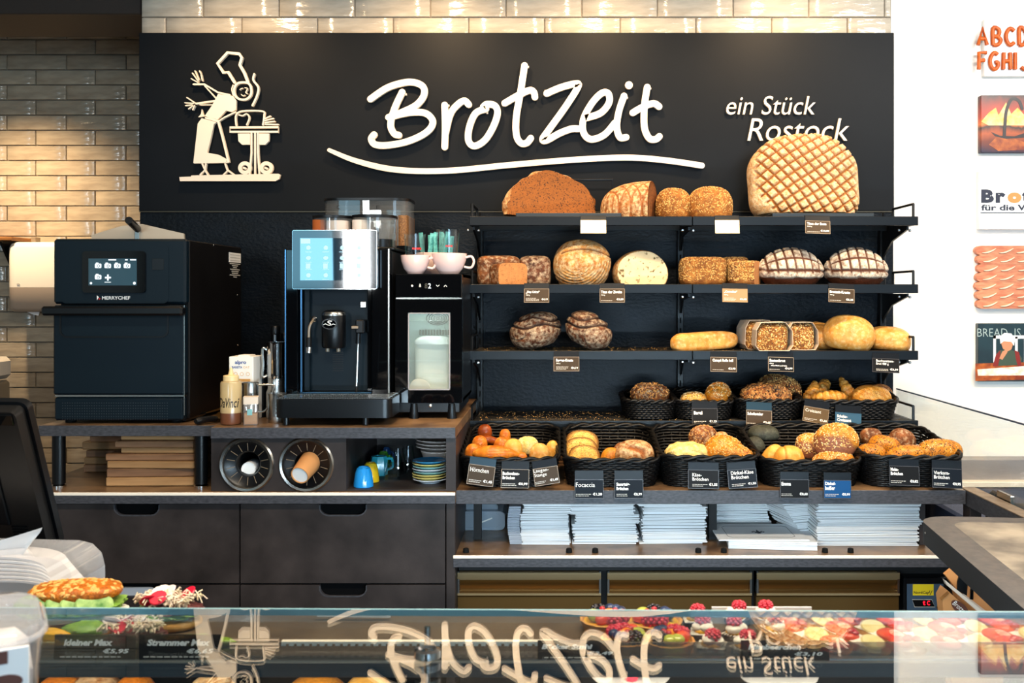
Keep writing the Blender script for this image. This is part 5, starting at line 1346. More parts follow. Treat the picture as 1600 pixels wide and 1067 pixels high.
for k in range(900):
    zs = ZS[3] if k % 3 else ZS[2]; j = r.randrange(9); x = r.uniform(XL + .03, XR - .03) if r.random() < .4 else r.uniform(XL + .03, .5); y = 3.946 + j * .0355 + r.uniform(0, .019); s = r.uniform(.0008, .0022)
    g.box((x, y, zs - .003), (x + s * 1.4, y + s, zs - .003 + s))
solo('bread_crumbs', g, 'crumbs', 'pale crumbs and seeds scattered on the lower rack shelves', 'crumbs', kind='stuff', smooth=0)
bf = thing('wire_frame', 'black rectangular wire bracket behind the big cut loaf on the top shelf', 'bracket', (X(924, 4.2), 4.2, ZS[0]))
part('wire', G().tube([P(862, 335, 4.2), P(862, 281, 4.2), P(957, 281, 4.2), P(957, 335, 4.2)], .005, 6), 'rack_black', bf, w=True)

# ---------------------------------------------------------------- dough colours
crust('crust_rye', '#4f2912', '#8c5228', '#d9c3a0', .40, '#3a1c0d')
crust('crust_dark', '#38190c', '#6f3b1c', '#d0b898', .58, '#30170c', bump=.8)
crust('crust_flour', '#6f3c1a', '#a5652c', '#d9bd90', .66, '#8a4a18', bump=.5)
crust('crust_scored', '#6a3a1c', '#a89880', '#ddd2c0', .85, '#4a220e', bump=.5)
crust('crust_giant', '#bf7f40', '#d6a468', '#e8d0a8', .80, '#a05a18', bump=.7)
crust('crust_country', '#935722', '#cf9146', '#e3cca0', .6, '#5b2f14', bump=.5)
crust('crust_white', '#bd7a2c', '#d9a456', '#e9cb94', .36, '#f0d090', rough=.45, bump=.15, speck=.3)
crust('crust_seed', '#6e3e16', '#9c6226', '#c0904c', .4, '#70400f', bump=.9, bscale=340)
crust('crust_gold', '#a9600f', '#cd8526', '#e0aa58', .28, '#8a4a12', rough=.38, bump=.25)
crust('crust_lye', '#a85316', '#dc8528', '#f0b058', .25, '#f0d5a5', rough=.22, bump=.08, speck=.15)
crust('crust_lye_dark', '#6a2c10', '#a04a1a', '#92501f', .2, '#2a1008', rough=.2, bump=.08, speck=.15)
crust('crust_spelt', '#a9600f', '#cd8526', '#e0aa58', .28, '#8a5236', rough=.5, bump=.4)
crust('crust_cheese', '#cfa94e', '#e3cb84', '#efdfae', .5, '#c98f38', rough=.4, bump=.6)
crust('crust_emma', '#c4832c', '#d9a44c', '#eccb84', .3, '#b8701f', rough=.4, bump=.12, speck=.25)
crust('crust_choc', '#6f3d1c', '#9a6030', '#d2a868', .4, '#2e160b', bump=1)
crust('crust_croissant', '#bc721f', '#d99c42', '#ecc680', .4, '#b06a1c', rough=.35, bump=.3)
crust('crust_shade', '#282a22', '#3a3c32', '#525448', .4, '#3a3c34', bump=.3)  # shade at the rear of the basket, put into the crust colour
crust('crust_herb', '#c98f38', '#dfb055', '#ecd08c', .3, '#6a4418', rough=.5, bump=.4)
crumb('crumb_rye', '#7d4611', '#3f2008', 170, .425)
crumb('crumb_brown', '#b07440', '#7a4620', 170, .38)
crumb('crumb_white', '#cdb58c', '#5e4926', 60, .39)
mat('seed_tan', '#d2a763', .6); mat('seed_pale', '#ead2a0', .6); mat('seed_brown', '#6e4520', .6); mat('seed_black', '#241a12', .5); mat('choc_chip', '#26130a', .4); mat('nut', '#c78d4c', .6); mat('almond', '#e0a95a', .5)

# ---------------------------------------------------------------- loaves on the rack
def onshelf(k, px0, px1, pyt, y=4.08): c, w, h = at(px0, px1, pyt, ZS[k] - .002, y); return (c, y, ZS[k] - .002), w, h
LO = 'loaf'
# top shelf
st = []
for px0, px1, lb in ((808, 968, 'black slate serving board under the big cut loaf'), (1196, 1350, 'black slate serving board under the giant loaf')):
    (c, y, z), w, _ = onshelf(0, px0, px1, 330)
    solo('slate_board', G().box((-w / 2, -.13, 0), (w / 2, .13, .018), .002), 'slate', lb, 'board', (c, 4.08, z))
zt = .0185
(c, y, z), w, h = onshelf(0, 786, 932, 270)
def w_dome(p, u): p[:, 2] *= 1 - .12 * u[:, 0] ** 2 + .05 * np.sin(u[:, 0] * 3 + 2); return p
dough('cut_loaf', 'big brown loaf showing its wide orange-brown cut face, top shelf', LO, (c, 4.08, z + zt), (w, .26, h - zt), 'crust_flour', (0, 0, .0), cutmat='crumb_rye', n=30, e=2.2, flat=.25, lump=.05, fine=.06, seed=2, cut=((.012, -.012, 0), (.30, -1, .10)), warp=w_dome)
(c, y, z), w, h = onshelf(0, 937, 1027, 283)
dough('half_loaf', 'floury half loaf with diamond cuts and a cut end, top shelf', LO, (c + w * .42, 4.08, z), (w * 1.85, .24, h), 'crust_flour', (0, 0, -.10), cutmat='crumb_rye', n=72, e=2.4, flat=.3, lump=.03, seed=5, cut=((0, 0, 0), (1, -.16, 0)), score=sc_cross(.034, .20, (32, -50), (0, 1)), depth=.004)
for i, (a, b_, t_) in enumerate(((1025, 1079, 294), (1074, 1143, 292))):
    (c, y, z), w, h = onshelf(0, a, b_, t_, 4.10 - i * .03)
    dough('seeded_loaf', ('round golden seeded loaf half hidden by its twin, top shelf', 'larger round golden seeded loaf next to the blank tag, top shelf')[i], LO, (c, y, z), (w, .2, h), 'crust_seed', group='seeded round loaves', n=24, e=2.6, flat=.5, lump=.02, seed=7 + i, seeds=((900, .0035, 'seed_tan'), (300, .0033, 'seed_brown')))
(c, y, z), w, h = onshelf(0, 1172, 1348, 205, 4.08)
def w_giant(p, u):
    p[:, 0] *= 1 - .10 * u[:, 2] + .03 * np.sin(u[:, 2] * 5); return p
def giant_score(p, u):
    b_ = p[:, 2] + .03 * u[:, 0]
    f = sc_cross(.037, .34, (38, -56), (0, 2), .004)(p, u)
    return f * np.maximum(sstep(-.98, -.85, u[:, 2]) * (u[:, 0] + .9 * u[:, 2] > -1.25), 0) * sstep(.97, .85, np.abs(u[:, 0]))
dough('giant_loaf', 'giant pale loaf with deep diamond cuts leaning upright on the top shelf', LO, (c, 4.12, z + zt), (w * .98, .20, h - zt), 'crust_giant', (-.16, 0, 0), n=84, e=2.9, flat=.8, lump=.025, seed=11, score=giant_score, depth=.012, warp=w_giant, fine=.004)
# second shelf
(c, y, z), w, h = onshelf(1, 746, 813, 400)
dough('box_loaf', 'dark rye box loaf at the end of the second shelf', LO, (c, 4.08, z), (w, .16, h), 'crust_rye', (0, 0, .05), n=22, e=5.5, flat=.85, lump=.02, fine=.012, seed=21)
(c, y, z), w, h = onshelf(1, 812, 859, 400)
dough('box_loaf', 'floury rye box loaf behind the cut piece, second shelf', LO, (c, 4.09, z), (w * 1.06, .15, h), 'crust_dark', n=20, e=5, flat=.85, lump=.025, fine=.015, seed=22)
(c, y, z), w, h = onshelf(1, 771, 824, 411, 3.99)
dough('cut_box_loaf', 'piece of rye box loaf with a smooth brown cut face, second shelf', LO, (c, 3.99, z), (w * 1.0, .16, h), 'crust_rye', (0, 0, .62), cutmat='crumb_brown', n=22, e=5, flat=.8, lump=.015, seed=23, cut=((0, -.02, 0), (0, -1, 0)))
(c, y, z), w, h = onshelf(1, 865, 954, 374)
def ringw(p, u):
    rr = np.hypot(p[:, 0] - .02, p[:, 2] - .06)
    return sc_ring(.011, 1, (-.03, .035), .55)(p, u) * sstep(.02, -.1, u[:, 2] - .25 * u[:, 0]) * .8 + .9 * sstep(.06, .0, np.abs(u[:, 2] - .62 + .3 * u[:, 0] ** 2)) * (u[:, 0] > -.75)
dough('round_loaf', 'big round floury loaf with ring marks and an opened top crust', LO, (c, 4.07, z), (w, .20, h), 'crust_country', (0, .0, 0), n=46, e=2.2, flat=.72, lump=.04, seed=25, score=ringw, depth=.006)
(c, y, z), w, h = onshelf(1, 957, 1044, 391)
dough('half_round_loaf', 'cut country loaf with an open white crumb face, second shelf', LO, (c, 4.10, z), (w, .30, h), 'crust_country', (0, 0, .12), cutmat='crumb_white', n=30, e=2.0, flat=.45, lump=.03, seed=27, cut=((0, -.06, 0), (.05, -1, .12)))
for i, (a, b_, t_, y, lb, ct) in enumerate(((1064, 1131, 402, 4.05, 'seeded box loaf standing lengthwise next to the rack centre', None), (1128, 1166, 402, 4.12, 'seeded box loaf behind the cut seeded piece', None), (1139, 1188, 408, 4.0, 'seeded box loaf with a cut end, second shelf', 1))):
    (c, y, z), w, h = onshelf(1, a, b_, t_, y)
    kw = dict(cut=((0, 0, 0), (1, -.25, 0)), cutmat='crumb_brown') if ct else {}
    dough('seeded_box_loaf', lb, LO, (c + (w * .4 if ct else 0), y, z), (w * (1.8 if ct else 1.04), .13, h), 'crust_seed', (0, 0, -.12 if ct else .03), n=24, e=6, flat=.9, lump=.012, seed=31 + i, seeds=((1100, .0034, 'seed_tan'), (500, .0032, 'seed_brown'), (200, .003, 'seed_black')), **kw)
def sc_scored(p, u):
    g_ = sc_loaf(.036, 5.2, .36, .34)(p, u)
    bare = sstep(.12, -.02, np.abs(u[:, 2] + .02 + .10 * lumps(u, 4, 5))) + sstep(-.25, -.40, u[:, 2])
    return np.clip(np.maximum(g_, bare + .35 * (lumps(u, 9, 3) > .25)), 0, 1)
for i, (a, b_, t_, lb) in enumerate(((1181, 1288, 386, 'dark oval loaf with a grid of floury cuts, between seeded box loaf and its twin'), (1286, 1387, 386, 'dark oval loaf with a grid of floury cuts at the end of the second shelf'))):
    (c, y, z), w, h = onshelf(1, a, b_, t_, 4.06)
    dough('scored_loaf', lb, LO, (c, 4.06, z), (w, .20, h), 'crust_scored', (0, 0, (.05, -.08)[i]), n=60, e=1.8, flat=.6, lump=.02, seed=41 + i, score=sc_scored, depth=.006)
# third shelf
for i, (a, b_, t_, lb, ry) in enumerate(((806, 880, 490, 'dark rustic loaf with cracked floury crust leaning on its twin', -.30), (877, 947, 491, 'dark rustic loaf with a long floury ridge, tilted the other way', .48))):
    (c, y, z), w, h = onshelf(2, a, b_, t_, 4.05)
    def crk(p, u, i=i):
        a_ = (.5, -.6)[i]; v = u[:, 2] * math.cos(a_) + u[:, 0] * math.sin(a_) * .8
        d = np.minimum(np.abs(v - .25 - .12 * np.sin(u[:, 0] * 4)), np.abs(v - .62 - .1 * np.sin(u[:, 0] * 5 + 1)))
        return np.maximum(sstep(.10, .02, d), .55 * sstep(.07, .02, np.abs(lumps(u, 3.2, 50 + i, 5)))) 
    dough('rustic_loaf', lb, LO, (c + .004 - .016 * i, 4.06 - .04 * i, z + .010 + .010 * i), (w * 1.10, .18, h * (1.0 - .04 * i)), 'crust_dark', (0, ry, 0), n=40, e=2.1, flat=.9, lump=.05, fine=.02, seed=51 + i, score=crk, depth=.008)
(c, y, z), w, h = onshelf(2, 1044, 1156, 515, 4.02)
def w_bag(p, u):
    p[:, 2] *= 1 + .12 * np.exp(-((u[:, 0] + .75) / .18) ** 2); p[:, 1] *= 1 + .12 * np.exp(-((u[:, 0] + .75) / .18) ** 2)
    return p
dough('baguette', 'pale golden white bread stick lying on the third shelf', LO, (c + .005, 4.03, z), (w * 1.02, S(28, 4.03), S(28, 4.03)), 'crust_white', (0, -.045, .35), n=26, e=3.2, flat=.8, lump=.02, seed=55, warp=w_bag)
for i, (a, b_, t_, y, lb) in enumerate(((1156, 1204, 499, 4.10, 'seed loaf in a pale paper band, hindmost of three, nearest the bread stick'), (1176, 1233, 502, 3.99, 'seed loaf in a pale paper band, middle of three and in front'), (1226, 1272, 502, 4.05, 'seed loaf in a pale paper band beside the smooth white loaves'))):
    (c, y, z), w, h = onshelf(2, a, b_, t_, y)
    t = thing('wrapped_seed_loaf', lb, LO, (c, y, z), (0, 0, .06 - .1 * (i > 0)), 'paper-banded seed loaves')
    p, q_, k, _ = blob((w * .86, .15, h * .93), 20, 4.5, .85, .03, 3, 60 + i)
    lf = bpy.data.objects.new('loaf_body', kmesh('loaf_body', p + np.array((-w * .02, .0, .003)), q_, k, 'crust_seed')); COL.objects.link(lf); lf.parent = t
    p = p + np.array((-w * .02, 0, .003))
    for j, (n_, s_, m_) in enumerate(((700, .0042, 'seed_tan'), (420, .004, 'seed_brown'), (240, .004, 'seed_pale'), (200, .0036, 'seed_black'))):
        part('seeds', seedsg(p, q_, n_, s_, 70 + i * 9 + j, lambda c_, n: (n[:, 1] < .2) * 1.0), m_, lf, smooth=0, kind='stuff')
    pts = [(-w * .40, h * .02), (-w * .5, h * .18), (-w * .48, h * .72), (-w * .36, h * .97), (w * .30, h * .99), (w * .48, h * .70), (w * .5, h * .2), (w * .40, h * .02)]
    g = G(); n = len(pts)
    v = [(a_, -.083, b2) for a_, b2 in pts] + [(a_, .07, b2) for a_, b2 in pts] + [(a_ * .985, -.083, b2 * .985 + .001) for a_, b2 in pts] + [(a_ * .985, .07, b2 * .985 + .001) for a_, b2 in pts]
    f = []
    for j in range(n):
        l = (j + 1) % n; f += [(j, l, n + l, n + j)[::-1], (2 * n + j, 2 * n + l, 3 * n + l, 3 * n + j), (j, 2 * n + j, 2 * n + l, l)[::-1], (n + j, n + l, 3 * n + l, 3 * n + j)[::-1]]
    part('paper_band', g.add(v, f), 'wrap_paper', t, smooth=0)
(c, y, z), w, h = onshelf(2, 1250, 1302, 503, 4.15)
dough('white_loaf', 'smooth white loaf mostly hidden behind the biggest one', LO, (c, 4.15, z), (w * 1.3, .2, h), 'crust_white', n=22, e=2.1, flat=.6, seed=81)
(c, y, z), w, h = onshelf(2, 1282, 1361, 491, 4.05)
dough('white_loaf', 'biggest smooth round white loaf on the third shelf', LO, (c, 4.03, z), (w, .18, h), 'crust_white', (0, .12, 0), n=28, e=2.15, flat=.72, lump=.03, seed=82, score=sc_slash(((-.02, -.02, .03, .01),), .012), depth=.003)
(c, y, z), w, h = onshelf(2, 1358, 1424, 510, 4.06)
dough('white_loaf', 'pale oblong white loaf at the end of the third shelf', LO, (c - .004, 4.08, z), (w, .20, h), 'crust_white', (0, .06, -.1), n=26, e=2.5, flat=.6, lump=.03, seed=83)

# ---------------------------------------------------------------- wicker baskets
def basket(name, label, px0, px1, yf, yb, zb, hf, hb, flare=1.12, floor_z=.045, courses=None, rot=0, rc=.07):
    w = (X(px1, yf + .03) - X(px0, yf + .03)) / flare; d = (yb - yf) / flare
    c = (X((px0 + px1) / 2, yf + .03), (yf + yb) / 2, zb)
    t = thing(name, label, 'basket', c, (0, 0, rot), 'black wicker baskets')
    Sn = 44; base_ = []
    pl = rrect(w, d, rc, 8); per = [0]
    for i in range(len(pl)): per.append(per[-1] + math.dist(pl[i], pl[(i + 1) % len(pl)]))
    def pt(s):
        s = s % per[-1]
        for i in range(len(pl)):
            if s <= per[i + 1]:
                f = (s - per[i]) / max(1e-9, per[i + 1] - per[i]); a, b2 = pl[i], pl[(i + 1) % len(pl)]
                return (a[0] + (b2[0] - a[0]) * f, a[1] + (b2[1] - a[1]) * f)
        return pl[0]
    P0 = [pt(per[-1] * k / (2 * Sn)) for k in range(2 * Sn)]
    def hh(y): return hf + (hb - hf) * min(1, max(0, (y + d / 2) / d)) ** 1.3
    nc = courses or max(6, int((hf + hb) / 2 / .0090))
    g = G()
    for i in range(nc):
        tt = (i + .6) / nc; fl = 1 + (flare - 1) * tt; pts = []
        for k, (x, y) in enumerate(P0):
            nx, ny = x / (w / 2), y / (d / 2); L = math.hypot(nx, ny) or 1
            e = .0032 * (1 if (k + i) % 2 else -1) + random.uniform(-.0006, .0006)
            pts.append((x * fl + nx / L * e, y * fl + ny / L * e, tt * hh(y) + random.uniform(-.0008, .0008)))
        g.tube(pts, max(.0042, (hf + hb) / 2 / nc * .54), 4, True)
    part('weave', g, 'wicker', t, kind='stuff', smooth=180)
    g = G()
    for k in range(0, 2 * Sn, 2):
        x, y = P0[k]; g.tube([(x, y, .002), (x * flare, y * flare, hh(y))], .0026, 4)
    part('stakes', g, 'wicker', t, kind='stuff', smooth=180)
    for ph in (0, math.pi):
        pts = []
        for k, (x, y) in enumerate(P0):
            a = k * .95 + ph; nx, ny = x / (w / 2), y / (d / 2); L = math.hypot(nx, ny) or 1
            pts.append((x * flare + nx / L * .006 * math.cos(a), y * flare + ny / L * .006 * math.cos(a), hh(y) + .006 * math.sin(a)))
        part('rim_strand', G().tube(pts, .0062, 5, True), 'wicker', t, smooth=180)
    part('floor', G().prism([(x * .97, y * .97) for x, y in pl], .002, floor_z, 'xy'), 'wicker', t)
    return t
ZB3 = ZS[3] - .002
b4 = [basket('wicker_basket', lb, a, b_, 3.95, 4.24, ZB3, hf, hb, floor_z=.03, rc=.055) for a, b_, hf, hb, lb in (
    (975, 1057, .072, .085, 'small round wicker basket with a single roll on the lowest rack shelf'),
    (1054, 1146, .07, .095, 'small wicker basket with two seeded rings behind a price tag'),
    (1150, 1254, .075, .105, 'small wicker basket with chocolate-chip buns'),
    (1249, 1404, .072, .12, 'wide wicker basket with croissants at the end of the lowest rack shelf'))]
bb = [basket('wicker_basket', lb, a + 3, b_ - 3, 3.43, 3.90, ZL + .0005, hf, hb, floor_z=.05) for a, b_, hf, hb, lb in (
    (716, 875, .098, .155, 'wicker basket with horn rolls and lye sticks, nearest the coffee counter'),
    (878, 1036, .095, .155, 'wicker basket with flat herb breads and split sourdough rolls'),
    (1030, 1190, .105, .155, 'wicker basket with pale cheese rolls in the middle of the front row'),
    (1187, 1352, .090, .155, 'wicker basket with smooth yellow rolls and dark seeded rolls'),
    (1348, 1510, .105, .155, 'wicker basket with poppy rolls at the far end of the front row'))]
# rolls in the rack baskets
def roll(name, label, px0, px1, pyt, pyb, y, m, dep=None, rot=(0, 0, 0), cat='roll', group=None, **kw):
    z0 = Z(pyb, y); c, w, h = at(px0, px1, pyt, z0, y); kw.setdefault('n', 18); kw.setdefault('flat', .55); dep = dep or (w * .8 if y > 3.57 else min(w * .8, .085))
    return dough(name, label, cat, (c, y, z0), (w, dep or w * .8, h), m, rot, group, **kw)
YK = 4.10
roll('nut_roll', 'round roll with nuts and seeds alone in a small basket', 985, 1046, 597, 628, YK, 'crust_rye', seed=101, e=2.2, score=sc_slash(((-.03, .03, .05, -.02),), .012), depth=.006, seeds=((260, .006, 'nut'), (220, .004, 'choc_chip')))
roll('seeded_ring', 'seeded ring roll lying flat in the small basket', 1063, 1104, 612, 633, 4.05, 'crust_emma', seed=102, e=2.3, seeds=((240, .0036, 'seed_pale'), (90, .0034, 'seed_brown')))
roll('seeded_ring', 'seeded ring roll standing up in the small basket', 1094, 1137, 595, 632, 4.08, 'crust_gold', rot=(0, .5, .3), seed=103, e=2.2, seeds=((260, .0036, 'seed_pale'), (140, .0034, 'seed_brown')))
roll('chocolate_bun', 'chocolate-chip crumble bun in front in its basket', 1157, 1236, 598, 632, 4.04, 'crust_choc', seed=104, e=2.3, fine=.03, seeds=((420, .0052, 'choc_chip'), (420, .005, 'nut')))
roll('chocolate_bun', 'chocolate-chip crumble bun leaning behind the front one', 1180, 1250, 585, 622, 4.15, 'crust_choc', rot=(0, .15, 0), seed=105, e=2.2, fine=.03, seeds=((300, .0052, 'choc_chip'), (520, .005, 'seed_tan')))
def crescent(name, label, c, L, r, bend, m, rot=(0, 0, 0), ridges=7, cat='croissant', group=None, taper=.75, seed=0, amp=.14, dark='k'):
    n = ridges * 7; sg = 18; V, K = [], []
    rr = np.random.default_rng(seed)
    for i in range(n + 1):
        t = i / n * 2 - 1; a = t * bend
        R = L / (2 * bend); cx, cy = R * math.sin(a), R * (1 - math.cos(a))
        ph = (i % 7) / 7; env = (1 - taper * abs(t) ** 1.8)
        rad = r * env * (1 - amp * (1 - math.sin(ph * math.pi)) * (abs(t) < .95)) * (.35 if i in (0, n) else 1)
        for j in range(sg):
            b2 = 2 * math.pi * j / sg; q2 = rad * (1 + .05 * math.sin(3 * b2 + i))
            nx, ny = math.sin(a), -math.cos(a)
            V.append((cx - nx * 0 + (-nx) * q2 * math.cos(b2) * -1, cy + ny * q2 * math.cos(b2), r + q2 * math.sin(b2) * (.95 if math.sin(b2) > 0 else .8)))
            K.append(sstep(0, .5, math.sin(ph * math.pi)) if ridges > 1 else 1)
    Fq = [(i * sg + j, i * sg + (j + 1) % sg, (i + 1) * sg + (j + 1) % sg, (i + 1) * sg + j) for i in range(n) for j in range(sg)]
    p = np.array(V); p[:, 2] -= p[:, 2].min(); me = mesh_of(name, p, np.array(Fq), m, 180)
    at_ = me.attributes.new('k', 'FLOAT', 'POINT'); at_.data.foreach_set('value', np.array(K, np.float32))
    o = bpy.data.objects.new(name, me); COL.objects.link(o); o.location, o.rotation_euler = c, rot
    o['_p'] = 1; del o['_p']
    return tag(o, label, cat, group), p, np.array(Fq)
crescent('croissant', 'golden croissant in front in the wide basket', P(1299, 632, 4.03), .165, .034, .8, 'crust_croissant', (0, 0, .1), seed=1)
crescent('croissant', 'golden croissant standing behind, tip up beside the price tags', P(1272, 622, 4.12), .14, .030, .9, 'crust_croissant', (.3, -.9, .3), seed=2)
crescent('croissant', 'golden croissant leaning behind the front one, tip pointing up', P(1318, 618, 4.14), .15, .030, .9, 'crust_croissant', (.2, 1.0, -.2), seed=3)
crescent('croissant', 'small golden croissant tip at the rear of the wide basket', P(1288, 612, 4.18), .13, .028, .9, 'crust_croissant', (.0, -.4, .9), seed=4)
roll('chocolate_croissant', 'pastry with thin chocolate stripes at the end of the wide basket', 1331, 1391, 601, 638, 4.04, 'crust_croissant', seed=110, e=2.4, n=34, cat='croissant', score=sc_cross(.016, .16, (25, 62), (0, 2)), depth=.0005)
roll('chocolate_croissant', 'dark-striped pastry behind the other striped one', 1352, 1395, 600, 630, 4.14, 'crust_choc', seed=111, e=2.4, cat='croissant')
for a in ((0, 0), (1, 0)): pass
# front row: horns and lye bread
GR = 'rolls in the front baskets'
def sausage(name, label, px, py, y, L, r, bend, m, rot, cat='roll', taper=.55, seed=0): return crescent(name, label, P(px, py, y), L, r, bend, m, rot, 1, cat, None, taper, seed, 0)
sausage('horn_roll', 'long glossy orange horn roll in front behind the price tags', 772, 722, 3.53, .17, .034, .35, 'crust_lye', (0, .03, -.05), taper=.5)
roll('horn_roll', 'stubby orange roll at the corner of the first basket', 726, 752, 693, 723, 3.56, 'crust_lye', seed=120)
roll('horn_roll', 'shiny orange-brown roll above the stubby one', 737, 762, 680, 705, 3.62, 'crust_lye', seed=121)
roll('horn_roll', 'shiny orange-brown roll next to the pale rolls', 769, 793, 682, 704, 3.62, 'crust_lye', seed=122, rot=(0, .3, 0))
roll('lye_roll', 'dark glossy lye roll with a knot, high in the rear corner', 746, 769, 663, 683, 3.78, 'crust_lye_dark', seed=123, n=16)
roll('lye_roll', 'dark glossy lye roll standing at the rear of the first basket', 780, 798, 670, 690, 3.76, 'crust_lye', seed=124, n=16)
sausage('lye_roll', 'dark twisted lye roll lying behind the orange ones', 764, 694, 3.70, .09, .018, .4, 'crust_lye_dark', (0, .2, .3))
roll('lye_stick', 'orange-brown lye stick end beside the long horn roll', 806, 824, 706, 722, 3.55, 'crust_lye', seed=125)
roll('buckwheat_roll', 'pale golden roll in the middle of the first basket', 786, 817, 685, 718, 3.60, 'crust_emma', seed=126)
roll('buckwheat_roll', 'pale split roll with a crest at the rear of the first basket', 806, 842, 681, 708, 3.68, 'crust_cheese', seed=127, fine=.03, score=sc_slash(((-.04, .0, .04, .01),), .01), depth=.006)
roll('buckwheat_roll', 'pale shiny roll in front at the right rim of the first basket', 827, 858, 692, 722, 3.56, 'crust_white', seed=128)
roll('buckwheat_roll', 'pale roll standing against the rim behind the shiny one', 848, 868, 687, 716, 3.62, 'crust_emma', seed=129, rot=(0, .25, 0))
# flat herb breads and sourdough rolls
for i, (a, b_, t_, o_, y, lb) in enumerate(((882, 935, 671, 712, 3.78, 'flat herb bread hindmost of the leaning row'), (880, 936, 682, 724, 3.70, 'flat herb bread second from the back, rim toasted'), (885, 939, 694, 736, 3.62, 'flat herb bread third from the back'), (882, 939, 714, 748, 3.56, 'flat herb bread frontmost, cut by the basket rim'))):
    w = S(b_ - a, y); hgt = Z(t_, y) - Z(o_, y)
    dough('flat_bread', lb, 'bread', (X((a + b_) / 2, y), y, Z(o_, y)), (w * (1 - .02 * i), .034, hgt), 'crust_herb', (-.38, (.06, -.04, .05, 0)[i], 0), score=lambda p, u: sstep(.72, 1.0, np.hypot(u[:, 0], u[:, 2])) * .95, depth=.001, n=24, e=2.5, flat=.85, lump=.02, seed=140 + i, seeds=((170, .0022, 'seed_brown'), (120, .002, 'seed_black')), group='leaning herb breads')
roll('sourdough_roll', 'brown roll half hidden behind the split roll', 938, 972, 699, 735, 3.62, 'crust_gold', seed=145)
roll('sourdough_roll', 'big floury split roll lying on top with an open seam', 962, 1022, 687, 728, 3.58, 'crust_flour', seed=146, n=30, e=2.7, score=sc_slash(((-.025, -.03, .03, -.045),), .010), depth=.009, rot=(.25, 0, -.05))
roll('sourdough_roll', 'cut sourdough roll with pale rim under the split roll', 966, 1022, 727, 748, 3.555, 'crust_country', seed=147)
roll('sourdough_roll', 'dark-edged sourdough roll at the rear of the second basket', 957, 990, 691, 720, 3.70, 'crust_rye', seed=148)
# cheese rolls
roll('cheese_roll', 'pale lumpy cheese roll at the front of the third basket', 1038, 1107, 691, 722, 3.58, 'crust_cheese', seed=150, n=30, fine=.085, lump=.06)
roll('spelt_cheese_roll', 'long golden seeded roll lying across the third basket', 1096, 1160, 680, 722, 3.60, 'crust_gold', seed=151, n=24, rot=(0, .25, .2), seeds=((260, .0045, 'seed_tan'), (80, .004, 'seed_brown')))
roll('spelt_cheese_roll', 'golden seeded roll end at the front rim of the third basket', 1116, 1176, 694, 722, 3.56, 'crust_gold', seed=152, n=22, rot=(0, .2, -.1), seeds=((240, .0045, 'seed_tan'), (70, .004, 'seed_brown')))
roll('dark_seed_roll', 'dark seeded roll in the shade behind the cheese roll', 1076, 1122, 664, 700, 3.76, 'crust_rye', seed=153, seeds=((200, .004, 'nut'),))
roll('dark_seed_roll', 'pale-tipped roll peeking out above the long golden roll', 1116, 1138, 674, 690, 3.74, 'crust_country', seed=154, n=14)
# smooth yellow rolls and seeded spelt rolls
roll('shaded_roll', 'roll with shade put into its grey colour, behind the yellow rolls', 1169, 1217, 664, 686, 3.80, 'crust_shade', seed=160, n=14)
roll('shaded_roll', 'roll leaning on the rim, shade put into its grey colour', 1166, 1199, 681, 706, 3.72, 'crust_shade', seed=161, n=14, rot=(0, -.5, 0))
roll('yellow_roll', 'pale yellow elongated roll standing tilted at the rear', 1182, 1212, 690, 730, 3.62, 'crust_emma', seed=162, rot=(0, .55, 0), dep=.07)
roll('yellow_roll', 'round yellow roll in the middle with a soft crease', 1209, 1257, 696, 735, 3.58, 'crust_emma', seed=163, n=24, score=sc_slash(((-.02, -.05, -.02, .05),), .004), depth=.003)
roll('yellow_roll', 'yellow roll at the basket corner beside the round one', 1193, 1222, 716, 742, 3.56, 'crust_emma', seed=164)
roll('yellow_roll', 'yellow roll at the front rim over its price tag', 1204, 1263, 724, 745, 3.545, 'crust_emma', seed=165)
def bare_side(p, u): return sstep(.30, .0, u[:, 2] + .42 * lumps(u, 3, 8) + .35 * u[:, 0] + .25 * u[:, 1] + .2)
UPM = lambda c_, n: (n[:, 2] > .12) * 1.0
SD = ((330, .0042, 'seed_tan'), (160, .0038, 'seed_pale'), (110, .0036, 'seed_brown'))
roll('spelt_roll', 'seeded brown roll behind the largest one, next to the yellow rolls', 1242, 1287, 677, 714, 3.66, 'crust_spelt', seed=166, seeds=SD, score=bare_side, depth=.003)
roll('spelt_roll', 'largest seeded brown roll on top of the heap', 1273, 1342, 661, 709, 3.58, 'crust_spelt', seed=167, n=26, e=2.2, seeds=SD, score=bare_side, depth=.004, rot=(0, -.12, -.1))
roll('spelt_roll', 'seeded brown roll at the front of the heap over the blue tag', 1268, 1338, 703, 742, 3.545, 'crust_spelt', seed=168, n=26, seeds=SD, rot=(0, -.1, 0), score=bare_side, depth=.004)
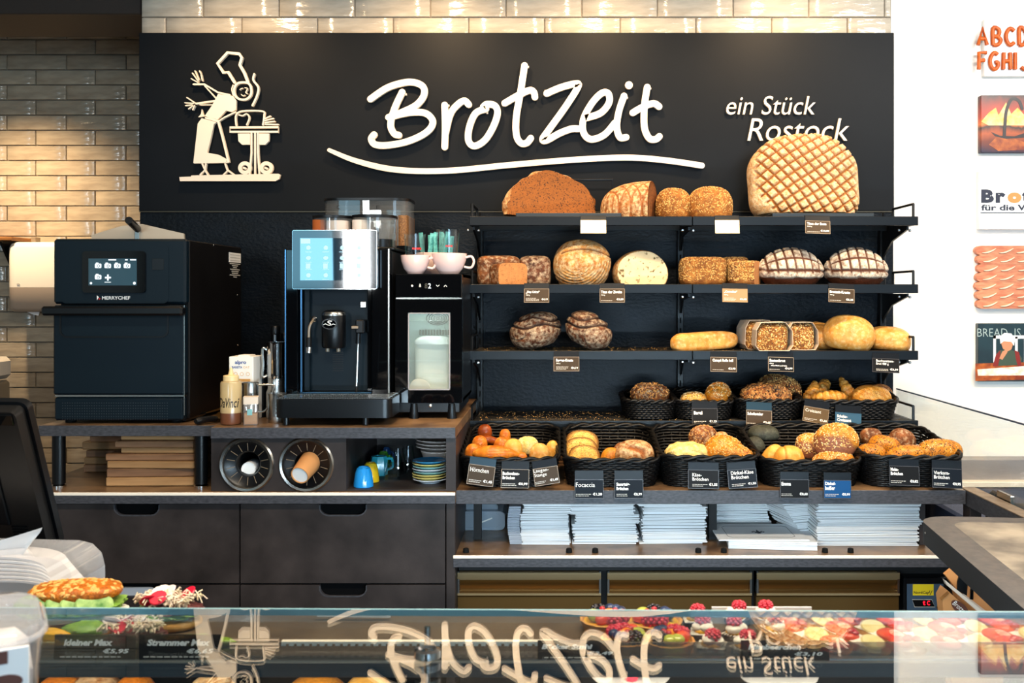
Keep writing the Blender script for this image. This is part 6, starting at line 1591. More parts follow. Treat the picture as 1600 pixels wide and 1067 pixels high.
# poppy and grain rolls
PP = ((300, .0028, 'seed_black'),)
roll('poppy_roll', 'poppy-seed roll at the near side of the fifth basket', 1338, 1384, 693, 718, 3.62, 'crust_gold', seed=170, seeds=PP)
roll('poppy_roll', 'poppy-seed roll at the rear of the fifth basket', 1355, 1405, 680, 707, 3.72, 'crust_gold', seed=171, seeds=PP, rot=(0, .2, 0))
roll('poppy_roll', 'poppy-seed roll in front behind its tag', 1385, 1452, 695, 720, 3.56, 'crust_gold', seed=172, seeds=PP, rot=(0, -.1, 0))
roll('grain_roll', 'biggest grain roll with a split floury side, far end of the front row', 1433, 1504, 686, 718, 3.555, 'crust_gold', seed=173, n=26, e=2.4, seeds=((360, .0029, 'seed_black'), (60, .003, 'seed_pale')), score=sc_slash(((-.03, -.055, .06, -.06),), .012), depth=.006)
roll('dark_roll', 'dark brown roll in the shade at the back of the fifth basket', 1343, 1378, 668, 692, 3.80, 'crust_rye', seed=174, n=14)
roll('dark_roll', 'dark glossy roll leaning on the basket wall in the shade', 1380, 1424, 668, 706, 3.80, 'crust_rye', seed=175, n=14, rot=(0, .4, 0))
# ---------------------------------------------------------------- price tags
def tag_card(label, px0, py0, px1, py1, y, title, price, m, strip=8, holder='holder_dark', roll_=0, pitch=.18, frame='card_frame', ts=.2, tb=.035, thin=False, small=2, tx=.07, ty=.14, wid=.6, sub=None, pw=.34, ps=.15):
    w, h, s = S(px1 - px0, y), S(py1 - py0, y), S(strip, y)
    t = thing('price_tag', label, 'price tag', (X((px0 + px1) / 2, y), y, Z(py0, y)), (-pitch, roll_, 0), 'price tags')
    part('tag_holder', G().box((-w / 2, .0006, -h), (w / 2, .0026, s), .0005).box((-w / 2, .0006, s), (w / 2, .012, s + .0018)), holder, t)
    cd = part('card', G().box((-w / 2 + .0012, -.0004, -h + .0012), (w / 2 - .0012, .0005, -.0012)), m, t)
    g = G(); e = .0016
    g.box((-w / 2, -.0016, -h), (w / 2, .0004, -h + e)).box((-w / 2, -.001, -h + e), (-w / 2 + e, .0004, 0)).box((w / 2 - e, -.001, -h + e), (w / 2, .0004, 0)).box((-w / 2 + e, -.001, -e), (w / 2 - e, .0004, 0))
    part('tag_frame', g, frame, t)
    x0 = -w / 2 + w * tx; z = -h * ty
    for i, ln in enumerate(title.split('|') if title else ()):
        hh = h * ts * (1.0 if not any(c in ln for c in 'gpyqß') else 1.22)
        fr = wid if isinstance(wid, (int, float)) else wid[i]
        z -= h * ts; part('title', textg(ln, x0, z - (hh - h * ts), w * fr, hh, -.0005, bold=0 if thin else tb, space=1), 'white_ink', cd)
        z -= h * ts * .25
    if sub:
        z -= h * .02
        for sx, sw, st, sh in sub:
            z -= h * sh; part('subtitle', textg(st, x0 + w * sx, z, w * sw, h * sh * .9, -.0005, bold=.02), 'white_ink', cd); z -= h * .03
    if price: part('price', textg('€' + price, w / 2 - w * (pw + .05), -h + h * .14, w * pw, h * ps * 1.1, -.0005, bold=.03), 'white_ink', cd)
    if small:
        g = G(); r = random.Random(len(label))
        for k in range(small):
            zz = -h + h * (.12 + .085 * k); x = x0; end = x0 + w * r.uniform(.3, .5)
            while x < end:
                l = w * r.uniform(.03, .09); g.box((x, -.0007, zz), (x + l, -.0005, zz + h * .035)); x += l + w * .015
        part('fine_print', g, 'grey_ink', cd, kind='stuff', smooth=0)
    return t
YT = 3.915
tag_card('blank cream tag under the half loaf on the top shelf rail', 907, 344, 947, 365, YT, '', '', 'card_cream_glare', small=0, frame='card_cream_glare', strip=7)
tag_card('blank cream tag under the round seeded loaves on the top shelf rail', 1117, 344, 1155, 365, YT, '', '', 'card_cream_glare', small=0, frame='card_cream_glare', strip=7)
W5 = (.05, .2, '500 g', .1)
tag_card('brown tag reading Titan der Erste under the giant loaf', 1258, 345, 1297, 365.5, YT, 'Titan der Erste', '12,00', 'card_brown', roll_=.03, small=1, wid=.78, sub=((0, .2, '3000 g', .11),))
tag_card('brown tag reading Das Urige under the rye box loaves', 819, 451, 858, 473, YT, '„Das Urige“', '4,19', 'card_brown', small=3, wid=.55, sub=((0, .16, '750 g', .11),), pw=.25)
tag_card('brown tag reading Titan der Zweite under the cut country loaf', 937, 451, 976, 473, YT, 'Titan der Zweite', '5,89', 'card_brown', small=1, wid=.84, sub=((0, .16, '750 g', .11),), pw=.28, tx=.05)
tag_card('tan tag under the seeded box loaves, white price 4,40', 1128.5, 451, 1168, 472.5, YT, '„Cornelius“', '4,40', 'card_tan_glare', roll_=.02, small=3, wid=.52, sub=((0, .16, '500 g', .11),), pw=.26, frame='card_tan_glare')
tag_card('brown tag reading Brotzeit-Kruste at the end of the second shelf rail', 1294.5, 451.5, 1335, 473, YT, 'Brotzeit-Kruste', '5,25', 'card_brown', roll_=.05, small=1, wid=.78, sub=((0, .16, '750 g', .11),), pw=.28, tx=.05)
tag_card('brown tag reading Roggen-Kruste under the two dark rustic loaves', 865, 557.5, 905, 580, YT, 'Roggen-Kruste', '4,19', 'card_brown', small=3, wid=.66, tx=.1, sub=((0, .16, '750 g', .11),), pw=.27)
tag_card('brown tag reading Canapé Rolle hell under the white bread stick', 1110, 558, 1151, 581, YT, 'Canapé Rolle hell', '3,90', 'card_brown', roll_=.02, small=1, wid=.78, tx=.08, ty=.12, pw=.27)
tag_card('dark tag reading Saatenbrot ohne Mehl und Hefe under the paper-banded loaves', 1200, 558, 1240, 580.5, YT, 'Saatenbrot', '4,99', 'card_black', roll_=.03, small=1, wid=.62, tx=.05, frame='card_frame', sub=((0, .16, '450 g', .10), (.06, .62, 'ohne Mehl und Hefe', .10)), pw=.29)
tag_card('black tag reading Buchweizen-Brot below the oblong white loaf', 1363, 560, 1405, 582, YT, 'Buchweizen-|Brot 400 g', '3,39', 'card_black', roll_=.05, small=2, wid=(.66, .46), tx=.14, ty=.1, ts=.17, tb=.01, frame='card_frame_dark', pw=.3)
# on the small baskets
YB4 = 3.925
tag_card('black tag reading Bagel on the basket with seeded rings', 1081, 638, 1121, 664, YB4, 'Bagel', '1,25', 'card_black', strip=10, wid=.33, ts=.22, ty=.16, pitch=.22, frame='card_frame_dark', pw=.28)
tag_card('brown tag with steel-blue top reading Schokotaler', 1166, 641, 1206, 665, YB4, 'Schokotaler', '3,65', 'card_brown', strip=12, holder='holder_blue', roll_=.05, wid=.62, tx=.04, small=1, pitch=.22, pw=.29)
tag_card('tan tag reading Croissant tilted on the wide basket', 1256, 637, 1296, 661, YB4, 'Croissant', '1,50', 'card_olive', strip=11, roll_=.17, wid=.62, thin=True, pitch=.22, frame='card_frame', pw=.28)
tag_card('steel-blue tag reading Schoko-Croissant half hidden by the heap below', 1305, 645, 1346, 672, YB4, 'Schoko-|Croissant', '1,65', 'card_steel_blue', strip=11, roll_=.08, wid=(.4, .54), ts=.17, pitch=.22, frame='card_steel_blue', pw=.3)
# front row
YE = 3.405
tag_card('brown tag reading Hörnchen tilted at the first basket', 733, 727, 774.5, 758, YE, 'Hörnchen', '1,45', 'card_brown', strip=11, holder='holder_blue', roll_=.13, wid=.7, ts=.22, thin=True, pw=.34, ps=.15)
tag_card('dark tag reading Buchweizen-Brötchen in the middle of the first basket', 783.5, 733, 827, 762, YE, 'Buchweizen-|Brötchen', '0,99', 'card_black', strip=12, roll_=.02, wid=(.60, .44), ts=.18, tx=.05, pw=.33, ps=.15)
tag_card('brown tag reading Laugen-Stange tilted at the rim end of the first basket', 832, 730, 871, 757, YE, 'Laugen-|Stange', '1,49', 'card_brown', strip=11, holder='card_navy', roll_=-.15, wid=(.6, .5), ts=.2, tx=.03, ty=.04, thin=True, pw=.32)
tag_card('dark navy tag reading Focaccia', 898, 749, 943, 778.5, 3.388, 'Focaccia', '1,20', 'card_navy', strip=13, wid=.66, ts=.24, ty=.16, tx=.04, thin=True, frame='card_frame_dark', pw=.32, pitch=.06)
tag_card('dark navy tag reading Sauerteig-Brötchen', 960, 749, 1005, 778.5, 3.388, 'Sauerteig-|Brötchen', '0,99', 'card_navy', strip=13, wid=(.47, .41), ts=.18, ty=.16, frame='card_frame_dark', pw=.28, pitch=.06)
tag_card('black tag reading Käse-Brötchen on the third basket', 1075, 734, 1123, 763, YE, 'Käse-|Brötchen', '1,55', 'card_black', strip=11, roll_=.02, wid=(.3, .52), ts=.18, tx=.14, ty=.18, tb=.012, frame='card_frame_dark', pw=.27)
tag_card('dark tag reading Dinkel-Käse Brötchen tilted on the third basket', 1136, 733, 1181, 762, YE, 'Dinkel-Käse|Brötchen', '1,55', 'card_navy', strip=11, roll_=-.07, wid=(.78, .6), ts=.19, tx=.12, ty=.08, tb=.012, frame='card_frame_dark', pw=.27, ps=.13)
tag_card('black tag reading Emma below the yellow rolls', 1219, 749, 1264, 778, 3.388, 'Emma', '0,60', 'card_black', strip=11, roll_=.01, wid=.33, ts=.19, ty=.14, tx=.04, frame='card_frame_dark', pw=.28, pitch=.06)
tag_card('bright blue tag reading Dinkelbeißer', 1287, 750, 1330, 778.5, 3.388, 'Dinkel-|beißer', '0,99', 'card_blue', strip=11, roll_=.01, wid=(.38, .36), ts=.18, ty=.1, tx=.05, frame='card_frame_dark', pw=.29, pitch=.06)
tag_card('black tag reading Mohn-Brötchen on the fifth basket', 1389, 728, 1436, 758, YE, 'Mohn-|Brötchen', '0,82', 'card_black', strip=10, roll_=.03, wid=(.26, .4), ts=.17, ty=.1, tx=.05, frame='card_frame_dark', pw=.27)
tag_card('navy tag reading Vierkorn-Brötchen at the far end of the front row', 1456, 732, 1503, 762, YE, 'Vierkorn-|Brötchen', '0,95', 'card_navy', strip=12, roll_=.05, wid=(.52, .52), ts=.18, ty=.14, tx=.06, tb=.012, frame='card_frame_dark', pw=.27)

# ---------------------------------------------------------------- paper bags on the low shelf
zs = ZG + .0006
def bag(w, d, h, m='bag_white'):
    g = G(); n = 6
    for i in range(n + 1):                               # slightly puffed pile of folded paper with an open lip
        x = -w / 2 + w * i / n; b = math.sin(math.pi * i / n)
        g.v += [(x, 0, h * .1), (x, 0, h * .42), (x, .004, h * .5), (x, 0, h * .58), (x, 0, h * (.86 + .1 * b)), (x, d, h * .9), (x, d, h * .1)]
    for i in range(n):
        for k in range(7):
            l = (k + 1) % 7; g.f.append((i * 7 + k, i * 7 + l, (i + 1) * 7 + l, (i + 1) * 7 + k)[::-1])
    g.f += [tuple(range(7)), tuple(n * 7 + k for k in range(7))[::-1]]
    return mesh_of('paper_bag', g.v, g.f, m, 30)
def stack(where, px0, px1, py_top, py_bot, y, n, jit=.004, m='bag_white', d=.30, group=None, z0=None, shift=None, yaw=.0):
    zb = z0 if z0 is not None else zs; H = Z(py_top, y) - zb; h = H / n; w = S(px1 - px0, y); me = bag(w, d, h * .93, m); r = random.Random(px0)
    off = 0
    for i in range(n):
        if r.random() < .12: off = r.uniform(-jit, jit) * 2
        o = bpy.data.objects.new('paper_bag', me); COL.objects.link(o)
        dx = shift(i / n) if shift else 0
        o.location = (X((px0 + px1) / 2, y) + off + r.uniform(-jit, jit) * .8 + dx, y + r.uniform(0, .010), zb + i * h); o.rotation_euler = (0, 0, yaw + r.uniform(-.03, .03))
        pos = 'lowest' if i == 0 else 'topmost' if i == n - 1 else 'inner'
        tag(o, {'lowest': 'lowest white paper bag of the %s', 'topmost': 'topmost white paper bag of the %s', 'inner': 'white paper bag inside the %s'}[pos] % where, 'paper bag', group or 'paper bags, ' + where)
    return w, h
stack('first tall stack', 816, 891, 787, 860, 3.52, 24)
stack('second tall stack', 896, 996, 787, 858, 3.53, 26, jit=.007)
stack('third tall stack', 1001, 1100, 787, 858, 3.53, 26, jit=.006)
stack('short stack behind the printed envelopes', 1112, 1206, 787, 818, 3.78, 10, jit=.006, z0=Z(826, 3.78))
solo('cardboard_box', G().box((X(1112, 3.78), 3.79, zs), (X(1200, 3.78), 4.0, Z(826.5, 3.78)), .002), 'laminate_front', 'dark box under the short stack of paper bags', 'box')
stack('broad stack at the shelf end, lower half', 1277, 1436, 820, 859, 3.50, 14, jit=.005, d=.33)
stack('broad stack at the shelf end, upper half', 1280, 1441, 787, 820, 3.50, 11, jit=.009, d=.33, z0=Z(819.6, 3.50))
stack('slanting stack beside the broad one', 1256, 1300, 787, 859, 3.62, 22, jit=.002, d=.2, shift=lambda t: -.085 * t, yaw=.25)
# printed envelopes
w, h = .28, .0058
for i in range(6):
    top = i == 5
    t = thing('paper_envelope', 'pale paper envelope with a dark lily emblem lying on top of the flat pile' if top else 'plain pale envelope in the flat pile, number from below: ' + ('lowest', 'second', 'third', 'fourth', 'fifth')[i], 'envelope', (X(1207 if not top else 1194, 3.46), 3.455 + .006 * top, zs + i * h), (0, 0, -.10 + (.02 * (i % 3)) + .06 * top), 'flat pile of envelopes')
    ww = .305 if not top else .315
    part('paper_body', G().box((-ww / 2, 0, 0), (ww / 2, .235, h * .9), .001), 'bag_white', t)
    if top:
        zt = h * .9 + .0002
        g = G(); oc = [(-.118, .045), (-.105, .032), (.105, .032), (.118, .045), (.118, .185), (.105, .198), (-.105, .198), (-.118, .185)]
        for a in range(8):
            p, q_ = oc[a], oc[(a + 1) % 8]; g.tube([(p[0], p[1], zt), (q_[0], q_[1], zt)], .0007, 4)
        part('printed_border', g, 'bag_print', t)
        g = G()
        for pts, ws in (([(0, .085), (0, .11), (0, .14)], (.004, .012, .001)), ([(-.004, .1), (-.016, .118), (-.022, .108), (-.017, .102)], (.004, .007, .005, .002)), ([(.004, .1), (.016, .118), (.022, .108), (.017, .102)], (.004, .007, .005, .002)), ([(-.014, .098), (.014, .098)], (.004, .004)), ([(0, .098), (-.006, .085)], (.004, .002)), ([(0, .098), (.006, .085)], (.004, .002))):
            n0 = len(g.v); g.ribbon([Vector(p) for p in pts], ws, 0, .0006, cap=False)
            g.v[n0:] = [(a, c, zt + .0006 - b_) for a, b_, c in g.v[n0:]]
        part('lily_emblem', g, 'bag_print', t)
# grey sleeves and plastic trays at the left end
w_, d_ = S(19, 3.52), .2; me = bag(w_, d_, .0043, 'bag_grey'); r = random.Random(9); zz = zs; ang = 0
for i in range(17):
    o = bpy.data.objects.new('paper_sleeve', me); COL.objects.link(o)
    o.location = (X(806, 3.52) - .010 * math.sin(i / 17 * 3.0) * .9 + r.uniform(-.0006, .0006) + (.0 if i < 12 else -.0), 3.53, zz); zz += .0091 if False else (Z(792, 3.52) - zs) / 17
    o.scale = (1, 1, (Z(792, 3.52) - zs) / 17 / .0043 * .97)
    tag(o, 'narrow grey paper sleeve ' + ('lowest of' if i == 0 else 'topmost of' if i == 16 else 'within') + ' the stack beside the wrapped trays', 'paper sleeve', 'grey paper sleeves')
y = 3.72
for k, (px0, px1, pyt, pyb, yy) in enumerate(((715, 789, 799, 848, 3.74), (718, 778, 787, 797, 3.78))):
    t = thing('plastic_tray', ('pack of pale plastic trays in clear film behind the thin black post', 'second wrapped tray pack on top, cut by the worktop')[k], 'tray', (X((px0 + px1) / 2, yy), yy, zs if k == 0 else Z(pyb, yy)))
    W_, H_ = S(px1 - px0, yy), (Z(pyt, yy) - (zs if k == 0 else Z(pyb, yy)))
    part('tray_body', G().prism(rrect(W_, H_, min(.02, H_ * .4), 5, 0, H_ / 2), 0, .18, 'xz'), 'film', t)
    if k == 0:
        g = G(); g.ribbon([Vector(p) for p in rrect(W_ * .84, H_ * .76, .025, 5, 0, H_ / 2)], .004, -.003, 0, True); part('tray_rib', g, 'film', t)
        g = G(); g.ribbon([Vector((-W_ * .02, H_ * .40)), Vector((W_ * .22, H_ * .64))], .005, -.001, 0); part('tape_strip', g, 'label_white', t)

# ---------------------------------------------------------------- arm of the counter, glass pane, tray
ar = thing('counter_rail', 'narrow wooden counter rail running toward the viewer beside the board', 'counter', (1.40, 2.4, ZL - .07))
part('rail_top', G().box((1.392, 2.2, ZL - .004), (1.442, 3.46, ZL), .001), 'rail_wood_lit', ar, w=True)
part('rail_side', G().box((1.392, 2.2, ZL - .055), (1.442, 3.46, ZL - .0042), .001), 'laminate_edge', ar, w=True)
for ya in (3.40, 2.2): part('rail_post', G().box((1.40, ya, 0), (1.44, ya + .06, ZL - .0555), .002), 'laminate_front', ar, w=True)
gp = thing('glass_partition', 'clear glass partition with a dark upper edge beside the rack', 'glass pane', (1.455, 3.0, ZL))
part('pane', G().box((1.4515, 2.9, ZL - .02), (1.4575, 4.30, 1.17)), 'glass_pane', gp, w=True)
part('pane_edge', G().box((1.451, 2.9, 1.1702), (1.458, 4.30, 1.175)), 'panel_blue_grey', gp, w=True)
part('pane_foot', G().box((1.447, 3.2, ZL - .03), (1.462, 3.3, ZL + .02), .002).box((1.447, 4.1, ZL - .03), (1.462, 4.2, ZL + .02), .002), 'steel', gp, w=True)
bx = thing('storage_crate', 'dark blue woven crate with a black flap beyond the counter rail', 'crate', (1.85, 3.7, 0))
part('crate_body', G().box((1.47, 3.45, .3), (2.6, 4.18, Z(768, 4.1)), .01), 'weave_blue', bx, w=True)
part('crate_top', G().box((1.47, 3.3, .3), (2.6, 3.448, Z(790, 3.4)), .008), 'black_matte', bx, w=True)
part('crate_foot', G().box((1.5, 3.34, 0), (2.55, 4.1, .299)), 'black_matte', bx, w=True)
part('flap', G().prism([(X(1527, 3.42), Z(792, 3.42)), (X(1556, 3.42), Z(768, 3.42)), (X(1566, 3.42), Z(780, 3.42)), (X(1560, 3.42), Z(795, 3.42))], 3.40, 3.445), 'black_matte', bx, w=True)
# serving tray in front
zt = Z(808, 2.88)
tr = thing('serving_tray', 'grey floury cutting tray with rounded corners and a juice groove in front of the rail', 'tray', (1.325, 2.3, zt - .062), (0, 0, -.10))
pw, pd = 1.0, 1.18
def trr(e, r): return [(x + pw / 2 - .345, y - pd / 2 + .575) for x, y in rrect(pw - 2 * e, pd - 2 * e, r, 8)]
part('tray_body', G().prism(trr(0, .09), -.014, .046, 'xy').xf(Matrix.Translation((0, 0, .014))), 'tray_side', tr)
g = G()
def annul(e0, r0, e1, r1, z0, z1):
    a, b = trr(e0, r0), trr(e1, r1); n = len(a); v = [(x, y, z0) for x, y in a] + [(x, y, z1) for x, y in b]
    return v, [(i, (i + 1) % n, n + (i + 1) % n, n + i) for i in range(n)]
g.add(*annul(0, .09, .05, .07, .0605, .0615)); g.add(*annul(.05, .07, .055, .066, .0615, .0608)); g.add(*annul(.055, .066, .07, .055, .0608, .0608)); g.add(*annul(.07, .055, .075, .052, .0608, .0615))
part('rim_surface', g, 'tray_rim', tr)
part('board_surface', G().prism(trr(.075, .052), .0605, .0616, 'xy'), 'tray_grey', tr)
part('tray_screw', G().lathe([(.004, 0), (.003, .0015), (0, .0018)], seg=8).xf(Matrix.Translation((-.3452, .47, .035)) @ Matrix.Rotation(-math.pi / 2, 4, 'Y')), 'steel', tr)
st = thing('tray_stand', 'black stand frame that carries the grey cutting tray', 'stand', (1.5, 2.3, 0))
part('stand_leg', G().box((1.15, 2.05, 0), (1.19, 2.09, zt - .063)), 'black_matte', st, w=True)
part('stand_leg', G().box((1.22, 2.70, 0), (1.26, 2.74, zt - .063)), 'black_matte', st, w=True)
part('stand_leg', G().box((1.70, 2.05, 0), (1.74, 2.09, zt - .063)), 'black_matte', st, w=True)
# paper carrier bags hanging under the tray
y = 3.05
kb = thing('carrier_bag', 'brown paper carrier bags with dark oval logo under the grey tray', 'bag', (X(1520, y), y, .3))
def fl_(pts, m, d0, d1, name, lab=None): return part(name, G().prism([(X(a, y), Z(b_, y)) for a, b_ in pts], y + d0, y + d1), m, kb, lab, w=True)
fl_([(1479, 921), (1548, 984), (1548, 1100), (1490, 1100), (1472, 934)], 'kraft', .0, .05, 'bag_front')
fl_([(1468, 934), (1480, 923), (1482, 927), (1470, 937)], 'wood_warm', -.004, 0, 'bag_flap')
fl_([(1475, 905), (1550, 966), (1552, 976), (1478, 913)], 'wrap_paper', -.006, .012, 'bag_rim')
fl_([(1485, 904), (1502, 890), (1512, 897), (1506, 908), (1503, 927)], 'kraft', .04, .06, 'rear_bag')
fl_([(1510, 905), (1620, 960), (1640, 1100), (1540, 1100), (1505, 925)], 'kraft', .062, .10, 'rear_bag')
fl_([(1515, 934), (1556, 966), (1556, 972), (1514, 939)], 'wrap_paper', .05, .06, 'rear_rim')
fl_([(1508, 898), (1525, 906), (1519, 920), (1518, 936), (1503, 928), (1503, 914)], 'black_satin', .034, .06, 'strap')
g = G(); g.tube([P(1525, 906, y), P(1518.5, 921, y), P(1518, 936, y)], .006, 8); part('strap_roll', g, 'black_gloss', kb, w=True)
ov_ = []
for i in range(20):
    a = 2 * math.pi * i / 20; u, v = 17 * math.cos(a), 8 * math.sin(a); c, s = math.cos(.72), math.sin(.72)
    ov_.append((1500 + u * c - v * s, 950 + u * s + v * c))
fl_(ov_, 'brown_ink', -.0016, 0, 'logo_oval')
g = textg('Brotzeit', -S(14, y), -S(3.5, y), S(28, y), S(8, y), 0, shear=.15, res=2)
g.xf(Matrix.Translation((X(1500, y), y - .0018, Z(950, y))) @ Matrix.Rotation(.72, 4, 'Y'))
part('logo_lettering', g, 'white_ink', kb, w=True)
fl_([(1526, 908), (1534, 911), (1539, 918), (1531, 914)], 'brown_ink', .058, .0615, 'logo_oval')
# ---------------------------------------------------------------- display counter in the foreground
ZT = EYE - .392
ds = thing('display_counter', 'glass-topped food display counter across the whole foreground', 'counter', (0, 1.3, 0))
part('glass_top', G().add([(-1.25, .45, ZT - .008), (1.3, .45, ZT - .008), (1.3, 1.219, ZT - .008), (-1.25, 1.252, ZT - .008), (-1.25, .45, ZT), (1.3, .45, ZT), (1.3, 1.219, ZT), (-1.25, 1.252, ZT)], [(3, 2, 1, 0), (4, 5, 6, 7), (0, 1, 5, 4), (1, 2, 6, 5), (2, 3, 7, 6), (3, 0, 4, 7)]), 'glass_top', ds, w=True, smooth=0)
part('glass_edge', G().add([(-1.25, 1.2525, ZT - .008), (1.3, 1.2195, ZT - .008), (1.3, 1.2225, ZT - .008), (-1.25, 1.2555, ZT - .008), (-1.25, 1.2525, ZT), (1.3, 1.2195, ZT), (1.3, 1.2225, ZT), (-1.25, 1.2555, ZT)], [(3, 2, 1, 0), (4, 5, 6, 7), (0, 1, 5, 4), (1, 2, 6, 5), (2, 3, 7, 6), (3, 0, 4, 7)]), 'glass_edge', ds, w=True, smooth=0)
DK = 1.06
part('deck', G().box((-1.25, 1.405, DK - .014), (1.3, 1.615, DK), .001), 'deck', ds, w=True)
part('deck_lip', G().box((-1.25, 1.39, DK - .015), (1.3, 1.404, DK + .006), .001), 'deck_lip', ds, w=True)
part('price_rail', G().box((-1.25, 1.380, Z(1029, 1.38)), (1.3, 1.3835, Z(1004, 1.38))), 'rail_clear', ds, w=True)
part('rail_line', G().box((-1.25, 1.378, Z(1031, 1.38)), (1.3, 1.3895, Z(1028.5, 1.38))), 'steel', ds, w=True)
xr0, xr1 = X(440, 1.38), X(872, 1.38)
part('rail_top', G().box((xr0, 1.378, Z(1005, 1.38)), (xr1, 1.386, Z(1001.5, 1.38))), 'bright_trim', ds, w=True)
g = G()
for k in range(36): x = xr0 + (xr1 - xr0) * k / 36; g.box((x, 1.3785, Z(1008.5, 1.38)), (x + (xr1 - xr0) / 60, 1.384, Z(1005, 1.38)))
part('rail_teeth', g, 'bright_trim', ds, w=True, kind='stuff', smooth=0)
part('lower_deck', G().box((-1.25, 1.36, .90), (1.3, 1.60, .915)), 'deck', ds, w=True)
part('counter_body', G().box((-1.25, .5, .2), (1.3, 1.34, .62)).box((-1.25, .45, .0), (1.3, 1.60, .2)).box((-1.25, 1.34, .2), (1.3, 1.36, .93)), 'laminate_front', ds, w=True)
part('end_panel', G().box((-1.27, .5, 0), (-1.252, 1.62, ZT - .01)).box((1.302, .5, 0), (1.32, 1.62, ZT - .01)), 'glass_pane', ds, w=True)
part('pane_post', G().cyl((X(668, 1.2), 1.2, ZT - .0085), (X(668, 1.2), 1.2, .62), .004, seg=10), 'steel', ds, w=True)
part('pane_clamp', G().lathe([(.010, ZT + .0005), (.0145, ZT + .003), (.0145, ZT + .010), (.010, ZT + .012), (.0075, ZT + .009), (.0075, ZT + .0005)], (X(668, 1.07), 1.07, 0), 20), 'chrome', ds, w=True)
YDk = 1.3795
def counter_tag(label, px0, py0, px1, py1, title, price, tx=.12, tw=.6):
    y = YDk - .004; w, h = S(px1 - px0, y), S(py1 - py0, y)
    t = thing('price_tag', label, 'price tag', (X((px0 + px1) / 2, y), y, Z(py1, y)), (-.1, 0, 0))
    part('card', G().box((-w / 2, -.001, 0), (w / 2, .001, h), .0004), 'card_black', t)
    part('title', textg(title, -w / 2 + w * tx, h * .55, w * tw, h * .26, -.0012, shear=.2, bold=.05), 'white_ink', t)
    part('price', textg('€' + price, w * .10, h * .22, w * .32, h * .22, -.0012, shear=.2, bold=.03), 'white_ink', t)
    g = G(); x = -w * .42
    while x < w * .3: l = random.uniform(.004, .010); g.box((x, -.0014, h * .08), (x + l, -.0011, h * .13)); x += l + .002
    part('fine_print', g, 'grey_ink', t, kind='stuff', smooth=0)
counter_tag('black tag reading kleiner Max below the almond sandwich', 84, 992, 212, 1030, 'kleiner Max', '5,95')
counter_tag('black tag reading Strammer Max below the sprout roll', 214, 992, 344, 1030, 'Strammer Max', '6,65', .12, .76)
counter_tag('black tag reading Bäcker Sushi below the empty glass rail', 840, 1001, 968, 1030, 'Bäcker Sushi', '3,49', .05, .62)
counter_tag('black tag reading Himbeerchen below the raspberry cakes', 1158, 1001, 1296, 1032, 'Himbeerchen', '3,10', .08, .6)
# ---- food: materials
crust('bun_almond', '#a04c10', '#c8741c', '#dc9c48', .2, '#8a4010', rough=.4, bump=.4)
mat('cucumber', '#3d7a2a', .35, col2='#a8c878', vscale=60); mat('lettuce', '#6f9a38', .45, col2='#9dc05a', vscale=40); mat('lollo', '#4a1c20', .5, col2='#7a3a30', vscale=50)
mat('sprout', '#eed9c6', .45, col2='#d6c8a4', vscale=80); mat('radish', '#f4e4de', .35); mat('radish_red', '#d01838', .35); mat('pepper_yellow', '#f0b010', .25); mat('patty', '#9a4a1c', .6, col2='#5a2610', vscale=60, bump=.5)
mat('raspberry', '#c8152e', .3, col2='#e2445a', vscale=90, spec=.6); mat('blueberry', '#1c2a4a', .3, col2='#3a4c74', vscale=70); mat('blackberry', '#140e1c', .2, spec=.7); mat('grape', '#b8c050', .15, spec=.7); mat('currant', '#b80d24', .12, spec=.8)
mat('strawberry', '#e8301e', .25, col2='#f0603c', vscale=60, bump=.3, bscale=200, spec=.6); mat('strawberry_flesh', '#f0836a', .35, col2='#f7c2a8', vscale=30, stretch=(1, 6, 1)); mat('banana', '#f3e2a4', .4, col2='#e8cf80', vscale=60); mat('kiwi', '#7a9a2a', .3)
mat('cream_white', '#fbf3e2', .5); mat('custard', '#f4b81e', .35); mat('orange_fruit', '#f08a1c', .25); mat('choc', '#3a1c10', .3); mat('tart_shell', '#d99a4c', .6, bump=.4, bscale=150); mat('waffle', '#b98038', .5); mat('nut_bits', '#e0b878', .6)
def ball(g, c, r, n=6, sq=(1, 1, 1), bump=0, seed=0):
    D, Q = csphere(n); p = D * r * np.array(sq)
    if bump: p = p * (1 + bump * np.abs(lumps(D, 9, seed, 6)))[:, None]
    return g.add((p + np.array(c)).tolist(), Q.tolist())
def berry_bumps(g, c, r, h):
    """raspberry: rings of drupelets"""
    for k in range(5):
        a = (k + .5) / 5 * math.pi * .62; rr = r * math.sin(a + .35); z = h * (math.cos(a) * .75 + .2); n = max(4, int(rr / r * 9))
        for j in range(n):
            b = 2 * math.pi * (j + k * .5) / n; ball(g, (c[0] + rr * math.cos(b), c[1] + rr * math.sin(b), c[2] + z), r * .33, 2)
    return ball(g, (c[0], c[1], c[2] + h * .45), r * .8, 4)
def fp(px, py, y=None):
    y = y or (EYE - DK) * F / (py - CY); return X(px, y), y
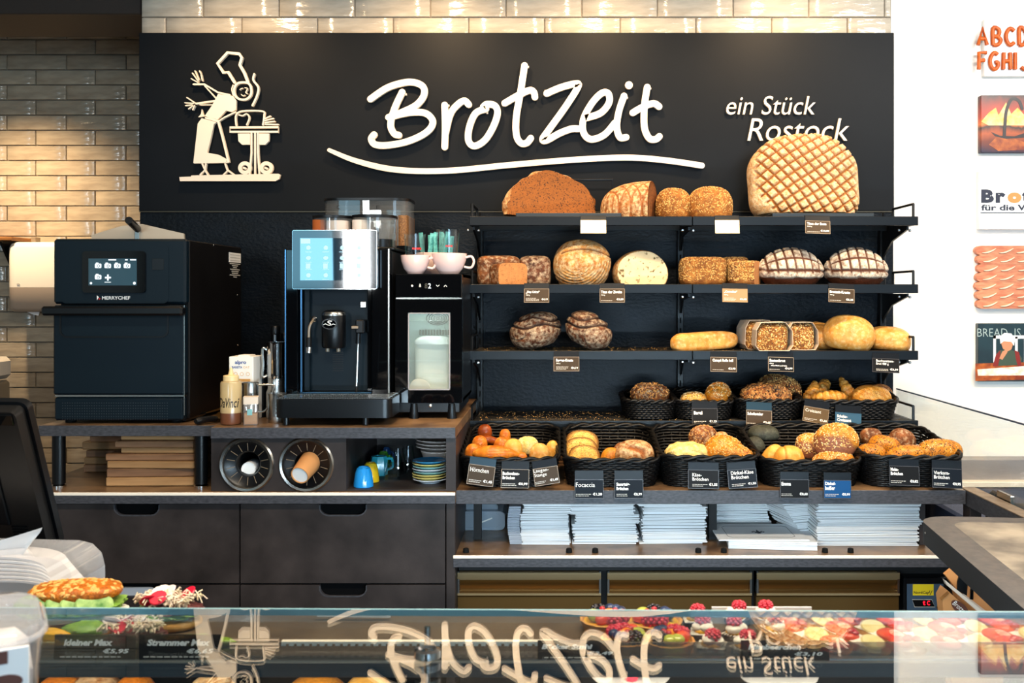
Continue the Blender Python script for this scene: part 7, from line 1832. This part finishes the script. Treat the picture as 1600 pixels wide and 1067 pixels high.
# almond sandwich
x, y = X(118, 1.50), 1.50
t = thing('almond_sandwich', 'long seeded roll sandwich topped with almonds, cucumber and cheese spread inside', 'sandwich', (x, y, DK + .0005), (0, 0, .18))
w = S(138, y)
for nm, z, h, m in (('bottom_bun', 0, .036, 'bun_almond'), ('top_bun', .066, .021, 'bun_almond')):
    p, q_, k, _ = blob((w, .075, h), 18, 2.6, .4 if nm == 'top_bun' else .6, .03, 3, 5)
    o = bpy.data.objects.new(nm, kmesh(nm, p + np.array((0, 0, z)), q_, k, m)); COL.objects.link(o); o.parent = t
    if nm == 'top_bun': part('almond_flakes', seedsg(p + np.array((0, 0, z)), q_, 150, .0052, 3, lambda c_, n: (n[:, 2] > .2) * 1.0, .2, .6), 'almond', o, smooth=0, kind='stuff')
p, q_, k, _ = blob((w * .95, .075, .012), 14, 3, .5, .15, 7, 8); g = G(); g.v = (p + np.array((0, 0, .034))).tolist(); g.f = q_.tolist(); part('cream_spread', g, 'cream_white', t, smooth=60)
p, q_, k, _ = blob((w * .6, .08, .012), 14, 3, .5, .2, 8, 9); g = G(); g.v = (p + np.array((w * .2, -.004, .047))).tolist(); g.f = q_.tolist(); part('cress', g, 'lettuce', t, smooth=30)
for i in range(5):
    part('cucumber_slice', G().lathe([(0, -.002), (.017, -.002), (.019, 0), (.017, .002), (0, .002)], seg=16, sx=1.4).xf(Matrix.Translation((-w * .36 + i * .021, -.036, .062)) @ Matrix.Rotation(.9, 4, 'X') @ Matrix.Rotation(.25, 4, 'Y')), 'cucumber', t)
# sprout rolls and others
def sprouts(t, n, w, d, z, r):
    g = G()
    for i in range(n):
        c = Vector((r.uniform(-w, w), r.uniform(-d, d), z + r.uniform(0, .014)))
        a = r.uniform(0, 6.28); L = r.uniform(.008, .016)
        g.tube([c, c + Vector((math.cos(a) * L * .5, math.sin(a) * L * .5, r.uniform(.001, .006))), c + Vector((math.cos(a) * L, math.sin(a) * L, r.uniform(-.003, .004)))], .0011, 4)
        if i % 2: ball(g, c, .0028, 2)
    part('sprouts', g, 'sprout', t, kind='stuff', smooth=60)
def open_roll(label, px, y, w, d, seed, rot=0):
    r = random.Random(seed); t = thing('open_sandwich', label, 'sandwich', (X(px, y), y, DK + .0005), (0, 0, rot))
    p, q_, k, _ = blob((w, d, .022), 16, 2.4, .6, .04, 3, seed); o = bpy.data.objects.new('bread_base', kmesh('bread_base', p, q_, k, 'crust_white')); COL.objects.link(o); o.parent = t
    for nm, m, z, s, sd in (('salad_leaf', 'lettuce', .016, 1.04, 1), ('red_salad_leaf', 'lollo', .022, .9, 2)):
        D, Q = csphere(14); p = D * np.array((w / 2 * s, d / 2 * s, .010)) * (1 + .16 * lumps(D, 11, seed + sd, 9))[:, None]; g = G(); g.v = (p + np.array((w * .08 * (sd - 1), 0, z + .006))).tolist(); g.f = Q.tolist(); part(nm, g, m, t, smooth=40)
    for i in range(9):
        m = 'radish_red' if i % 3 == 0 else 'radish'
        part('radish_slice', G().lathe([(0, -.0014), (.0125, -.0014), (.0138, 0), (.0125, .0014), (0, .0014)], seg=12).xf(Matrix.Translation((r.uniform(-.35, .3) * w, r.uniform(-.35, .3) * d, .041 + r.uniform(0, .010))) @ Euler((r.uniform(-.9, .9), r.uniform(-.7, .7), 0)).to_matrix().to_4x4()), m, t)
    sprouts(t, 190, w * .42, d * .36, .036, r); return t
open_roll('open roll heaped with sprouts, radish slices and red salad, topmost at the glass edge', 262, 1.56, .105, .07, 4, -.15)
open_roll('open roll with sprouts and radish nearer the viewer, above its tag', 208, 1.44, .085, .06, 9, .1)
x, y = fp(95, 0, 1.44)
t = thing('patty_roll', 'patty roll with a yellow pepper strip behind the clear tub', 'sandwich', (x, y, DK + .0005))
p, q_, k, _ = blob((.085, .06, .030), 16, 2.3, .5, .1, 6, 3); g = G(); g.v = p.tolist(); g.f = q_.tolist(); part('patty', g, 'patty', t, smooth=60)
part('pepper_strip', G().tube(spline([Vector((-.03, -.02, .026)), Vector((-.005, -.026, .036)), Vector((.025, -.022, .031))], 5), [.004, .007, .009, .010, .010, .010, .010, .009, .008, .006, .004], 8), 'pepper_yellow', t)
g = G(); ball(g, (.03, .01, .032), .02, 8, (1.4, 1, .5), .2, 4); part('salad_leaf', g, 'lettuce', t)
solo('salad_leaf', ball(G(), (0, 0, .008), .02, 10, (1.6, 1, .5), .2, 6), 'lettuce', 'green leaf lying on the deck beside the sprout roll', 'salad leaf', (X(300, 1.46), 1.46, DK + .001))
solo('pickle', ball(G(), (0, 0, .007), .009, 8, (3.2, 1, .75), .1, 6), 'kiwi', 'green pickle lying on the deck behind the emblem reflection', 'pickle', (X(340, 1.47), 1.47, DK + .0005), (0, 0, -.2))
# lower deck goods seen under the deck
for i, (px, y, w, m, lb) in enumerate(((95, 1.50, .085, 'bun_almond', 'orange-crusted roll on the lower deck below kleiner Max'), (150, 1.50, .09, 'crust_flour', 'floury pale roll on the lower deck'), (210, 1.50, .07, 'bun_almond', 'small seeded roll on the lower deck'), (330, 1.50, .08, 'crust_country', 'brown roll on the lower deck below Strammer Max'), (495, 1.50, .11, 'crust_gold', 'golden roll on the lower deck under the price rail'), (575, 1.50, .085, 'crust_emma', 'yellow roll on the lower deck beside the golden one'))):
    dough('lower_roll', lb, 'roll', (X(px, y), y, .9155), (w, .07, .092), m, n=14, seed=300 + i, flat=.7)
for i, (px, y, lb) in enumerate(((985, 1.5, 'white plate with a red berry on the lower deck'), (1215, 1.5, 'white plate on the lower deck under the slogan reflection'))):
    t = thing('cake_plate', lb, 'plate', (X(px, y), y, .9155)); part('plate_stand', G().lathe([(0, 0), (.03, 0), (.01, .02), (.01, .08), (.055, .088), (.06, .093), (0, .090)], seg=24), 'paper_white', t)
    if i == 0: part('berry', ball(G(), (0, -.02, .098), .011, 8, (1, 1, .9)), 'raspberry', t)
# fruit tartlets
def tartlet(label, px, y, w, seed):
    r = random.Random(seed); t = thing('fruit_tartlet', label, 'tartlet', (X(px, y), y, DK + .0005), (0, 0, r.uniform(0, 1))); t.scale = (1, 1, .85)
    R = w / 2; n = 28; g = G()
    prof = [(R * .8, 0), (R * .98, .020), (R * .90, .021), (R * .8, .014), (0, .014)]
    g.lathe([(0, 0)] + prof, seg=n); g.v = [(a * (1 + .04 * (i // 6 % 2)), b * (1 + .04 * (i // 6 % 2)), c) for i, (a, b, c) in enumerate(g.v)]
    part('tart_shell', g, 'tart_shell', t)
    part('custard', G().lathe([(R * .88, .016), (R * .5, .021), (0, .022)], seg=20), 'custard', t)
    a0 = r.uniform(0, 6); C_ = lambda k, f=.52: (R * f * math.cos(a0 + k), R * f * math.sin(a0 + k), .020)
    for k in (0, .75): part('raspberry', berry_bumps(G(), C_(k), .0105, .017), 'raspberry', t, smooth=80)
    for k in (1.7, 2.2, 2.65): part('blueberry', ball(G(), (C_(k)[0], C_(k)[1], .030), .0085, 7), 'blueberry', t)
    for k in (3.5,): part('blackberry', berry_bumps(G(), C_(k), .0105, .017), 'blackberry', t, smooth=80)
    for k in (4.3, 4.9): part('grape_half', ball(G(), (C_(k)[0], C_(k)[1], .027), .011, 8, (1, 1, .8)), 'grape', t)
    part('strawberry_half', ball(G(), (C_(5.55)[0], C_(5.55)[1], .027), .013, 8, (1, .8, .8)), 'strawberry', t)
    part('orange_segment', ball(G(), (0, 0, .029), .012, 8, (1.3, .7, .7)), 'orange_fruit', t)
    for k in range(5): q0 = r.uniform(0, 6); part('currant', ball(G(), (R * .25 * math.cos(q0), R * .25 * math.sin(q0), .035), .0045, 5), 'currant', t)
    return t
for i, (px, y, lb) in enumerate(((950, 1.545, 'fruit tartlet with raspberries at the near end of the back row'), (1022, 1.54, 'fruit tartlet with dark berries in the back row beside the raspberry cakes'), (978, 1.455, 'fruit tartlet in the front row above the Bäcker Sushi tag'), (1046, 1.45, 'fruit tartlet in the front row next to the raspberry cakes'))):
    tartlet(lb, px, y, .088 if i < 2 else .074, 20 + i)
# raspberry cream cakes
k = 0
nm = [('far', 'first'), ('far', 'second'), ('far', 'third'), ('middle', 'first'), ('middle', 'second'), ('middle', 'third'), ('near', 'first'), ('near', 'second')]
for (px, y) in ((1088, 1.56), (1152, 1.575), (1196, 1.575), (1100, 1.505), (1150, 1.50), (1212, 1.515), (1112, 1.445), (1165, 1.44)):
    t = thing('raspberry_cake', 'small cream cake with a raspberry, %s in the %s row' % (nm[k][1], nm[k][0]), 'cake', (X(px, y), y, DK + .0005), (0, 0, k), 'raspberry cream cakes'); k += 1; t.scale = (1, 1, .8)
    part('cake_base', G().lathe([(0, 0), (.019, 0), (.021, .003), (.021, .012), (0, .013)], seg=18), 'choc', t)
    g = G()
    for j in range(7): a = j * .9; g.tube([(-.02, -.015 + j * .005, .0132), (.02, -.013 + j * .005, .0132)], .0012, 4)
    part('drizzle', g, 'cream_white', t)
    part('custard_ring', ball(G(), (0, 0, .0155), .0155, 8, (1, 1, .55)), 'custard', t)
    g = G()
    for j in range(3): ball(g, (.006 * math.cos(j * 2.1), .006 * math.sin(j * 2.1), .021 + .002 * j), .012 - .001 * j, 7, (1, 1, .75), .08, j)
    part('cream', g, 'cream_white', t)
    part('raspberry', berry_bumps(G(), (.002, -.002, .026), .0095, .016), 'raspberry', t, smooth=80)
# waffle rolls with fruit
wl = ('first waffle roll with strawberry and banana beside the raspberry cakes', 'second waffle roll with strawberries and red currants', 'third waffle roll with pale banana slices', 'fourth waffle roll under the reflection of the white wall', 'fifth waffle roll under the reflection of the white wall', 'waffle roll with red currants near the fire picture reflection', 'last waffle roll at the picture edge')
for i, px in enumerate((1262, 1322, 1376, 1430, 1484, 1540, 1594)):
    y = 1.485; r = random.Random(i + 60)
    t = thing('fruit_waffle', wl[i], 'waffle', (X(px, y), y, DK + .0005), (0, 0, .45), 'fruit waffles')
    t.scale = (1, 1, .66); L, R = .14, .025
    g = G(); n, m_ = 12, 10; V = []
    for a in range(n + 1):
        for b in range(m_ + 1):
            u = -.5 + a / n; th = math.pi * (-.08 + 1.16 * b / m_); rr = R * (1 + .02 * ((a + b) % 2))
            V.append((rr * -math.cos(th) * 1.0, u * L, rr * (1 - math.sin(th)) * .85))
    Q = [(a * (m_ + 1) + b, a * (m_ + 1) + b + 1, (a + 1) * (m_ + 1) + b + 1, (a + 1) * (m_ + 1) + b) for a in range(n) for b in range(m_)]
    wf = part('waffle_shell', g.add(V, Q), 'waffle', t, smooth=60)
    g = G()
    for a in range(0, 13, 1): g.tube([(R * 1.0 * -math.cos(math.pi * (-.08 + 1.16 * b / 8)) * 1.02, (-.5 + a / 12) * L, R * (1 - 1.02 * math.sin(math.pi * (-.08 + 1.16 * b / 8))) * .85) for b in range(9)], .0011, 4)
    part('waffle_ridge', g, 'waffle', wf, kind='stuff')
    part('cream', ball(G(), (0, 0, .013), .021, 10, (1, 3.2, .6), .06, i), 'cream_white', t)
    for j in range(4):
        yy = -.056 + j * .036; kind = (i + j) % 3
        if kind == 0:
            o = part('strawberry_half', ball(G(), (.002, yy, .026), .0195, 9, (.95, 1.25, .6)), 'strawberry', t)
            part('cut_flesh', ball(G(), (.002, yy - .004, .0285), .0155, 8, (.9, 1.2, .62)), 'strawberry_flesh', o)
        elif kind == 1:
            part('banana_slice', G().lathe([(0, -.003), (.0165, -.003), (.0185, 0), (.0165, .003), (0, .003)], seg=18).xf(Matrix.Translation((0, yy, .029)) @ Euler((.45, r.uniform(-.3, .3), 0)).to_matrix().to_4x4()), 'banana', t)
        else:
            for q0 in range(4): part('currant', ball(G(), (r.uniform(-.010, .010), yy + r.uniform(-.010, .010), .031 + r.uniform(0, .006)), .0062, 6), 'currant', t)
            part('strawberry_half', ball(G(), (-.006, yy + .010, .024), .018, 9, (.8, 1.1, .7)), 'strawberry', t)
solo('paper_liner', G().box((X(1112, 1.602), 1.600, DK + .0004), (X(1268, 1.602), 1.604, Z(948, 1.602)), .0004), 'paper_white', 'white cardboard strip behind the raspberry cakes', 'liner')
solo('paper_liner', G().box((X(1272, 1.606), 1.606, DK + .0004), (X(1600, 1.606), 1.610, Z(957, 1.606)), .0004), 'paper_white', 'white cardboard strip behind the fruit waffles', 'liner')
solo('cake_knife', G().prism([(X(494, 1.59), Z(958, 1.59)), (X(508, 1.59), Z(957.5, 1.59)), (X(610, 1.59), Z(962, 1.59)), (X(610, 1.59), Z(964.5, 1.59)), (X(496, 1.59), Z(963, 1.59))], 1.588, 1.592), 'bag_white', 'pale knife blade lying at the back edge of the deck', 'knife')
# ---------------------------------------------------------------- till side
zc_ = 1.030
sv = thing('till_counter', 'side counter that carries the napkin box and the till screen', 'counter', (-1.3, 1.8, 0))
part('slab', G().box((-2.0, 1.625, zc_ - .03), (-.835, 1.78, zc_), .002).box((-2.0, 1.78, zc_ - .03), (-1.13, 2.1, zc_), .002), 'laminate_top', sv, w=True)
part('support', G().box((-2.0, 1.70, 0), (-1.2, 2.05, zc_ - .031)), 'laminate_front', sv, w=True)
y = 1.66
nb = thing('napkin_box', 'clear plastic napkin box full of white napkins in front of the till screen', 'napkin box', (-.95, y, zc_ + .0005))
hb_ = Z(871, y) - zc_; xb1 = X(115, y); wb_ = .36
prof = [(-wb_, 0), (0, 0), (0, hb_ - .045), (-.006, hb_ - .022), (-.022, hb_ - .006), (-.045, hb_), (-wb_, hb_ + .008)]
part('clear_shell', G().prism([(a + xb1, b_ + zc_ + .0005) for a, b_ in prof], y, y + .115), 'box_clear', nb, w=True)
for k in range(7):
    e = .012 + k * .008; g = G(); n = 10; a_ = []
    top = [(xb1 - wb_ + .01, hb_ * (.55 + .06 * k)), (xb1 - .16, hb_ * (.62 + .05 * k)), (xb1 - .05 - e * .4, hb_ * (.55 + .045 * k)), (xb1 - e, hb_ * (.16 + .06 * k))]
    cv_ = spline([Vector(p) for p in top], 6); g.ribbon(cv_, .0035, y + .010 + k * .004, y + .105, cap=False)
    g.v = [(a, b_, c + zc_) for a, b_, c in g.v]
    part('napkin', g, 'napkin' if k % 2 else 'napkin_shade', nb, w=True)
part('napkin_pile', G().prism([(xb1 - wb_ + .01, zc_ + .004), (xb1 - .02, zc_ + .004), (xb1 - .04, zc_ + hb_ * .4), (xb1 - wb_ + .01, zc_ + hb_ * .5)], y + .012, y + .10), 'napkin', nb, w=True)
g = G(); pts = [P(-80, 905, y + .03), P(-10, 872, y + .04), P(10, 858, y + .05), P(62, 826, y + .05)]
n = 8; V = []
for i in range(n + 1):
    t_ = i / n
    up_ = Vector(P(-90, 870, y + .03)).lerp(P(63, 825.5, y + .05), t_); lo2 = Vector(P(-60, 930, y + .06)).lerp(P(38, 872, y + .05), min(1, t_ * 1.0)); 
    if t_ > .85: lo2 = lo2.lerp(P(63, 826, y + .05), (t_ - .85) / .15 * .6)
    for j in range(5):
        s_ = j / 4; p = up_.lerp(lo2, s_); p.y += .008 * math.sin(t_ * 7 + s_ * 3); V.append(p)
Q = [(i * 5 + j, i * 5 + j + 1, (i + 1) * 5 + j + 1, (i + 1) * 5 + j) for i in range(n) for j in range(4)]
g.add(V, Q); nv = len(V); g.add([v + Vector((0, .0012, 0)) for v in V], [q_[::-1] for q_ in Q])
part('pulled_napkin', g, 'napkin', nb, 'napkin pulled up out of the box', w=True, smooth=60)
# till screen seen from behind
tb = thing('till_screen', 'black till screen seen from behind, tilted, at the picture edge', 'screen', (X(90, 1.90), 1.90, Z(852, 1.90)), (.37, 0, -.06))
Wt, Ht = .62, .30
hs = part('housing', G().prism(rrect(Wt, Ht, .012, 4, -Wt / 2, Ht / 2), -.028, 0), 'pos_black', tb)
part('screen_bezel', G().prism(rrect(Wt + .012, Ht + .012, .016, 4, -Wt / 2, Ht / 2), .0005, .016), 'black_satin', tb)
part('back_panel', G().prism(rrect(Wt * .7, Ht * .62, .008, 3, -Wt * .56, Ht * .5), -.034, -.0285), 'pos_black', tb)
part('cable_cover', G().box((-.085, -.033, Ht * .22), (-.060, -.0285, Ht * .66), .002), 'black_satin', tb)
for k in range(6): part('vent_slit', G().box((-.06, -.0295, Ht * .10 + k * .006), (-.03, -.0282, Ht * .10 + k * .006 + .0025)), 'void_black', tb)
part('top_ledge', G().box((-Wt + .01, -.030, Ht - .02), (-.03, -.0285, Ht - .006), .001), 'black_gloss', tb)
part('corner_cap', G().box((-.034, -.031, Ht - .026), (-.006, -.0285, Ht - .004), .003), 'black_gloss', tb)
part('screen_foot', G().cyl((-.33, -.01, .01), (-.33, .05, -.060), .025, seg=14), 'black_satin', tb)
# clear tub on the glass
y = .93
tubh = Z(962, y) - ZT
tu = thing('takeaway_tub', 'clear takeaway tub with a white label standing on the glass top', 'tub', (X(-32, y), y, ZT + .0005), (0, 0, .53))
Wd = S(176, y)
def sect(z, k, r): return [(x * k, yy * k, z) for x, yy in rrect(Wd, .16, r, 6)]
v = []; f = []
pr = [(0, .80), (.004, .86), (tubh * .8, .97), (tubh * .83, 1.0), (tubh * .95, 1.0), (tubh, .95), (tubh, .80)]
for z, k_ in pr: v += sect(z, k_, .05)
n = len(rrect(1, 1, .1, 6))
for a in range(len(pr) - 1): f += [(a * n + i, a * n + (i + 1) % n, (a + 1) * n + (i + 1) % n, (a + 1) * n + i) for i in range(n)]
f += [tuple(range(n))[::-1], tuple((len(pr) - 1) * n + i for i in range(n))]
part('tub_body', G().add(v, f), 'box_clear', tu, smooth=50)
part('tub_rim', G().tube(sect(tubh * .89, 1.01, .05), .003, 6, True), 'box_clear', tu)
part('label_card', G().box((-Wd * .34, -.084, tubh * .06), (Wd * .36, -.0815, tubh * .90), .001), 'paper_white', tu)
part('logo_oval', G().prism(circ(Wd * .18, tubh * .58, Wd * .13, 24, tubh * .075), -.0850, -.084), 'brown_ink', tu)
part('printed_band', G().box((-Wd * .34, -.0850, tubh * .76), (Wd * .20, -.084, tubh * .88)), 'brown_ink', tu)
part('contents', G().box((-Wd * .4, -.06, tubh * .05), (Wd * .40, .06, tubh * .68), .012), 'napkin_shade', tu)
